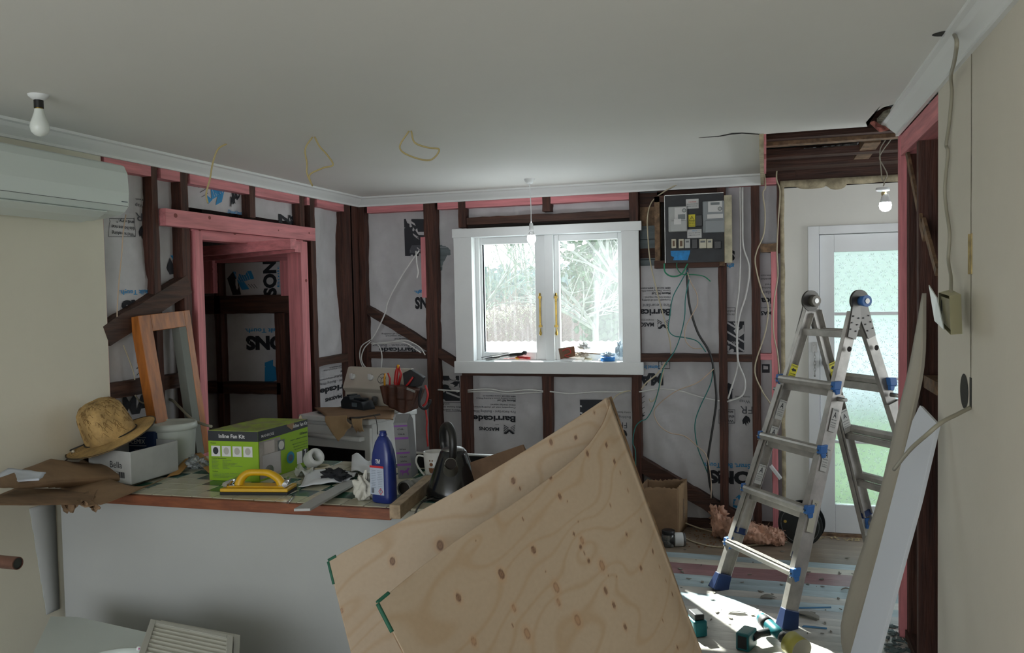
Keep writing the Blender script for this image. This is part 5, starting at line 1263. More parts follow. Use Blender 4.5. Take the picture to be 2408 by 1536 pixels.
# cables below and beside the meter board
yc = 5.74
cw('meter_cable', [(1596, 432), (1560, 452), (1533, 475), (1523, 510), (1524, 560), (1530, 620), (1546, 690), (1562, 750), (1575, 800), (1578, 832)], 'y', [5.80]*3+[5.76]*7, .0045, cab_c, 'flat cream cable curving down the left side of the electrical board')
cw('meter_cable', [(1618, 618), (1616, 660), (1622, 720), (1640, 780), (1664, 820), (1675, 850), (1682, 900), (1684, 950), (1672, 1030), (1665, 1080), (1668, 1130), (1676, 1172)], 'y', [yc]*12, .0075, cab_k, 'thick black cable running down from the electrical board to the floor')
cw('meter_cable', [(1592, 614), (1592, 630), (1605, 645), (1630, 646), (1655, 650), (1671, 662)], 'y', [yc-.02]*6, .0035, cab_g, 'short green wire springing right below the electrical board')
cw('meter_cable', [(1562, 620), (1564, 640), (1580, 650), (1602, 645), (1617, 620)], 'y', [yc-.03]*5, .005, cab_g, 'thick green wire looping under the electrical board')
cw('meter_cable', [(1617, 635), (1600, 665), (1582, 700), (1575, 745), (1572, 775), (1585, 790), (1610, 794), (1640, 803), (1660, 828)], 'y', [yc-.01]*9, .0035, cab_t, 'thin teal wire arcing left under the electrical board')
cw('meter_cable', [(1622, 650), (1612, 700), (1610, 745), (1600, 790), (1585, 828), (1563, 860), (1553, 890), (1548, 920), (1535, 960), (1520, 985), (1508, 990), (1494, 1005), (1488, 1040), (1494, 1060), (1495, 1100)], 'y', [yc-.02]*15, .0035, cab_t, 'long teal wire trailing down to the brace left of the cardboard box')
cw('meter_cable', [(1616, 640), (1625, 665), (1638, 690), (1640, 715), (1628, 740), (1612, 770), (1612, 800), (1628, 818), (1652, 820)], 'y', [yc-.025]*9, .0032, cab_p, 'pinkish bare-ended wire coiling below the electrical board')
cw('meter_cable', [(1678, 868), (1640, 900), (1590, 920), (1550, 950), (1538, 972), (1550, 1000), (1575, 1018), (1610, 1026), (1640, 1050), (1662, 1074), (1672, 1130), (1672, 1172)], 'y', [yc-.01]*12, .0035, cab_p, 'pinkish wire sweeping left and back to the black cable')
cw('meter_cable', [(1676, 855), (1672, 900), (1645, 960), (1634, 1000), (1640, 1050), (1655, 1090), (1664, 1112)], 'y', [yc+.01]*7, .0035, cab_t, 'teal wire bowing beside the black cable')
cw('meter_cable', [(1562, 855), (1545, 880), (1520, 900), (1508, 916)], 'y', [5.76]*4, .005, cab_c, 'short cream cable slanting down from the clip beside the window')
cw('meter_cable', [(1563, 852), (1556, 890), (1545, 930), (1532, 945), (1527, 938)], 'y', [5.77]*5, .005, cab_c, 'cream cable hooking down from the clip beside the window')
g = G(); pts = [on(a, b, 'y', 5.80) for a, b in ((1549, 850), (1549, 867), (1575, 867), (1575, 850), (1568, 850), (1568, 858), (1556, 858), (1556, 850), (1549, 850))]; g.tube(pts, .003, 6); obj('cable_clip', g, cab_k, None, 'black cable clip under the nogging right of the window', 'clip')
cw('white_cable_run', [(1030, 917), (1080, 920)], 'y', [5.815]*2, .006, cab_w, 'white cable crossing the bay left of the window trimmer stud')
cw('white_cable_run', [(1100, 918), (1150, 915), (1190, 921), (1240, 917), (1277, 920)], 'y', [5.81]*5, .005, cab_w, 'upper white cable crossing the wrap under the left window pane')
cw('white_cable_run', [(1100, 922), (1150, 921), (1200, 926), (1277, 922)], 'y', [5.815]*4, .005, cab_w, 'lower white cable crossing the wrap under the left window pane')
cw('white_cable_run', [(1293, 921), (1340, 926), (1400, 922), (1450, 922), (1483, 920)], 'y', [5.81]*5, .005, cab_w, 'white cable crossing the wrap under the right window pane')
cw('white_cable_run', [(1503, 922), (1550, 915), (1600, 920), (1650, 935), (1692, 943)], 'y', [5.80]*5, .005, cab_w, 'white cable crossing the bay below the electrical board')
cw('white_cable_run', [(1434, 950), (1450, 930), (1470, 921), (1483, 919)], 'y', [5.78]*4, .004, cab_c, 'cream cable rising beside the plywood tip')
cw('white_cable_run', [(1740, 440), (1741, 520), (1741, 600), (1738, 680), (1731, 740), (1733, 790), (1735, 850), (1733, 870), (1712, 938)], 'y', [5.79]*9, .006, cab_w, 'left one of the two white cables dropping right of the electrical board')
cw('white_cable_run', [(1746, 440), (1746, 520), (1748, 580), (1762, 630), (1755, 690), (1740, 740), (1733, 790), (1736, 850), (1752, 895), (1745, 930), (1710, 945)], 'y', [5.785]*11, .006, cab_w, 'right one of the two white cables dropping right of the electrical board')
cw('white_cable_run', [(1791, 360), (1797, 405), (1800, 440), (1794, 455), (1799, 500), (1796, 550), (1780, 590), (1776, 620), (1790, 680), (1806, 720), (1800, 780), (1775, 865), (1790, 915), (1812, 950)], 'y', [5.5]+[5.74]*13, .0045, cab_c, 'pale cable hanging from the ceiling opening past the stud, left one')
cw('white_cable_run', [(1829, 380), (1826, 420), (1834, 450), (1830, 520), (1827, 590), (1829, 650), (1820, 710), (1819, 780), (1828, 830), (1833, 880)], 'y', [5.7]+[5.76]*9, .0045, cab_c, 'pale cable hanging from the ceiling opening beside the entry wall, right one')
cw('white_cable_run', [(985, 590), (960, 625), (935, 665), (912, 710), (905, 738), (885, 780), (872, 800)], 'y', [5.80]*7, .006, cab_w, 'white cable sweeping from the upper packer down to the bench corner', 'white cables in the corner')
cw('white_cable_run', [(978, 590), (980, 620), (983, 640), (980, 655)], 'y', [5.80]*4, .006, cab_w, 'short white cable end hanging beside the pink packer')
for k, pts in enumerate((((870, 800), (850, 815), (846, 840), (855, 865), (880, 880)), ((872, 803), (856, 820), (850, 845), (862, 866), (890, 878)), ((875, 806), (890, 812), (898, 835), (896, 870)), ((872, 808), (905, 808), (950, 800), (985, 815), (1000, 835)), ((875, 810), (900, 806), (950, 806), (990, 830)))):
    cw('white_cable_loop', pts, 'y', [5.76-.01*k]*len(pts), .0045, cab_w, ['outermost white cable looping round the corner stud', 'inner white cable looping round the corner stud', 'white cable dropping behind the stove panel', 'white cable arching over the nogging left of the window', 'lower white cable arching over the nogging left of the window'][k])
# left-wall wires
cw('wall_wire', [(296, 505), (290, 545), (286, 600), (280, 660), (276, 720), (275, 758)], 'x', [XL+.0]*6, .003, cab_p, 'thin wire hanging below the air conditioner over the wrap', cat='wire')
cw('wall_wire', [(290, 812), (305, 850), (315, 880), (318, 905)], 'x', [XL-.02]*4, .003, cab_c, 'thin wire curving down below the diagonal brace', cat='wire')
cw('flat_cable', [(388, 938), (405, 942), (425, 960), (450, 985), (478, 998), (497, 1003)], 'y', [3.75, 3.7, 3.66, 3.62, 3.58, 3.55], .0075, cab_gr, 'thick beige cable ending on top of the green fan box')
g = G(); q = on(500, 1003, 'y', 3.54)
cw('wall_wire', [(318, 930), (330, 945), (345, 948), (352, 932), (338, 925)], 'x', [XL+.02]*5, .004, cab_gr, 'coil of old cable beside the orange frame', cat='wire')
# ---- right wall: switch box, cables
sb = on(2235, 738, 'x', XR-.06)
g = G(); hc = on(2225, 78, 'z', ZC)
g.lathe([(.028, -.001), (.012, -.0012), (.001, -.0012)], 18, hc, sx=1.4); obj('ceiling_hole', g, MATS['hole_dark'], ceiling, normals=False)
ypts = [on(2243, 80, 'z', ZC-.005)]
for (a, b, dx) in ((2250, 100, .10), (2244, 145, .07), (2236, 180, .03), (2238, 220, .012), (2232, 290, .010), (2225, 340, .010), (2229, 360, .010), (2222, 440, .010), (2225, 490, .010), (2233, 550, .012), (2230, 610, .015), (2236, 650, .03), (2236, 686, .05)): ypts.append(on(a, b, 'x', XR-dx))
wire('hanging_cable', ypts, .0055, cab_gr, None, 'beige cable dropping down the right wall to the loose switch box', 'cable')
bxm = mat('ivory_plastic', (.50, .48, .30), .5); swb = thing('switch_box', sb, 'ivory surface switch box hanging loose with its cover open, right wall', 'switch')
s_ = mpp(sb)
P = {k: on(*v, 'x', XR-d) for k, v, d in (('a', (2213, 700), .075), ('b', (2262, 690), .035), ('c', (2263, 788), .035), ('d', (2213, 770), .075))}
back = Vector((.035, .05, 0))
g = G(); W1 = (P['b']-P['a'])
# body: open tray, face turned towards the camera-left
f0 = [on(2207, 688, 'x', XR-.085), on(2232, 696, 'x', XR-.085), on(2236, 788, 'x', XR-.085), on(2210, 762, 'x', XR-.085)]
f1 = [p+Vector((.045, .0, 0)) for p in f0]
f1 = [on(2236, 680, 'x', XR-.03), on(2260, 692, 'x', XR-.03), on(2263, 786, 'x', XR-.03), on(2240, 760, 'x', XR-.03)]
g.add(f0+f1, [(4, 5, 6, 7), (0, 1, 5, 4), (1, 2, 6, 5), (2, 3, 7, 6), (3, 0, 4, 7)])
obj('box_body', g, bxm, swb, bevel=.002)
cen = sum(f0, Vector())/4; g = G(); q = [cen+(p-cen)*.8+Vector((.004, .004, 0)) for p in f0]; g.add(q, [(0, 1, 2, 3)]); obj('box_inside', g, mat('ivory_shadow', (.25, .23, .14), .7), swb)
g = G(); g.box(q[0].x, q[0].x+.012, q[0].y-.02, q[0].y, q[0].z-.045, q[0].z-.012); obj('switch_mechanism', g, MATS['black_bakelite'], swb)
cv = [on(2186, 670, 'x', XR-.10), on(2205, 700, 'x', XR-.092), on(2222, 776, 'x', XR-.092), on(2200, 755, 'x', XR-.10)]
g = G(); g.prism(cv, (-.004, -.003, 0)); obj('cover_plate', g, mat('translucent_plate', (.62, .66, .62), .3), swb, bevel=.001)
e = [on(2283, 958, 'x', XR-.0), on(2250, 975, 'x', XR-.05), on(2215, 993, 'x', XR-.10), on(2180, 1022, 'x', XR-.14), on(2140, 1058, 'x', XR-.17), on(2102, 1104, 'x', XR-.19)]
wire('stub_cable', e, .0065, cab_gr, None, 'thick beige cable end poking out of the slot in the right wall', 'cable')
# ---- boards leaning in the right opening
def ribbon(name, Lp, Rp, yl_, yr_, th, m_, label, cat, n=26, col_edge=None):
    A, _ = resample(smooth_pts([on(*p, 'y', y) for p, y in zip(Lp, yl_)], 8), n); B, _ = resample(smooth_pts([on(*p, 'y', y) for p, y in zip(Rp, yr_)], 8), n)
    g = G(); g.grid(lambda u, v: A[int(round(v*n))].lerp(B[int(round(v*n))], u), 4, n, thick=th); return obj(name, g, m_, None, label, cat)
fl0 = on(1985, 1536, 'z', 0)
ribbon('cream_board', [(2168, 690), (2139, 852), (2115, 954), (2071, 1147), (2037, 1260), (2000, 1372), (1976, 1477), (1984, 1540), (1994, 1580)], [(2171, 690), (2168, 850), (2144, 978), (2106, 1147), (2078, 1260), (2044, 1372), (2012, 1477), (2004, 1540), (2006, 1580)],
       [3.66, 3.66, 3.64, 3.58, 3.54, 3.50, 3.46, 3.44, 3.44], [3.60, 3.58, 3.54, 3.48, 3.44, 3.40, 3.38, 3.36, 3.36], (.012, .004, 0), mat('cream_bent_board', (.42, .38, .30), .6, var=.08, vs=3), 'long cream board bowed and leaning in the open framing', 'board')
A0_, A1_, A2_ = on(2163, 953, 'y', 3.24), on(2204, 997, 'y', 3.14), on(2000, 1536, 'y', 3.06)
nn = (A1_-A0_).cross(A2_-A0_).normalized()
def onp(px, py): d = ray(px, py); return CP+d*((A0_-CP).dot(nn)/d.dot(nn))
P = [A0_, A1_, onp(2161, 1180), onp(2064, 1536), A2_, onp(2062, 1310), onp(2145, 990)]
g = G()
if nn.dot(CP-A0_) > 0: nn = -nn
# carry the slab down to the floor
dn = (P[3]-P[2]).normalized(); P[3] = P[3]+dn*((P[3].z-.015)/-dn.z); dn2 = (P[4]-P[5]).normalized(); P[4] = P[4]+dn2*((P[4].z-.015)/-dn2.z)
g.prism(P, nn*.016); obj('laminated_sheet', g, [mat('white_laminate', (.60, .63, .67), .35)], None, 'white laminated panel with a cut corner leaning in front of the cream board', 'panel', bevel=.001)
# ================================================================ THINGS ON THE COUNTER AND STOVE
ZT = HC+.001
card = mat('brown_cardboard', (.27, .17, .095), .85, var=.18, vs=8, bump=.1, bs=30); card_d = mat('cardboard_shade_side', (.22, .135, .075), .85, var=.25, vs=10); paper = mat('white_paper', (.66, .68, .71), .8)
def lump(name, c, rx, ry, rz, m_, label, cat, seed=1, amp=.35, fr=2.2, n=40, group=None, parent=None):
    g = G()
    def f(u, v):
        a = 2*math.pi*u; b = math.pi*(v-.5); d = Vector((math.cos(b)*math.cos(a), math.cos(b)*math.sin(a), math.sin(b)))
        k = 1+amp*MN.noise(d*fr+Vector((seed, 0, 0)))*1.6+amp*.5*MN.noise(d*fr*3+Vector((seed, 5, 0)))
        p = Vector((d.x*rx, d.y*ry, d.z*rz))*k; p.z = max(p.z, -rz*.8); return Vector(c)+p
    g.grid(f, n, n//2); return obj(name, g, m_, parent, label, cat, group)
def sheet(name, P, m_, label, cat, amp=.004, th=.0015, n=14, seed=0, zmin=None, parent=None, ragged=0):
    """thin sheet over four corner points (near-left, near-right, far-right, far-left)"""
    P = [Vector(p) for p in P]; g = G()
    def f(u, v):
        if ragged and v < .02: v = v+ragged*abs(MN.noise(Vector((u*11, seed, 3))))
        if ragged and u > .98: u = u-ragged*.6*abs(MN.noise(Vector((v*11, seed, 8))))
        p = P[0].lerp(P[1], u).lerp(P[3].lerp(P[2], u), v); p = p+Vector((0, 0, amp*(1+MN.noise(Vector((u*3, v*3, seed)))*1.5)))
        if zmin: p.z = max(p.z, zmin)
        return p
    g.grid(f, n, n, thick=(0, 0, th)); return obj(name, g, m_, parent, label, cat)
# ---- fan box
A1 = on(493, 1129, 'z', ZT); A2 = on(610, 1134, 'z', ZT); A3 = on(726, 1094, 'z', ZT)
HB_ = on(606, 1016, 'y', A2.y).z-ZT; up = Vector((0, 0, HB_)); A4 = A1+A3-A2
fb = thing('fan_box', (A1+A3)/2, 'lime green and charcoal carton for an inline fan kit standing on the tiled counter', 'box')
lime = mat('lime_carton', (.24, .42, .012), .5); char = mat('charcoal_carton', (.022, .026, .033), .5); carton_in = mat('carton_top_scuffed', (.20, .19, .10), .7, var=.5, vs=14, col2=(.27, .38, .03))
g = G(); b_ = [A1, A2, A3, A4]; t_ = [p+up for p in b_]
g.add(b_+t_, [(0, 3, 2, 1), (0, 1, 5, 4), (1, 2, 6, 5), (2, 3, 7, 6), (3, 0, 4, 7)]); obj('carton_sides', g, lime, fb)
g = G()
def tf(u, v): 
    p = t_[0].lerp(t_[1], u).lerp(t_[3].lerp(t_[2], u), v); p = p+Vector((0, 0, .002-.012*math.sin(math.pi*u)*math.sin(math.pi*v)*(1+MN.noise(Vector((u*4, v*4, 1)))))); return p
g.grid(tf, 14, 18, thick=(0, 0, -.003)); obj('carton_top', g, carton_in, fb)
def face(o, a, b):            # (u 0..1 left-right, v 0..1 bottom-top) on a carton side
    U = b-a; n = U.cross(Vector((0, 0, 1))).normalized()
    return U, n
U1, n1 = face(None, A1, A2); U2, n2 = face(None, A2, A3)
def fp_(o, U, n, H, lift=.0008):
    return lambda u, v: o+U*u+Vector((0, 0, H*v))+n*lift
F1_ = fp_(A1, U1, n1, HB_); F2_ = fp_(A2, U2, n2, HB_)
def patch(par, nm, F, u0, u1, v0, v1, m_, k=0, round_=False):
    g = G()
    if round_: g.add([F((u0+u1)/2+(u1-u0)/2*math.cos(t), (v0+v1)/2+(v1-v0)/2*math.sin(t)) for t in [q*math.pi/14 for q in range(28)]], [tuple(range(28))])
    else: g.add([F(u0, v0), F(u1, v0), F(u1, v1), F(u0, v1)], [(0, 1, 2, 3)])
    return obj(nm, g, m_, par, normals=False)
def ftext(par, F, U, H, s, u0, u1, v, h, m_, bold=.01, n=None, skew=0):
    g = G(); W_ = U.length; uc = (u0+u1)/2
    gtext(g, s, lambda a, b: F(uc+a/W_, v+b/H), h*H, bold, (u1-u0)*W_); return obj('lettering', g, m_, par, normals=False)
wh = mat('white_print', (.66, .67, .67), .6)
F1b = fp_(A1, U1, n1, HB_, .0016); F2b = fp_(A2, U2, n2, HB_, .0016); F1c = fp_(A1, U1, n1, HB_, .0024); F2c = fp_(A2, U2, n2, HB_, .0024)
patch(fb, 'charcoal_band', F1_, 0, 1, .80, 1, char); 
g = G(); g.add([F2_(0, .80), F2_(1, .84), F2_(1, 1), F2_(0, 1)], [(0, 1, 2, 3)]); obj('charcoal_band', g, char, fb, normals=False)
ftext(fb, F1b, U1, HB_, 'Inline Fan Kit', .22, .74, .895, .075, wh, .02); ftext(fb, F2b, U2, HB_, 'MANROSE', .06, .30, .89, .055, wh, .005); ftext(fb, F2b, U2, HB_, 'Inline Fan Kit', .69, .99, .925, .07, wh, .02)
ftext(fb, F1b, U1, HB_, 'Contents:', .05, .16, .755, .022, ink, .02)
for k in range(4):
    u = .06+k*.215; patch(fb, 'picture_panel', F1b, u, u+.18, .49, .70, wh)
    patch(fb, 'picture', F1c, u+.035, u+.145, .53, .675, char if k == 0 else mat('picture_grey', (.42, .41, .37), .6), round_=True)
    g = G(); 
ftext(fb, F1b, U1, HB_, 'Technical Specifications:', .06, .36, .45, .020, ink, .02)
for k, w_ in enumerate((.10, .14, .12, .15, .13, .12, .14)): ftext(fb, F1b, U1, HB_, 'Specification', .06, .06+w_, .415-.028*k, .013, inkg)
for k, w_ in enumerate((.18, .10, .30, .26, .40, .10, .14)): ftext(fb, F1b, U1, HB_, '150mm duct airflow', .28, .28+w_, .41-.027*k, .013, inkg)
ftext(fb, F1b, U1, HB_, 'Compliance:', .07, .18, .185, .020, ink, .02)
for k, w_ in enumerate((.72, .76, .55, .40)): ftext(fb, F1b, U1, HB_, 'complies with the relevant standards for fans', .07, .07+w_*.8, .15-.028*k, .013, inkg)
room = mat('printed_room_photo', (.36, .33, .30), .6, var=.3, vs=9); patch(fb, 'printed_photo', F2b, .01, .42, .04, .79, room)
patch(fb, 'printed_photo_bath', F2c, .10, .30, .52, .76, mat('printed_basin', (.46, .41, .38), .6)); patch(fb, 'printed_photo_bath', F2c, .06, .40, .10, .50, mat('printed_bath', (.44, .42, .42), .6))
patch(fb, 'vent_tile', F2c, .36, .50, .50, .72, MATS['seam_grey']); F2d = fp_(A2, U2, n2, HB_, .0032); patch(fb, 'vent_disc', F2d, .375, .485, .52, .70, mat('vent_white', (.5, .5, .48), .6), round_=True)
patch(fb, 'green_leaf_disc', F2c, .10, .27, .06, .28, mat('disc_green', (.03, .13, .02), .6), round_=True); patch(fb, 'blue_disc', F2c, .53, .69, .17, .42, mat('disc_blue', (.02, .22, .36), .6), round_=True)
patch(fb, 'fan_picture', F2d, .56, .66, .22, .36, mat('disc_fan', (.10, .12, .16), .6), round_=True)
patch(fb, 'white_label', F2b, .745, .86, .10, .36, wh); patch(fb, 'black_label', F2b, .865, .985, .10, .38, char); ftext(fb, F2c, U2, HB_, '7', .90, .95, .30, .12, wh, .03); ftext(fb, F2c, U2, HB_, 'YEAR', .89, .96, .18, .03, wh, .01)
ftext(fb, F2b, U2, HB_, '150mm', .82, .98, .73, .05, char, .02); ftext(fb, F2b, U2, HB_, 'Suitable for bathrooms and laundries', .62, .98, .645, .025, char, .01)
for k in range(3): ftext(fb, F2b, U2, HB_, 'high performance inline fan', .66+.02*k, .98, .55-.06*k, .018, char)
g = G(); g.add([F2b(.55, .97), F2b(.66, .86), F2b(.72, .95), F2b(.70, 1.0), F2b(.56, 1.0)], [(0, 1, 2, 3, 4)]); obj('torn_edge', g, card, fb, normals=False)
g = G(); q = A3+up+Vector((-.06, .02, .0)); g.prism([q, q+Vector((.02, -.004, 0)), q+Vector((.012, 0, .016)), q+Vector((.004, .002, .012))], (0, .004, 0)); obj('torn_chip', g, mat('pale_torn_card', (.5, .4, .28), .8), fb)
# ---- yellow hand sander
a = on(517, 1164, 'z', ZT); b = on(676, 1165, 'z', ZT); L_ = (b-a).length; ang = math.atan2(b.y-a.y, b.x-a.x)
M = Matrix.Translation(a) @ Matrix.Rotation(ang, 4, 'Z'); hs = thing('hand_sander', a+(b-a)/2, 'yellow plastic hand sanding float with chrome end clamps at the counter edge', 'tool')
ym = mat('yellow_plastic', (.62, .36, .008), .4, var=.08, vs=10)
g = G(M); g.box(0, L_, 0, .11, .012, .026); g.box(.02, L_-.02, .02, .09, .026, .032); obj('base_plate', g, ym, hs, bevel=.003)
g = G(M); g.box(0, L_, 0, .11, 0, .011); obj('rubber_pad', g, mat('black_rubber', (.02, .02, .02), .8), hs)
g = G(M); pts = smooth_pts([Vector((L_*.20, .055, .02)), Vector((L_*.24, .055, .055)), Vector((L_*.34, .055, .080)), Vector((L_*.5, .055, .084)), Vector((L_*.66, .055, .080)), Vector((L_*.80, .055, .055)), Vector((L_*.86, .055, .02))], 6)
rs = [.022-.008*math.sin(math.pi*i/(len(pts)-1)) for i in range(len(pts))]; g.rings(pts, rs, 14); obj('handle', g, ym, hs)
chrome = mat('chrome', (.62, .62, .62), .15, 1.0)
for x, s in ((.012, 1), (L_-.012, -1)):
    g = G(M); g.cyl((x+s*.004, .012, .040), (x+s*.020, .098, .046), .011, n=14); g.box(min(x, x+s*.04), max(x, x+s*.04), .03, .08, .030, .033); obj('clamp', g, chrome, hs)
a = on(652, 1181, 'z', ZT); b = on(664, 1171, 'z', ZT); 
# ---- small offcuts, tape, gloves, papers
sheet('clear_sheet_strip', [on(672, 1184, 'z', ZT), on(678, 1186, 'z', ZT), on(694, 1168, 'z', ZT), on(689, 1165, 'z', ZT)], chrome, 'shiny foil strip on the tiles right of the yellow sander', 'foil', .002, .001, 4)
c = on(749, 1106, 'z', ZT); tp = thing('tape_roll', c, 'white roll of tape lying on its side on a cream ring', 'tape')
g = G(); g.lathe([(.050, 0), (.055, .012), (.053, .020), (.040, .020), (.038, .002), (.050, 0)], 30, c); obj('tape_ring', g, mat('cream_tape', (.46, .42, .30), .6), tp)
M = Matrix.Translation(c+Vector((-.012, -.02, .060))) @ Matrix.Rotation(math.radians(60), 4, 'Y') @ Matrix.Rotation(.4, 4, 'X')
g = G(M); g.lathe([(.024, -.03), (.040, -.03), (.042, -.025), (.042, .025), (.040, .03), (.024, .03), (.024, -.03)], 30); obj('tape_core', g, mat('white_tape', (.56, .57, .55), .5), tp)
sheet('papers', [on(702, 1152, 'z', ZT), on(822, 1135, 'z', ZT), on(842, 1118, 'z', ZT), on(735, 1108, 'z', ZT)], paper, 'stack of crumpled printed papers on the counter under the dark glove', 'paper', .012, .003, 14, 2)
sheet('papers', [on(826, 1118, 'z', ZT), on(905, 1128, 'z', ZT), on(905, 1092, 'z', ZT), on(828, 1080, 'z', ZT)], paper, 'loose white papers lying left of the blue bottle', 'paper', .018, .002, 14, 5)
sheet('papers', [on(692, 1120, 'z', ZT), on(728, 1130, 'z', ZT), on(740, 1110, 'z', ZT), on(698, 1106, 'z', ZT)], mat('thin_white_plastic', (.55, .56, .53), .5), 'crumpled white plastic sheet in front of the tape ring', 'plastic', .016, .002, 12, 9)
sheet('papers', [on(1085, 1128, 'z', ZT), on(1160, 1132, 'z', ZT), on(1150, 1108, 'z', ZT), on(1090, 1100, 'z', ZT)], paper, 'white papers lying right of the kettle', 'paper', .012, .002, 12, 11)
lump('glove', on(785, 1118, 'z', ZT+.03)+Vector((0, 0, .0)), .062, .04, .026, mat('black_fabric', (.009, .010, .013), .8, bump=.6, bs=60), 'black work glove crumpled on the papers', 'glove', 4, .5, 2.6)
lump('tissue', on(855, 1150, 'z', ZT+.045), .036, .03, .055, mat('tissue_white', (.56, .55, .49), .85, bump=.3, bs=40), 'crumpled white tissue standing left of the blue bottle', 'tissue', 8, .5, 2.2)
q0, q1, q2, q3 = on(691, 1203, 'z', ZT+.028), on(730, 1212, 'z', ZT+.012), on(852, 1132, 'z', ZT), on(812, 1128, 'z', ZT+.012)
g = G(); q1.z = q0.z; q3.z = q2.z; g.prism([q0, q1, q2, q3], (0, 0, .010)); obj('painted_batten', g, mat('grey_white_paint', (.42, .43, .42), .5, var=.08, vs=8), None, 'grey-white painted batten sticking out over the counter edge', 'batten', bevel=.001)
# blade
sheet('serrated_blade', [on(850, 1178, 'z', ZT), on(876, 1174, 'z', ZT), on(874, 1166, 'z', ZT), on(856, 1166, 'z', ZT)], mat('dark_blade', (.06, .055, .04), .4, .5), 'short dark serrated blade by the foot of the blue bottle', 'blade', .002, .002, 6, 1)
# ---- bottle
c = on(905, 1180, 'z', ZT); s = mpp(c); bt = thing('blue_bottle', c, 'blue plastic cleaner bottle without its cap, red-striped white label', 'bottle')
blu = mat('bottle_blue', (.008, .022, .15), .3, spec=.6)
M = Matrix.Translation(c) @ Matrix.Rotation(YAW*-1*-1+.1, 4, 'Z'); H = 168*s
g = G(M); pr = [(.9, .0), (1, .02), (1, .10), (.98, .52), (1.0, .56), (.90, .70), (.66, .84), (.40, .92), (.27, .925), (.27, .99), (.30, .995), (.22, 1.0)]
hw, hd = 28.5*s, 19*s; vs = []; n = 24
for k, h in pr:
    for i in range(n):
        t = 2*math.pi*i/n; cx_, sy_ = math.cos(t), math.sin(t); e = .55 if h < .9 else 1
        vs.append((math.copysign(abs(cx_)**e, cx_)*hw*k, math.copysign(abs(sy_)**e, sy_)*(hd if h < .9 else hw)*k, H*h))
g.add(vs, [(a*n+i, a*n+(i+1) % n, (a+1)*n+(i+1) % n, (a+1)*n+i) for a in range(len(pr)-1) for i in range(n)]+[tuple(range(n-1, -1, -1)), tuple((len(pr)-1)*n+i for i in range(n))], True)
obj('bottle_body', g, blu, bt)
g = G(M); g.lathe([(.27*hw+.002, H*.93), (.27*hw+.003, H*.955), (.27*hw+.002, H*.96)], 20); obj('bottle_collar', g, blu, bt)
Fb = lambda u, v: M @ Vector((-hw*.92+hw*1.62*u, -hd-.0012, H*v)); Fb2 = lambda u, v: M @ Vector((-hw*.92+hw*1.62*u, -hd-.002, H*v))
patch(bt, 'label', Fb, 0, .86, .12, .52, mat('bottle_label', (.40, .46, .56), .5)); patch(bt, 'red_stripe', Fb2, 0, .86, .495, .525, mat('label_red', (.5, .02, .03), .5))
for k in range(11):
    for u0, u1 in ((.06, .38), (.46, .80)):
        g = G(); v = .46-.024*k; gtext(g, 'cleaning directions', lambda a, b: Fb2((u0+u1)/2+a/(hw*1.62), v+b/H), H*.009, 0, (u1-u0)*hw*1.62*random.uniform(.7, 1)); obj('lettering', g, inkg, bt, normals=False)
g = G(); [g.add([Fb2(.08+.018*k, .14), Fb2(.088+.018*k, .14), Fb2(.088+.018*k, .21), Fb2(.08+.018*k, .21)], [(0, 1, 2, 3)]) for k in range(10)]; obj('barcode', g, ink, bt, normals=False)
g = G(); g.add([Fb2(.66, .12), Fb2(.80, .17), Fb2(.66, .22), Fb2(.52, .17), Fb2(.66, .135), Fb2(.76, .17), Fb2(.66, .205), Fb2(.56, .17)], [(0, 1, 5, 4), (1, 2, 6, 5), (2, 3, 7, 6), (3, 0, 4, 7)]); obj('hazard_diamond', g, MATS['label_red'], bt, normals=False)
g = G(); gtext(g, '!', lambda a, b: Fb2(.66+a/(hw*1.62), .17+b/H), H*.045, .02); obj('lettering', g, ink, bt, normals=False)
g = G(); gtext(g, 'TILE', lambda a, b: Fb2(.52+a/(hw*1.62), .60+b/H), H*.03, .03); gtext(g, 'CARE', lambda a, b: Fb2(.52+a/(hw*1.62), .57+b/H), H*.02, .02)
obj('lettering', g, wh, bt, normals=False)
# ---- tall grey carton
c = on(955, 1124, 'z', ZT); s = mpp(c); gc = thing('tall_carton', c, 'tall silver-grey carton with purple stripes and a purple horse, right of the blue bottle', 'box')
a = on(937, 1126, 'z', ZT); b = on(969, 1124, 'z', ZT); dd = on(983, 1112, 'z', ZT); H = 148*s; lean = Vector((-.018, 0, 0))
g = G(); P = [a, b, b+(dd-b), a+(dd-b)]; t_ = [p+Vector((0, 0, H*.88))+lean for p in P]; g.hexa(P, t_)
tt = [(t_[0]+t_[3])/2+Vector((0, 0, H*.12)), (t_[1]+t_[2])/2+Vector((0, 0, H*.12))]; g.add(t_+tt, [(0, 1, 5, 4), (2, 3, 4, 5), (1, 2, 5), (3, 0, 4)])
obj('carton', g, mat('silver_grey_card', (.19, .19, .20), .4), gc)
Uc = b-a; nc = Uc.cross(Vector((0, 0, 1))).normalized(); Fc = lambda u, v: a+Uc*u+lean*(v/.88)+Vector((0, 0, H*v))+nc*.001
pur = mat('purple_print', (.20, .06, .30), .5)
for v0, v1 in ((.82, .845), (.62, .655), (.39, .42), (.12+.08, .235)): patch(gc, 'purple_stripe', Fc, 0, 1, v0, v1, pur)
for v, t in ((.78, 'OIL'), (.70, 'TILE'), (.46, 'Wax'), (.34, 'POLISH'), (.27, '250g')): ftext(gc, Fc, Uc, H, t, .25, .75, v, .02, ink, .02)
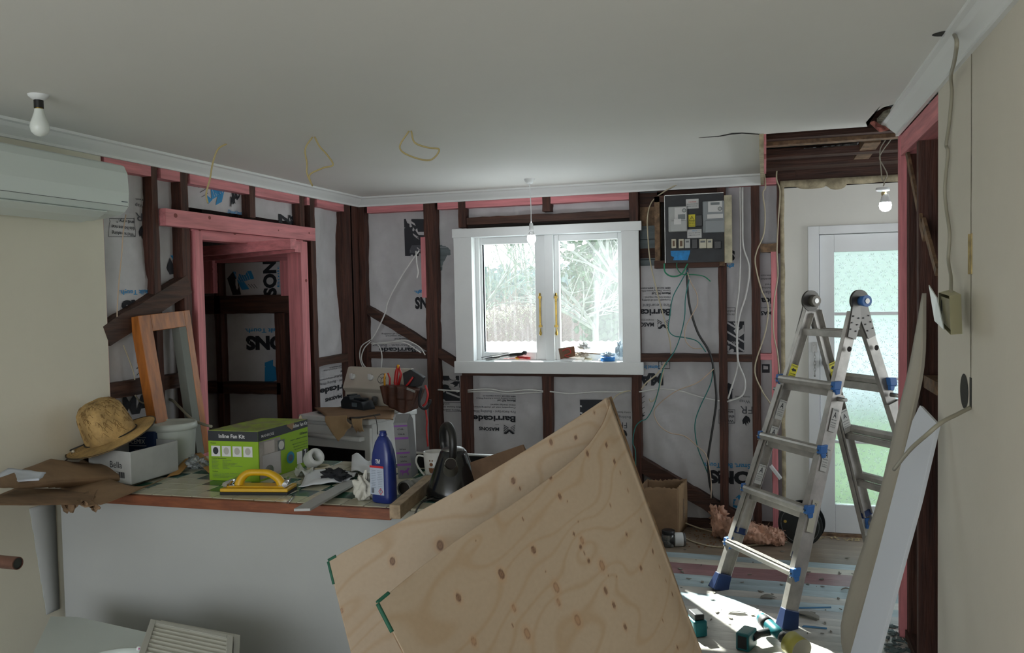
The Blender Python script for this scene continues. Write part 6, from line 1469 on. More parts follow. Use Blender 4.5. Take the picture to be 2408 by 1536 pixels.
g = G(); hp_ = [(.10, .05), (.18, .09), (.16, .13), (.30, .135), (.5, .12), (.66, .135), (.74, .165), (.90, .155), (.84, .14), (.78, .12), (.74, .10), (.80, .06), (.72, .05), (.66, .09), (.40, .085), (.34, .05), (.28, .05), (.30, .09), (.22, .10), (.16, .05)]
g.add([Fc(x, y+.0) for x, y in hp_], [tuple(range(len(hp_)))]); obj('horse_emblem', g, pur, gc, normals=False)
# ---- grey pipe fitting
c = on(955, 1165, 'z', ZT); p0 = on(950, 1150, 'z', ZT+.032); p1 = on(1005, 1128, 'z', ZT+.03); gp = thing('pipe_fitting', c, 'dusty grey plastic pipe fitting lying open-ended behind the timber rail', 'pipe')
gpm = mat('dusty_grey_plastic', (.24, .24, .22), .7, var=.3, vs=25); d = (p1-p0).normalized()
g = G(); g.cyl(p0, p0+d*.03, .032, .032, 24, False); g.cyl(p0+d*.03, p0+d*.05, .032, .023, 24, False); g.cyl(p0+d*.05, p1, .023, .022, 24); g.cyl(p0+d*.001, p0+d*.002, .031, .026, 24, False); obj('pipe', g, gpm, gp)
g = G(); g.cyl(p0+d*.004, p0+d*.008, .027, n=24); obj('pipe_mouth', g, dark_void, gp)
lump('plaster_crumbs', on(985, 1150, 'z', ZT+.008), .05, .03, .014, mat('plaster_crumbs', (.38, .38, .35), .9), 'heap of dusty plaster crumbs against the timber rail', 'rubble', 6, .6, 4)
# ---- timber rail
a = on(929, 1221, 'z', ZT+.0); b = on(1012, 1146, 'z', ZT); d = (b-a).normalized(); w = d.cross(Vector((0, 0, 1))).normalized()*.021
g = G(); h = Vector((0, 0, .052)); g.hexa([a-w, a+w, b+w, b-w], [a-w+h, a+w+h, b+w+h, b-w+h]); obj('timber_offcut', g, mat('pale_pine', (.38, .28, .18), .7, var=.3, vs=4, stretch=(9, 3, 9)), None, 'short squared pine offcut lying over the end of the counter edging', 'timber', bevel=.002)
# ---- kettle
c = on(1062, 1172, 'z', ZT); s = mpp(c); c = c+Vector((0, .03, 0)); kt = thing('kettle', c, 'black pyramid kettle with a hooped handle, spout towards the camera', 'kettle')
kb = mat('black_kettle_enamel', (.007, .008, .010), .22, spec=.5, coat=.3); R0 = 66*s; H = 112*s
g = G(); g.lathe([(.001, .014), (R0*.96, .014), (R0, .020), (R0*.99, .035), (R0*.80, H*.45), (R0*.55, H*.85), (R0*.47, H*.97), (R0*.41, H)], 40, c); obj('kettle_body', g, kb, kt)
g = G(); g.lathe([(.001, 0), (R0*.9, 0), (R0*.98, .004), (R0*.96, .014), (.001, .014)], 36, c); obj('power_base', g, MATS['black_bakelite'], kt)
g = G(); g.lathe([(R0*.41, H*.995), (R0*.42, H*1.01), (R0*.30, H*1.05), (.001, H*1.07)], 32, c); obj('lid', g, mat('brushed_lid', (.25, .25, .25), .35, .9), kt)
g = G(); g.lathe([(.009, H*1.05), (.005, H*1.10), (.009, H*1.15), (.001, H*1.17)], 16, c); obj('lid_knob', g, chrome, kt)
v = (CP-c); v.z = 0; v.normalize(); w = v.cross(Vector((0, 0, 1)))
g = G(); pts = smooth_pts([c+w*(.004)+v*(R0*.42)+Vector((0, 0, H*.80)), c+v*(R0*.50)+Vector((0, 0, H*1.15)), c+v*(R0*.35)+w*.004+Vector((0, 0, H*1.40)), c+w*(R0*.16)+Vector((0, 0, H*1.52)), c-v*(R0*.25)+w*(R0*.34)+Vector((0, 0, H*1.42)), c-v*(R0*.42)+w*(R0*.36)+Vector((0, 0, H*1.15)), c-v*(R0*.36)+w*(R0*.30)+Vector((0, 0, H*.98))], 7); g.tube(pts, .0155, 14); obj('handle', g, MATS['black_bakelite'], kt)
sp0 = c+v*(R0*.58)-w*(-R0*.10)+Vector((0, 0, H*.70))
g = G(); a1 = sp0; a2 = sp0+v*.045+Vector((0, 0, .022)); g.cyl(a1-Vector((0, 0, .012)), a2, .031, .024, 26, False); g.cyl(a2, a2+v*.001, .024, .022, 26, False); obj('spout', g, mat('kettle_spout_grey', (.18, .175, .15), .4, .6), kt)
g = G(); g.cyl(a2-v*.004, a2-v*.003, .0225, n=26); obj('spout_mouth', g, dark_void, kt)
wire('power_cord', [on(1020, 1172, 'z', ZT+.02), on(995, 1180, 'z', ZT+.012), on(982, 1195, 'z', ZT+.008), on(975, 1212, 'z', ZT+.006)], .0035, cab_k, kt)
# ---- mug
c = on(1023, 1131, 'z', ZT); s = mpp(c); mg = thing('mug', c, 'white mug printed with a brown teddy bear, behind the kettle', 'mug'); R = 26*s; H = 70*s
por = mat('porcelain', (.62, .62, .60), .25)
g = G(); g.lathe([(.001, 0), (R*.75, 0), (R*.80, .005), (R*.92, H*.5), (R, H), (R*.94, H*1.0), (R*.86, H*.5), (R*.7, .008), (.001, .008)], 36, c); obj('cup', g, por, mg)
g = G(); w2 = -w; hpt = [(R*.95, H*.82), (R*1.55, H*.84), (R*1.72, H*.62), (R*1.35, H*.35), (R*.86, H*.14)]
hs_ = -1
hv = Vector((-math.cos(.3), -math.sin(.3)*.4, 0)).normalized()
g.tube(smooth_pts([c+hv*a+Vector((0, 0, b)) for a, b in hpt], 6), .0042, 10); obj('mug_handle', g, por, mg)
g = G(); bc = c+v*R*.955
def bearp(u, z): 
    a = math.atan2(v.y, v.x)+u/R; rr_ = R*(.80+.18*min(1, z/H))+.0035; return c+Vector((math.cos(a)*rr_, math.sin(a)*rr_, z))
for (u, z, r) in ((.0, .42, .30), (.0, .62, .20), (-.15, .75, .08), (.15, .75, .08), (-.24, .48, .09), (.24, .48, .09), (-.17, .20, .11), (.17, .20, .11)):
    g.add([bearp((u*.8)*R+r*R*.8*math.cos(t)-.30*R, H*z+r*R*.8*math.sin(t)) for t in [q*math.pi/8 for q in range(16)]], [tuple(range(16))])
obj('printed_bear', g, mat('bear_brown', (.18, .07, .025), .6), mg, normals=False)
# ---- dark tray and cardboard flap behind the kettle
a = on(968, 1064, 'y', 3.60); b = on(1160, 1066, 'y', 3.60)
g = G(); z0 = HC+.002; g.box(a.x, b.x, 3.60, 3.615, z0, a.z-.004); tr = thing('oven_tray', Vector(((a.x+b.x)/2, 3.61, z0)), 'black oven tray with a pale rim standing on edge behind the mug', 'tray')
obj('tray_face', g, mat('black_enamel_tray', (.006, .006, .006), .7, spec=.2), tr); g = G(); g.box(a.x, b.x, 3.595, 3.62, a.z-.004, a.z+.002); obj('tray_rim', g, steel, tr)
q = [on(1105, 1088, 'y', 3.1), on(1228, 1046, 'y', 2.95), on(1238, 1068, 'y', 2.95), on(1222, 1100, 'y', 2.95), on(1120, 1128, 'y', 3.1)]
q[4].z = q[3].z = ZT
g = G(); g.prism(q, (.004, .006, 0)); obj('cardboard_flap', g, mat('dark_cardboard', (.16, .095, .055), .85, var=.2, vs=8), None, 'dark cardboard flap standing behind the kettle by the plywood', 'cardboard')
# ---- white carton with contents
a = on(210, 1128, 'z', ZT+.012); b = on(309, 1141, 'z', ZT+.012); c_ = on(420, 1108, 'z', ZT+.012); a.x = max(a.x, XL+.03); H = on(309, 1064, 'y', b.y).z-b.z; d_ = a+c_-b
d_.x = max(d_.x, XL+.02)
wb_ = thing('white_carton', (a+c_)/2, 'open white carton holding a blue packet and a tub, left on the counter', 'box'); up = Vector((0, 0, H)); whc = mat('white_card_dusty', (.44, .45, .44), .7, var=.12, vs=6)
g = G(); P = [a, b, c_, d_]
for p, q in ((a, b), (b, c_), (c_, d_), (d_, a)):
    n_ = (q-p).cross(Vector((0, 0, 1))).normalized()*.004; g.hexa([p, q, q-n_, p-n_], [p+up, q+up, q-n_+up, p-n_+up])
g.prism(P, (0, 0, .004)); obj('carton_walls', g, whc, wb_, bevel=.0008, seg=1)
Ua = b-a; na = Ua.cross(Vector((0, 0, 1))).normalized(); Fa_ = lambda u, v: a+Ua*u+Vector((0, 0, H*v))+na*.001
ftext(wb_, Fa_, Ua, H, 'Bella', .52, .80, .56, .20, ink, .0); ftext(wb_, Fa_, Ua, H, 'PREMIUM CLAY', .42, .72, .36, .05, inkg, .01)
g = G(); [g.add([Fa_(.70+.017*k, .18), Fa_(.708+.017*k+.004*(k % 3), .18), Fa_(.708+.017*k+.004*(k % 3), .36), Fa_(.70+.017*k, .36)], [(0, 1, 2, 3)]) for k in range(9)]; obj('barcode', g, ink, wb_, normals=False)
# blue packet
p2 = on(365, 1100, 'z', ZT+.02); ztop = on(365, 1016, 'y', p2.y).z; p1 = on(285, 1016, 'z', ztop); p1 = Vector((p1.x, p2.y-.02, 0)); p1 = on(285, 1010, 'y', p2.y-.02); p3 = on(403, 1004, 'y', p2.y+.10)
a_ = Vector((p1.x, p1.y, ZT+.02)); b2 = Vector((p2.x, p2.y, ZT+.02)); c2 = Vector((p3.x, p3.y, ZT+.02)); d2 = a_+c2-b2; d2.x = max(d2.x, XL+.01)
Hb = ztop-(ZT+.02); bp_ = thing('blue_packet', (a_+c2)/2, 'dark blue grout packet box with white lettering standing in the white carton', 'box'); nav = mat('navy_card', (.008, .028, .09), .45)
g = G(); g.hexa([a_, b2, c2, d2], [p+Vector((0, 0, Hb)) for p in (a_, b2, c2, d2)]); obj('packet', g, nav, bp_, bevel=.001)
g = G(); cc_ = (a_+b2+c2+d2)/4; g.prism([cc_+(p-cc_)*k_+Vector((0, 0, Hb+.0005)) for p, k_ in ((a_, .9), (b2, .9), (c2, .9), (d2, .9))], (0, 0, .0012)); g.m(1).prism([cc_+(p-cc_)*.35+Vector((0, 0, Hb+.002)) for p in (a_, b2, c2, d2)], (0, 0, .0008)); obj('packet_top', g, [mat('grey_card', (.25, .25, .25), .6), ink], bp_)
for A_, B_ in ((a_, b2), (b2, c2)):
    U_ = B_-A_; n_ = U_.cross(Vector((0, 0, 1))).normalized(); F_ = (lambda A_, U_, n_: lambda u, v: A_+U_*u+Vector((0, 0, Hb*v))+n_*.001)(A_, U_, n_)
    ftext(bp_, F_, U_, Hb, 'CEMIX', .28, .72, .72, .13, wh, .0); ftext(bp_, F_, U_, Hb, 'COLOURED', .18, .84, .34, .12, wh, .03); ftext(bp_, F_, U_, Hb, 'SANDED', .4, .66, .48, .05, wh, .0)
    for v_ in (.83, .60): patch(bp_, 'printed_rule', F_, .24, .76, v_, v_+.012, wh)
# blue tub lid
c = on(300, 1066, 'z', ZT+.09); s = mpp(c); tb = thing('blue_tub', Vector((c.x, c.y, ZT+.02)), 'round tub with a royal blue lid inside the white carton', 'tub')
g = G(); g.lathe([(.001, ZT+.02-c.z), (38*s, ZT+.02-c.z), (39*s, -.004), (.001, -.004)], 30, c); obj('tub_body', g, por, tb); g = G(); g.lathe([(41*s, -.012), (42*s, .0), (41*s, .008), (38*s, .010), (36*s, .004), (.001, .004)], 36, c); obj('tub_lid', g, mat('royal_blue_plastic', (.008, .05, .24), .4), tb)
lump('yellow_sponge', on(258, 1040, 'z', ZT+.15), .05, .04, .03, mat('olive_yellow_sponge', (.20, .14, .02), .9, bump=.4, bs=70), 'olive yellow sponge wedged under the straw hat brim', 'sponge', 2, .2)
# bucket
c = on(392, 1098, 'z', ZT)+Vector((.02, .02, 0)); zt_ = on(392, 992, 'y', c.y).z-ZT; s = mpp(c); R = 56*s; c.x = max(c.x, XL+R+.012); bk = thing('white_bucket', c, 'white plastic bucket with a rimmed lid behind the white carton', 'bucket')
wp_ = mat('translucent_white_plastic', (.50, .54, .50), .4)
g = G(); g.lathe([(.001, 0), (R*.84, 0), (R*.86, .01), (R*.96, zt_*.84), (R*.96, zt_*.86)], 40, c); obj('bucket_body', g, wp_, bk)
g = G(); g.lathe([(R*.95, zt_*.84), (R*1.02, zt_*.85), (R*1.03, zt_*.90), (R*1.02, zt_*.97), (R*.98, zt_), (R*.93, zt_), (R*.91, zt_*.965), (R*.80, zt_*.955), (.001, zt_*.95)], 44, c); obj('bucket_lid', g, wp_, bk)
# ---- hat
hc_ = on(262, 1028, 'y', on(300, 1141, 'z', ZT).y+.06); s = mpp(hc_)
ix = (_r2*178+_u2*87).normalized(); iz = (-_r2*87+_u2*178).normalized(); tc_ = (CP-hc_).normalized(); iz = (iz*.95+tc_*.30).normalized(); iy = iz.cross(ix).normalized(); ix = iy.cross(iz)
HM = Matrix.Translation(hc_) @ Matrix((ix, iy, iz)).transposed().to_4x4()
hat = thing('straw_hat', hc_, 'woven straw sun hat tipped against the wall on top of the cartons', 'hat')
def straw():
    m = mat('woven_straw', (.42, .27, .10), .75, var=.45, vs=9, stretch=(1, 1, 1), bump=.5, bs=60); N = m.node_tree.nodes; L = m.node_tree.links
    return m
straw_m = straw(); Rb_ = 101*s; Rc = 53*s
g = G()
def hatf(u, v):
    a = 2*math.pi*u
    if v < .45:
        k = v/.45; r = Rb_+(Rc*1.02-Rb_)*k; z = .006*math.sin(a*2+.5)*(1-k)-.004*(1-k)+.004*k*k
    else:
        k = (v-.45)/.55; prof = [(1.02, 0), (.99, .25), (.94, .55), (.86, .78), (.66, .93), (.35, 1.0), (0.005, .97)]
        t = k*(len(prof)-1); i = min(len(prof)-2, int(t)); f_ = t-i; r = Rc*(prof[i][0]*(1-f_)+prof[i+1][0]*f_); z = (92*s)*(prof[i][1]*(1-f_)+prof[i+1][1]*f_)+.004
    ov = 1+.12*math.cos(2*a)*(1 if v >= .45 else .2)
    z += .0008*math.sin(v*130)+.0012*math.sin(a*34)*(1 if v > .45 else .4)
    return Vector((math.cos(a)*r*ov, math.sin(a)*r/ov, z))
g.M = HM; g.grid(hatf, 120, 90, thick=None); obj('hat_body', g, straw_m, hat, normals=False)
g = G(HM); pts = [Vector((Rb_*1.02*math.cos(t), Rb_*math.sin(t)*.985, .006*math.sin(2*t+.5)-.004)) for t in [2*math.pi*q/60 for q in range(61)]]; g.tube(pts, .0032, 8); obj('brim_binding', g, mat('dark_binding', (.05, .035, .02), .8), hat)
g = G(HM); pts = [Vector((Rc*1.16*math.cos(t), Rc*.93*math.sin(t), .008)) for t in [2*math.pi*q/60 for q in range(61)]]; g.tube(pts, .0026, 8); obj('hat_cord', g, cab_k, hat)
q1 = on(172, 1062, 'y', hc_.y-.10); g = G(); g.tube(smooth_pts([HM @ Vector((-Rc*1.16, -.01, .01)), HM @ Vector((-Rb_*.9, -.03, .01)), q1, on(160, 1078, 'y', hc_.y-.12), on(152, 1085, 'y', hc_.y-.12)], 5), .003, 8); obj('chin_cord', g, cab_k, hat)
g = G(); g.sph(q1, .0075, 12); obj('cord_bead', g, mat('pale_bead', (.55, .5, .4), .5), hat)
g = G(HM); rr = random.Random(4)
# individual dark woven strands on the crown
for k in range(150):
    a = rr.uniform(0, 2*math.pi); v0 = rr.uniform(.50, .84); l = rr.uniform(.03, .14)
    pts = [Vector(hatf((a+(l*2.0)*j/4)/(2*math.pi), v0+.03*math.sin(j)))*1.004+Vector((0, 0, .0008)) for j in range(5)]; g.tube(pts, .0007, 4)
o = obj('dark_straw_strands', g, mat('dark_straw', (.20, .11, .035), .8), hat); o['kind'] = 'stuff'
# ---- cardboard sheets at the left end
x_ = XL+.02
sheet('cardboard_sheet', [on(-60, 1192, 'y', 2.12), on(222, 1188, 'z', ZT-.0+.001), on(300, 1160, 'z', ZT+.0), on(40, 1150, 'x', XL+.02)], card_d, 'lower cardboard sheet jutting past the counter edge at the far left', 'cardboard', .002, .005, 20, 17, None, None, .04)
sheet('cardboard_sheet', [on(-60, 1152, 'y', 2.16), on(165, 1150, 'z', ZT+.030), on(410, 1116, 'z', ZT+.002), on(120, 1084, 'x', x_)], card, 'large flattened cardboard sheet under the hat, torn along its front edge', 'cardboard', .004, .005, 26, 3, None, None, .05)
g = G()
def flap(u, v):
    a0 = on(112+10*v, 1088+20*v, 'z', ZT+.055-.02*v); 
    top_ = smooth_pts([on(185, 1072, 'z', ZT+.10), on(215, 1095, 'z', ZT+.085), on(260, 1128, 'z', ZT+.04), on(330, 1146, 'z', ZT+.012), on(400, 1122, 'z', ZT+.006)], 5)
    bot_ = smooth_pts([on(108, 1098, 'z', ZT+.05), on(130, 1130, 'z', ZT+.045), on(170, 1180, 'z', ZT+.015), on(235, 1188, 'z', ZT+.012), on(385, 1128, 'z', ZT+.006)], 5)
    k = u*(len(top_)-1); i = min(len(top_)-2, int(k)); p = top_[i].lerp(top_[i+1], k-i); q = bot_[i].lerp(bot_[i+1], k-i)
    r_ = p.lerp(q, v+(.10*MN.noise(Vector((u*16, 4, 2))) if v > .9 else 0)); r_.z = max(r_.z, ZT+.008); r_.x = max(r_.x, XL+.005); return r_
g.grid(flap, 60, 18, thick=(0, 0, .004)); obj('cardboard_flap', g, card, None, 'creased cardboard flap curling in front of the white carton', 'cardboard')
g = G()
def tuft(u, v):
    a = on(152+78*u, 1158+8*math.sin(u*5), 'z', ZT+.03); b = on(150+85*u+14*MN.noise(Vector((u*9, 1, 5))), 1188+22*abs(MN.noise(Vector((u*14, 2, 7))))+12*math.sin(u*9), 'y', 2.60)
    p = a.lerp(b, v); p.y -= .03*math.sin(math.pi*v)+.012*MN.noise(Vector((u*12, v*5, 1))); return p
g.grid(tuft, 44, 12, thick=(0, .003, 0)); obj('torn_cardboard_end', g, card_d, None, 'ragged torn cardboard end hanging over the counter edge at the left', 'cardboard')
sheet('papers', [on(-40, 1142, 'y', 2.38), on(92, 1132, 'y', 2.44), on(108, 1116, 'y', 2.5), on(20, 1106, 'y', 2.5)], mat('blueish_paper', (.50, .54, .60), .7), 'small pile of white sheets lying on the cardboard at the far left', 'paper', .003, .006, 10, 12)
c = on(462, 1088, 'z', ZT)
g = G()
def tent(u, v):
    P_ = [on(393, 1122, 'z', ZT+.004), on(446, 1070, 'z', ZT+.055), on(490, 1112, 'z', ZT+.004)]; Q_ = [p+Vector((.02, .06, 0)) for p in P_]
    k = u*2; i = min(1, int(k)); p = P_[i].lerp(P_[i+1], k-i); q = Q_[i].lerp(Q_[i+1], k-i); return p.lerp(q, v)
g.grid(tent, 20, 4, thick=(0, 0, .0015)); obj('folded_card', g, mat('orange_brown_card', (.36, .19, .05), .7, var=.1, vs=8), None, 'orange-brown card folded like a tent left of the green fan box', 'card')
lump('plastic_wrapper', on(462, 1090, 'z', ZT+.03), .05, .035, .028, mat('clear_wrapper', (.55, .6, .6), .12, trans=.75, bump=.8, bs=30), 'clear crinkled plastic wrapper behind the folded card', 'wrapper', 3, .6, 3)
# ---- on the stove
ZS = .901
def so_(px, py, dz=0): return on(px, py, 'z', ZS+dz)
sheet('cardboard_scrap', [so_(772, 985, .004), so_(925, 990, .004), so_(930, 958, .004), so_(740, 962, .004)], card, 'layer of torn cardboard on the stove top under the charger', 'cardboard', .004, .006, 20, 6, None, None, .08)
g = G()
def hang(u, v):
    A_ = on(765+52*u, 978, 'y', so_(790, 990).y-.03); d_ = (60-30*abs(u-.42)*2.2)*(1)+8*MN.noise(Vector((u*7, 2, 2))); B_ = on(768+50*u*(.6+.3*u)+14*v, 978+d_, 'y', so_(790, 990).y-.045); p = A_.lerp(B_, v); p.y -= .02*math.sin(v*3)+.01*math.sin(u*6); return p
g.grid(hang, 24, 10, thick=(0, .003, 0)); obj('cardboard_tongue', g, mat('tan_cardboard', (.36, .24, .13), .8, var=.1, vs=10), None, 'tan cardboard tongue hanging down the stove front, larger left one', 'cardboard')
g = G()
def hang2(u, v):
    A_ = on(826+26*u, 985, 'y', so_(840, 992).y-.03); B_ = on(838+18*u, 985+(30+6*MN.noise(Vector((u*9, 1, 4)))), 'y', so_(840, 992).y-.045); p = A_.lerp(B_, v); p.y -= .015*math.sin(v*3); return p
g.grid(hang2, 14, 8, thick=(0, .003, 0)); obj('cardboard_tongue', g, MATS['tan_cardboard'], None, 'tan cardboard tongue hanging down the stove front, smaller right one', 'cardboard')
blkp = mat('black_tool_plastic', (.016, .022, .028), .45, var=.2, vs=12)
c = so_(840, 962, .012); s = mpp(c); M = Matrix.Translation(c) @ Matrix.Rotation(-.35, 4, 'Z') @ Matrix.Diagonal((1, 1, 1.6, 1)); ch = thing('battery_charger', c, 'black battery charger lying on cardboard on the stove', 'charger')
g = G(M); W_ = 80*s; g.prism([(-W_/2, -.04, 0), (-W_/2, -.045, .030), (-W_*.35, -.045, .052), (-W_*.12, -.045, .056), (-W_*.08, -.045, .042), (W_*.40, -.045, .036), (W_/2, -.045, .010), (W_/2, -.045, 0)], (0, .10, 0)); obj('charger_body', g, blkp, ch, bevel=.004)
g = G(M); g.box(-W_*.04, W_*.36, -.02, .03, .040, .048); g.box(-W_*.30, -W_*.16, -.03, .04, .054, .060); obj('charger_bay', g, blkp, ch, bevel=.002)
g = G(M); g.box(W_*.0, W_*.22, -.0465, -.045, .014, .03); obj('charger_label', g, mat('charger_label_grey', (.10, .13, .15), .5), ch)
g = G(); p0 = so_(823, 985, .012); p1 = so_(893, 976, .02); g.rings([p0, p0.lerp(p1, .2), p0.lerp(p1, .5), p0.lerp(p1, .8), p1], [.018, .012, .009, .012, .016], 12, flat=.6); obj('adjustable_grip', g, mat('dark_leather', (.03, .024, .02), .7), None, 'dark tool handle lying across the cardboard in front of the charger', 'tool')
g = G(); q = so_(880, 950, .03); g.rings([q, q+Vector((.01, -.01, .045))], [.022, .020], 14); obj('glass_jar', g, mat('smoky_glass', (.22, .24, .25), .1, trans=.6), None, 'small smoky glass jar between the charger and the pouch', 'jar')
cw('charger_wire', [(879, 975), (884, 985), (887, 1003), (888, 1022)], 'y', [so_(880, 990).y-.02]*4, .0025, cab_k, 'thin black wire hanging in front of the stove behind the bottle')
# tool pouch
yq = so_(945, 985).y-.02; yq = 4.86
def tp_(px, py, y=None): return on(px, py, 'y', y or yq)
pc = tp_(945, 985); pc.z = ZS
po = thing('tool_pouch', pc, 'brown leather tool pouch full of red and yellow pliers on the stove', 'tool pouch'); lea = mat('brown_leather', (.075, .028, .017), .5, var=.4, vs=9, bump=.3, bs=40)
g = G(); ft = [(893, 908), (925, 905), (955, 908), (986, 918)]; fbm = [(902, 946), (922, 958), (952, 972), (968, 965)]
def pf_(u, v):
    k = u*3; i = min(2, int(k)); a = ft[i]; b = ft[i+1]; c1 = fbm[i]; d1 = fbm[i+1]; f_ = k-i
    px = (a[0]+(b[0]-a[0])*f_)*(1-v)+(c1[0]+(d1[0]-c1[0])*f_)*v; py = (a[1]+(b[1]-a[1])*f_)*(1-v)+(c1[1]+(d1[1]-c1[1])*f_)*v
    p = tp_(px, py); p.y -= .055*math.sin(math.pi*u)**.5*(1-.5*v)+.006*math.sin(u*25); p.z = max(p.z, ZS+.004); return p
g.grid(pf_, 30, 12, thick=(0, .10, 0)); obj('pouch_front', g, lea, po)
g = G(); g.grid(lambda u, v: pf_(u*.42+.52, .0+v*.5)+Vector((0, -.012, .002)), 14, 8, thick=(0, .004, 0)); obj('outer_pocket', g, lea, po)
g = G(); P_ = [tp_(960, 915, yq-.07), tp_(972, 920, yq-.07)]; g.beam(P_[0]+Vector((-.01, 0, .004)), P_[1]+Vector((.012, 0, -.004)), .003, .014); obj('metal_clip', g, steel, po)
def plier(pts, r, m_): g = G(); g.rings([tp_(a, b, yq+.01) for a, b in pts], r, 10); return g
redp = mat('red_grip', (.42, .02, .02), .4); yelp = mat('amber_grip', (.60, .28, .01), .4)
def tool_(name, label, parts):
    base = tp_(*parts[0][0][-1]); t = thing(name, base, label, 'pliers')
    for pts, r, m_ in parts: obj('grip', plier(pts, r, m_), m_, t)
tool_('pliers', 'red and amber handled pliers at the left of the pouch', [([(906, 878), (904, 890), (905, 915)], [.005, .007, .007], yelp), ([(912, 877), (917, 890), (916, 915)], [.005, .007, .007], redp)])
tool_('pliers', 'large pliers with red grip and amber tip standing tallest in the pouch', [([(936, 860), (933, 875), (930, 900), (934, 912)], [.008, .013, .013, .010], redp), ([(938, 862), (943, 880), (937, 905)], [.006, .009, .009], redp), ([(937, 858), (936, 866)], [.008, .011], yelp)])
tool_('pliers', 'single red grip leaning right in the pouch', [([(971, 887), (962, 900), (952, 912)], [.006, .007, .007], redp)])
g = G(); P_ = [tp_(946, 878, yq+.03), tp_(965, 869, yq+.03), tp_(995, 888, yq+.03), tp_(985, 910, yq+.03), tp_(950, 912, yq+.03)]; g.prism(P_, (0, .05, 0)); obj('black_drill_bag', g, mat('black_nylon', (.012, .012, .014), .6), None, 'black nylon tool holster standing behind the red pliers', 'holster', bevel=.006)
cw('red_clamp_strap', [(1000, 906), (1006, 925), (1004, 940), (1000, 950), (994, 955)], 'y', [yq-.02]*5, .007, redp, 'red strap hanging from the right of the tool pouch', cat='strap')
cw('black_strap', [(992, 912), (986, 935), (988, 955), (1000, 962), (1010, 950), (1012, 940)], 'y', [yq]*6, .009, MATS['black_nylon'], 'black belt strap hanging at the right of the tool pouch', cat='strap')
cw('red_clamp_strap', [(1001, 962), (1004, 990), (1003, 1010), (1006, 1050)], 'y', [yq]*4, .006, redp, 'lower red and black strap end hanging beside the stud', cat='strap')
# ---- orange timber frame leaning on the left wall framing
a0 = on(325, 743, 'x', XL+.045); b0 = on(366, 983, 'x', XL+.12); a1 = on(446, 729, 'x', XL+.045); b1 = on(486, 1004, 'x', XL+.13)
def down(a, b): d = (b-a); return a+d*((a.z-HC-.002)/-d.z)
L0, L1 = down(a0, b0), down(a1, b1); of = thing('orange_door_frame', (L0+L1)/2, 'orange-stained timber frame leaning on the studs left of the pink doorway', 'frame')
orm = mat('orange_stained_timber', (.40, .13, .022), .42, var=.35, vs=3, stretch=(12, 12, 1.5)); gry = mat('grey_frame_lining', (.17, .18, .16), .7)
U_ = (a1-a0).normalized(); nF = (L0-a0).cross(U_).normalized(); 
if nF.dot(CP-a0) < 0: nF = -nF
wS = .085
def bar(nm, p, q, r, s_, m_, dep_=.055): g = G(); g.hexa([p, q, q-nF*dep_, p-nF*dep_], [s_, r, r-nF*dep_, s_-nF*dep_]); obj(nm, g, m_, of, bevel=.002)
dv0 = (L0-a0).normalized(); dv1 = (L1-a1).normalized()
bar('stile', a0, a0+U_*wS, L0+U_*wS, L0, orm); bar('stile', a1-U_*wS*.55, a1, L1, L1-U_*wS*.55, orm); bar('top_rail', a0+U_*wS, a1-U_*wS*.55, a1-U_*wS*.55+dv1*.085, a0+U_*wS+dv0*.085, orm)
g = G(); p = a1-U_*wS*.55+dv1*.085; q = L1-U_*wS*.55; g.hexa([p-nF*.001-U_*.055, p-nF*.001, p-nF*.05, p-nF*.05-U_*.055], [q-nF*.001-U_*.055, q-nF*.001, q-nF*.05, q-nF*.05-U_*.055]); obj('inner_lining', g, gry, of)
# ---- window sill clutter
ZW = WZS+.001; ys = YB+.03
def sl(px, py=845, y=None): return on(px, py, 'y', y or ys)
def rod(name, pts, rs, m_, label, cat, extra=None, y=None):
    P_ = [sl(a, b, y) for a, b in pts]; t = thing(name, P_[0], label, cat); g = G(); g.rings(P_, rs, 12); obj('shaft', g, m_, t); return t
t = rod('screwdriver', [(1185, 844), (1213, 843)], [.002, .002], redp, 'screwdriver with a yellow and red handle on the sill', 'screwdriver'); g = G(); g.rings([sl(213+1000, 842), sl(1218, 841), sl(1228, 841), sl(1240, 842), sl(1247, 843)], [.006, .011, .010, .012, .008], 12); obj('handle', g, redp, t); g = G(); g.rings([sl(1212, 843), sl(1216, 842), sl(1221, 842)], [.006, .0115, .0105], 12); obj('handle_collar', g, yelp, t)
t = rod('filling_gun', [(1140, 843), (1165, 840), (1200, 834)], [.002, .006, .007], MATS['dark_iron'], 'black handled caulking tool with a steel shaft lying on the sill', 'tool'); g = G(); g.rings([sl(1196, 836), sl(1201, 835), sl(1228, 832), sl(1232, 829), sl(1238, 831)], [.010, .017, .013, .016, .014], 14); obj('handle', g, MATS['black_bakelite'], t)
t = rod('wire_cutter', [(1143, 846), (1160, 845), (1175, 842)], [.008, .006, .007], steel, 'small grey wire cutters lying left of the screwdriver', 'pliers')
t = rod('thin_bit', [(1132, 841), (1180, 832), (1194, 830)], [.002, .002, .002], MATS['dark_iron'], 'long thin dark drill bit leaning along the sill', 'drill bit', y=ys+.02)
t = thing('wall_socket', sl(1334, 840), 'brown socket back plate trailing red and brown wires on the sill', 'socket'); g = G(); P_ = [sl(1313, 820, YB+.02), sl(1350, 814, YB+.02), sl(1353, 838, YB+.03), sl(1318, 846, YB+.01)]; g.prism(P_, (0, .012, 0)); obj('back_plate', g, mat('brown_bakelite', (.16, .07, .03), .45), t)
g = G(); g.tube(smooth_pts([sl(1322, 826, YB+.012), sl(1336, 820, YB+.006), sl(1342, 830, YB+.004), sl(1328, 836, YB+.006), sl(1338, 840, YB+.006)], 5), .0028, 6); obj('red_wires', g, cab_r, t)
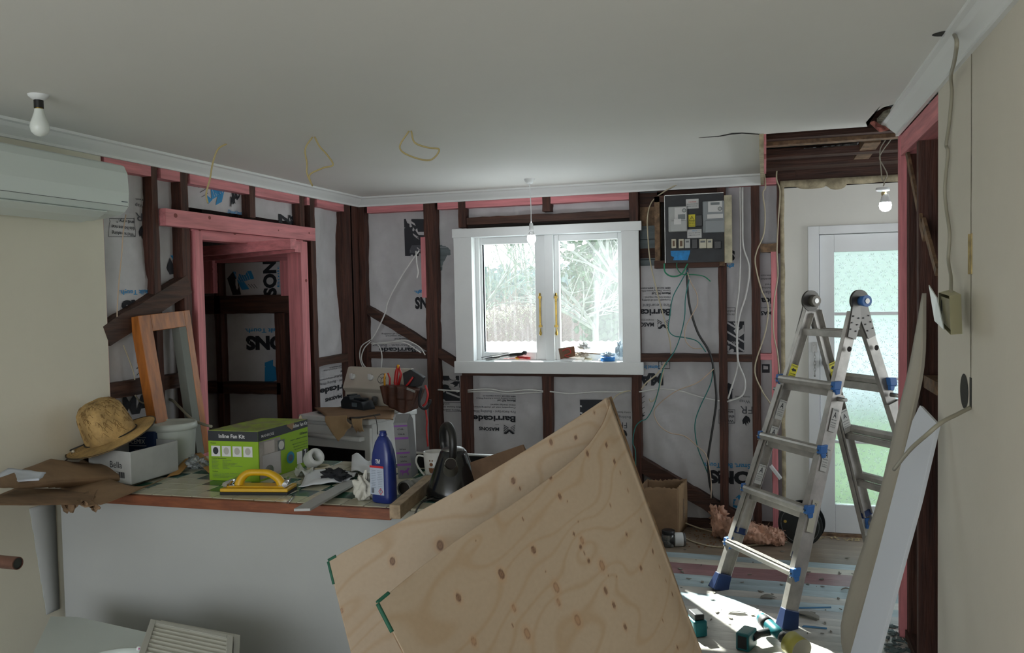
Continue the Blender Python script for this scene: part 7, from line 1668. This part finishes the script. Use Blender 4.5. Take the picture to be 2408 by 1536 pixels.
sheet('white_plate', [sl(1316, 848, YB-.02), sl(1344, 851, YB-.03), sl(1356, 845, YB+.02), sl(1330, 843, YB+.03)], wh, 'flat white switch plate lying at the front of the sill', 'plate', .001, .004, 6, 1)
lump('plaster_lump', sl(1372, 815, ys+.02), .036, .03, .026, por, 'crumpled white plaster lump standing tallest on the sill', 'plaster', 5, .5)
lump('plaster_lump', sl(1368, 835, ys), .040, .03, .020, mat('beige_lump', (.50, .44, .36), .8), 'beige crumpled lump below the white one on the sill', 'plaster', 7, .5)
g = G(); g.beam(sl(1352, 829, ys-.02), sl(1412, 833, ys-.02), .006, .006); obj('wood_stick', g, tan_wood, None, 'thin wooden stick lying across the lumps on the sill', 'stick')
g = G(); g.rings([sl(1375, 843, ys), sl(1392, 845, ys)], [.009, .007], 10); obj('beige_tube', g, MATS['cream_tape'], None, 'small beige tube end lying on the sill', 'tube')
g = G(); g.box(sl(1395, 0).x, sl(1411, 0).x, ys-.02, ys+.02, ZW, ZW+.014); obj('white_connector', g, wh, None, 'small white connector block left of the blue tape', 'connector', bevel=.002)
c = sl(1429, 845, ys); c.z = ZW; g = G(); r = 17*mpp(c); g.lathe([(r*.7, 0), (r, 0), (r, .028), (r*.7, .028), (r*.7, 0)], 28, c); tb2 = thing('blue_tape_roll', c, 'roll of blue tape lying flat on the sill', 'tape'); obj('tape', g, mat('bright_blue_tape', (.01, .17, .50), .5), tb2)
lump('plastic_bag', c+Vector((0, 0, .045)), .036, .03, .018, mat('pale_blue_plastic', (.42, .54, .62), .3), 'crumpled pale blue plastic on top of the blue tape roll', 'plastic bag', 9, .5)
lump('plastic_bag', sl(1457, 825, ys+.01), .022, .022, .055, mat('clear_blue_plastic', (.5, .6, .68), .2, trans=.4), 'crumpled clear plastic standing in the right corner of the sill', 'plastic bag', 11, .5)
# ================================================================ FLOOR THINGS
# cardboard box
a = on(1512, 1255, 'z', .002); b = on(1596, 1262, 'z', .002); a = on(1500, 1262, 'z', .002); c_ = on(1616, 1238, 'z', .002); d_ = a+c_-b; H = on(1600, 1142, 'y', b.y).z
cb = thing('cardboard_box', (a+c_)/2, 'tall open cardboard box with a ragged top on the floor under the brace', 'box')
for k, (p, q) in enumerate(((a, b), (b, c_), (c_, d_), (d_, a))):
    g = G(); n_ = (q-p).cross(Vector((0, 0, 1))).normalized()
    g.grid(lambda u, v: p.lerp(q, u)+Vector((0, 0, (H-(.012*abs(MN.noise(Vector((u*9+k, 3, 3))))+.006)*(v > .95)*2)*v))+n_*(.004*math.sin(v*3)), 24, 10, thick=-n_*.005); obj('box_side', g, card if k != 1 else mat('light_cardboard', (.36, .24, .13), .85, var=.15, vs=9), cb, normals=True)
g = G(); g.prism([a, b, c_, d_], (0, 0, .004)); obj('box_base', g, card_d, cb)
U_ = c_-b; n_ = U_.cross(Vector((0, 0, 1))).normalized(); F_ = lambda u, v: b+U_*u+Vector((0, 0, H*v))+n_*.008
g = G(); gtext(g, 'COFFEE', lambda x, y: F_(.5+y/U_.length, .45-x/H), .02, .02, .14); obj('lettering', g, inkg, cb, normals=False)
# jars
jg = mat('clear_jar', (.60, .60, .58), .08, trans=.85); jl = mat('black_lid', (.010, .010, .012), .4); nails = mat('grey_screws', (.09, .09, .10), .5, .6, bump=1.0, bs=90)
def jar(c, label, lay=None, fill=.5, paper_=False):
    r, H_ = .043, .105; M = Matrix.Translation(c) if not lay else Matrix.Translation(c+Vector((0, 0, r))) @ lay
    t = thing('screw_jar', c, label, 'jar', 'jars of screws beside the cardboard box')
    g = G(M); g.lathe([(.001, 0), (r*.96, 0), (r, .006), (r, H_*.72), (r*.84, H_*.78)], 28); obj('jar_glass', g, jg, t)
    g = G(M); g.lathe([(.001, .004), (r*.93, .004), (r*.93, H_*fill), (.001, H_*fill*.94)], 24); obj('screws', g, nails, t)
    g = G(M); g.lathe([(r*.97, H_*.76), (r*.99, H_*.78), (r*.99, H_*.98), (r*.93, H_), (.001, H_)], 28); obj('jar_lid', g, jl, t)
    if paper_: g = G(M); g.lathe([(r+.001, H_*.15), (r+.001, H_*.66)], 28); obj('jar_label', g, wh, t)
jar(on(1583, 1258, 'z', .001), 'upright black-lidded jar standing against the cardboard box', fill=.2, paper_=True)
jar(on(1572, 1284, 'z', .001), 'upright black-lidded jar of screws in front, half full', fill=.45)
jar(on(1604, 1284, 'z', .001), 'black-lidded jar lying on its side, lid towards the left', Matrix.Rotation(.25, 4, 'Z') @ Matrix.Rotation(math.radians(-90), 4, 'Y') @ Matrix.Translation((0, 0, -.02)), .35, True)
# insulation
pk = mat('pink_fibre_insulation', (.58, .34, .24), .95, var=.35, vs=9, bump=1.0, bs=22)
pts = smooth_pts([on(1672, 1228, 'z', .07), on(1700, 1240, 'z', .07), on(1740, 1250, 'z', .07), (on(1790, 1258, 'z', .06)), on(1825, 1264, 'z', .05), on(1848, 1268, 'z', .03)], 8)
g = G(); n = len(pts)
def ins_(u, v):
    k = u*(n-1); i = min(n-2, int(k)); c = pts[i].lerp(pts[i+1], k-i); a = 2*math.pi*v; r = (.085-.045*u)*(1+.5*MN.noise(Vector((u*9, math.cos(a)*1.5, math.sin(a)*1.5)))+.35*MN.noise(Vector((u*30, math.cos(a)*4, math.sin(a)*4))))
    if u < .03 or u > .97: r *= .3
    p = c+Vector((0, math.cos(a)*r*1.2, math.sin(a)*r)); p.z = max(.003, p.z); p.y = min(p.y, 5.80); return p
g.grid(ins_, 90, 40); rg = random.Random(3)
for _ in range(260):
    u, v = rg.random(), rg.random(); p = ins_(u, v); q = p+Vector((rg.uniform(-.02, .02), rg.uniform(-.03, .005), rg.uniform(0, .03))); g.tube([p, (p+q)/2+Vector((rg.uniform(-.006, .006), 0, .004)), q], .0016, 4)
obj('insulation_strip', g, pk, None, 'torn strip of pink fibre insulation along the wall foot', 'insulation')
lump('insulation_tuft', on(1688, 1216, 'y', 5.76), .05, .04, .06, pk, 'upright tuft of pink insulation beside the brace foot', 'insulation', 4, .7, 3)
# floor cable
cw('floor_cable', [(1850, 1276), (1780, 1272), (1720, 1262), (1650, 1244), (1600, 1226), (1582, 1222), (1577, 1232), (1590, 1250), (1620, 1270), (1660, 1283), (1700, 1287), (1760, 1283), (1850, 1276)], 'z', [.006, .006, .006, .01, .05, .06, .055, .03, .008, .006, .006, .006, .006], .005, cab_c, 'cream cable looping across the floor from behind the jars to the ladder')
# reel
c = on(1885, 1230, 'y', 5.60); r = 50*mpp(c); c.z = r+.001; dr_ = Vector((-.25, -1, .0)).normalized(); rl = thing('cable_reel', Vector((c.x, c.y, 0)), 'black cable reel standing on edge by the door behind the ladder', 'reel')
blk = mat('reel_black', (.010, .014, .014), .4)
for o_ in (-.045, .045): g = G(); g.cyl(c+dr_*(o_-.003), c+dr_*(o_+.003), r, n=48); g.cyl(c+dr_*(o_-.005), c+dr_*(o_+.005), r, n=48, cap=False); obj('reel_flange', g, blk, rl)
g = G(); g.cyl(c-dr_*.045, c+dr_*.045, r*.5, n=32); obj('reel_drum', g, blk, rl)
ww = dr_.cross(Vector((0, 0, 1))).normalized()
for a_ in (.2, 2.4, 4.4): g = G(); q = c+dr_*.05+ww*(math.cos(a_)*r*.68)+Vector((0, 0, math.sin(a_)*r*.68*.6)); g.cyl(q, q+dr_*.003, .010, n=14); obj('bolt_head', g, brass, rl)
g = G(); g.rings([c+dr_*.0505+ww*(math.cos(t)*r*.86)+Vector((0, 0, math.sin(t)*r*.86)) for t in [q*math.pi/24 for q in range(49)]], [.0025]*49, 6); obj('flange_ridge', g, MATS['seam_grey'], rl)
# drill with hole saw
teal = mat('teal_tool_plastic', (.005, .13, .15), .4); dblk = mat('tool_rubber_black', (.02, .022, .024), .6)
b0_ = on(1768, 1500, 'z', .06); b1_ = on(1815, 1482, 'z', .06); m0 = on(1815, 1470, 'z', .075); m1_ = on(1858, 1512, 'z', .06)
dl = thing('cordless_drill', Vector((b1_.x, b1_.y, 0)), 'teal and black cordless drill lying on the sunlit floor with a hole saw fitted', 'drill')
c = on(1757, 1498, 'z', .05); M = Matrix.Translation(c) @ Matrix.Rotation(-.35, 4, 'Z'); g = G(M); g.box(-.034, .030, -.058, .050, -.048, .034); o = obj('battery', g, teal, dl, bevel=.008); g = G(M); g.box(-.0365, -.034, -.040, .034, -.035, .022); g.box(-.022, .020, -.0605, -.058, -.035, .022); obj('battery_face', g, dblk, o)
hnd = on(1815, 1484, 'z', .055); g = G(); g.rings([c+Vector((.02, .0, 0)), c.lerp(hnd, .5), hnd], [.020, .017, .020], 14); obj('grip', g, dblk, dl)
ha = on(1788, 1452, 'z', .07); hb_ = on(1838, 1497, 'z', .06); g = G(); g.rings([ha, ha.lerp(hb_, .06), ha.lerp(hb_, .4), ha.lerp(hb_, .75), hb_], [.020, .027, .029, .028, .022], 18); obj('motor_housing', g, teal, dl); g = G(); g.rings([ha.lerp(hb_, .15), ha.lerp(hb_, .4)], [.0295, .031], 18); obj('housing_band', g, dblk, dl)
hc2 = on(1850, 1505, 'z', .055); g = G(); g.rings([hb_, hb_.lerp(hc2, .5), hc2], [.027, .024, .016], 16); obj('chuck', g, dblk, dl)
h1 = on(1858, 1508, 'z', .06); h2 = on(1888, 1530, 'z', .05); dh = (h2-h1).normalized(); h1.z = h2.z = .056; g = G(); g.cyl(h1, h1+dh*.075, .052, .052, 32); o = obj('hole_saw', g, mat('hole_saw_yellow', (.50, .46, .10), .5), dl); g = G(); g.cyl(h1+dh*.075, h1+dh*.078, .052, n=32); obj('hole_saw_face', g, mat('gypsum_face', (.46, .44, .34), .8), o)
# second tool behind the plywood
c = on(1640, 1462, 'z', .06); M = Matrix.Translation(c) @ Matrix.Rotation(.5, 4, 'Z'); im = thing('impact_driver', Vector((c.x, c.y, 0)), 'teal battery end of a tool poking out behind the plywood', 'drill'); g = G(M); g.box(-.04, .03, -.05, .05, -.058, .02); obj('battery', g, teal, im, bevel=.008); g = G(M); g.box(-.03, .02, -.04, .04, .02, .05); g.box(-.035, .031, -.03, .03, .0, .015); obj('battery_cap', g, dblk, im, bevel=.006)
# debris
rg = random.Random(9)
def chips(name, n, reg, m_, label, s0, s1, seed, zr=.004):
    g = G(); r_ = random.Random(seed)
    for _ in range(n):
        px = r_.uniform(reg[0], reg[1]); py = r_.uniform(reg[2], reg[3]); c = on(px, py, 'z', .002)
        if c.y > 5.80: continue
        a = r_.uniform(0, 6.28); L_ = r_.uniform(s0, s1); w_ = L_*r_.uniform(.25, .7); k = [(-L_, -w_), (L_*.3, -w_*.8), (L_, w_*.2), (L_*.2, w_), (-L_*.8, w_*.5)]
        ca, sa_ = math.cos(a), math.sin(a); t_ = r_.uniform(-.3, .3)
        g.prism([(c.x+x*ca-y*sa_, c.y+x*sa_+y*ca, .003+abs(x*t_)*.3) for x, y in k], (0, 0, r_.uniform(.0015, zr)))
    o = obj(name, g, m_, None, label, 'debris', kind='stuff'); return o
chips('plaster_debris', 90, (1590, 2100, 1290, 1530), mat('grey_plaster_chip', (.22, .21, .18), .9), 'scattered grey plaster crumbs across the painted floor', .004, .018, 1)
chips('wood_shavings', 130, (1600, 1760, 1240, 1290), mat('orange_bark_crumb', (.24, .11, .05), .9), 'orange-brown crumbs along the wall foot by the jars', .003, .010, 2)
chips('wood_shavings', 110, (1850, 2040, 1256, 1272), mat('pale_shaving', (.50, .40, .22), .9), 'pale wood shavings along the door sill', .004, .012, 3)
chips('tile_rubble', 90, (2085, 2175, 1470, 1536), mat('blue_grey_shard', (.10, .14, .14), .7), 'blue-grey broken shards on the floor inside the open right wall', .008, .028, 4, .008)
for k, (px, py, L_, a, lab) in enumerate(((1805, 1405, .045, .3, 'bent grey lining scrap on the floor between the ladder feet'), (1900, 1448, .07, -.5, 'long grey lining scrap on the floor right of the ladder'), (1990, 1388, .03, .1, 'small curled scrap on the floor near the cream board'), (1733, 1440, .05, .1, 'pale flat chip lying in the sun patch'))):
    c = on(px, py, 'z', .004); M = Matrix.Translation(c) @ Matrix.Rotation(a, 4, 'Z'); g = G(M); g.grid(lambda u, v: Vector(((u-.5)*2*L_*(1-.3*v), (v-.5)*L_*.8*(1-.4*abs(u-.5)), .008*math.sin(3.1*u)+.002)), 8, 4, thick=(0, 0, .002)); obj('lining_scrap', g, MATS['grey_plaster_chip'] if k != 3 else wh, None, lab, 'debris')
# blue tape left on the floor
for (p, q) in (((1873, 1432), (1955, 1430)), ((1885, 1475), (1945, 1480))):
    a = on(*p, 'z', .0012); b = on(*q, 'z', .0012); g = G(); g.prism([a, b, b+Vector((0, .02, 0)), a+Vector((.01, .025, 0))], (0, 0, .0006)); obj('blue_paint_mark', g, mat('blue_floor_paint', (.03, .15, .30), .6), floor)
# ================================================================ FOREGROUND LEFT
# vanity top with basin
zv = .40; van = thing('vanity_unit', on(200, 1520, 'z', 0), 'white vanity top with a round basin on the floor before the counter', 'vanity')
P_ = [on(125, 1438, 'z', zv), on(345, 1487, 'z', zv)]; dv = on(62, 1570, 'z', zv)-P_[0]; dv = dv*1.4; vt = mat('vanity_white', (.60, .66, .63), .35, var=.02, vs=6)
U_ = P_[1]-P_[0]; q = [P_[0], P_[1]+U_*.5, P_[1]+U_*.5+dv, P_[0]+dv]; bc = on(268, 1570, 'z', zv); R_ = 108*mpp(bc)
g = G(); n = 48; ring = [bc+Vector((math.cos(2*math.pi*i/n)*R_, math.sin(2*math.pi*i/n)*R_*.9, 0)) for i in range(n)]
def hitq(d):
    best = 1e9
    for i in range(4):
        a, b = q[i], q[(i+1) % 4]; e = b-a; den = d.x*e.y-d.y*e.x
        if abs(den) < 1e-9: continue
        t = ((a.x-bc.x)*e.y-(a.y-bc.y)*e.x)/den; s_ = ((a.x-bc.x)*d.y-(a.y-bc.y)*d.x)/den
        if t > 0 and -.001 <= s_ <= 1.001: best = min(best, t)
    return bc+d*best
import itertools
outer = [hitq((p-bc).normalized()) for p in ring]; lo = Vector((0, 0, -.018))
g.add(ring+outer+[p+lo for p in outer], [(i, (i+1) % n, (i+1) % n+n, i+n) for i in range(n)]+[(i+n, (i+1) % n+n, (i+1) % n+2*n, i+2*n) for i in range(n)])
obj('vanity_top', g, vt, van)
g = G(); g.lathe([(R_*1.03, 0), (R_*1.02, .006), (R_*.97, .007), (R_*.93, -.004), (R_*.85, -.06), (R_*.5, -.11), (.02, -.12), (.001, -.12)], 48, bc, sy=.9); obj('basin', g, vt, van)
g = G(); qq = [p+Vector((0, 0, -.018)) for p in q]; cc_ = sum(qq, Vector())/4; qq = [cc_+(p-cc_)*.92 for p in qq]; qb = [Vector((p.x, p.y, .002)) for p in qq]; 
for i in range(4): g.add([qq[i], qq[(i+1) % 4], qb[(i+1) % 4], qb[i]], [(0, 1, 2, 3)])
obj('vanity_body', g, vt, van)
g = G(); kp = on(327, 1526, 'z', zv+.02); g.sph(kp, .010, 16); obj('round_knob', g, white_gl, van); g = G(); g.cyl(kp+(CP-kp).normalized()*.0095, kp+(CP-kp).normalized()*.0102, .003); obj('pink_dot', g, mat('pink_dot', (.5, .1, .3), .5), van)
# louvred doors
def ldoor(c0, c1, cL, zlift, label):
    a = on(*c0, 'z', zv+zlift); b = on(*c1, 'z', zv+zlift-.01); d = on(*cL, 'z', zv+zlift+.02)-a; d = d.normalized()*.40; t = thing('louvre_door', (a+b)/2+d/2, label, 'door')
    U_ = (b-a); W_ = U_.length; u = U_.normalized(); n_ = u.cross(d.normalized())
    if n_.z < 0: n_ = -n_
    v_ = d.normalized(); cm = mat('cream_white_gloss', (.56, .56, .50), .4)
    def bar(x0, x1, y0, y1, m_=cm, nm='stile', z0=-.018, z1=0): g = G(); f = lambda x, y, z: a+u*x+v_*y+n_*z; g.hexa([f(x0, y0, z0), f(x1, y0, z0), f(x1, y1, z0), f(x0, y1, z0)], [f(x0, y0, z1), f(x1, y0, z1), f(x1, y1, z1), f(x0, y1, z1)]); return obj(nm, g, m_, t, bevel=.002)
    bar(0, .028, 0, .40); bar(W_-.028, W_, 0, .40); bar(.028, W_-.028, 0, .032, nm='rail'); bar(.028, W_-.028, .37, .40, nm='rail')
    bar(.0, W_, -.004, .0, nm='edge_moulding')
    y = .036; f = lambda x, y, z: a+u*x+v_*y+n_*z
    g = G(); g.hexa([f(.02, .02, -.040), f(W_-.02, .02, -.040), f(W_-.02, .38, -.040), f(.02, .38, -.040)], [f(.02, .02, -.037), f(W_-.02, .02, -.037), f(W_-.02, .38, -.037), f(.02, .38, -.037)]); obj('slat_shade_sheet', g, mat('slat_gap_shade', (.12, .12, .10), .9), t)  # dark sheet added to paint shade into the gaps between slats
    while y < .36: g = G(); g.hexa([f(.028, y, -.002), f(W_-.028, y, -.002), f(W_-.028, y+.003, -.006), f(.028, y+.003, -.006)], [f(.028, y+.034, -.028), f(W_-.028, y+.034, -.028), f(W_-.028, y+.035, -.032), f(.028, y+.035, -.032)]); obj('slat', g, cm, t); y += .041
    return t
ldoor((354, 1456), (548, 1496), (318, 1560), .045, 'cream louvred cupboard door lying on the vanity, nearest one')
ldoor((378, 1459), (565, 1494), (345, 1560), .018, 'cream louvred cupboard door underneath the other one, only its right edge showing')
# pipe end
a = on(42, 1325, 'y', 2.05); g = G(); b = Vector((XL+.001, a.y+.02, a.z-.01)); r = 15*mpp(a); pp = thing('copper_pipe', b, 'old copper coloured pipe stub sticking out at the far left', 'pipe'); g.cyl(b, a, r, r, 24, False); g.cyl(a, a+Vector((.0005, 0, 0)), r, r*.86, 24, False); obj('pipe_wall', g, mat('dull_copper', (.20, .10, .075), .45, .6, var=.3, vs=14), pp); g = G(); g.cyl(a-Vector((.006, 0, 0)), a-Vector((.005, 0, 0)), r*.93, n=24); obj('pipe_bore', g, mat('pipe_inside_dark', (.04, .045, .04), .8), pp)
# ragged plaster strip between wall and counter end
g = G()
def rag(u, v):
    a = on(70+40*u+3*MN.noise(Vector((u*14, 1, 1))), 1196+250*u, 'x', XL+.005); b = CM @ Vector((xl_, .03, 0)); return Vector((XL+.005, a.y*(1-v)+b.y*v, min(a.z, HC-.05)))
g.grid(rag, 30, 2, thick=(-.003, 0, 0)); obj('broken_lining', g, white_mt, cnt)
# pale bracket near the reel
g = G(); g.beam(on(1812, 1095, 'y', 5.81), on(1836, 1126, 'y', 5.80), .035, .018); obj('white_bracket', g, white_gl, None, 'white plastic angle hanging by the pink stud behind the ladder', 'bracket')
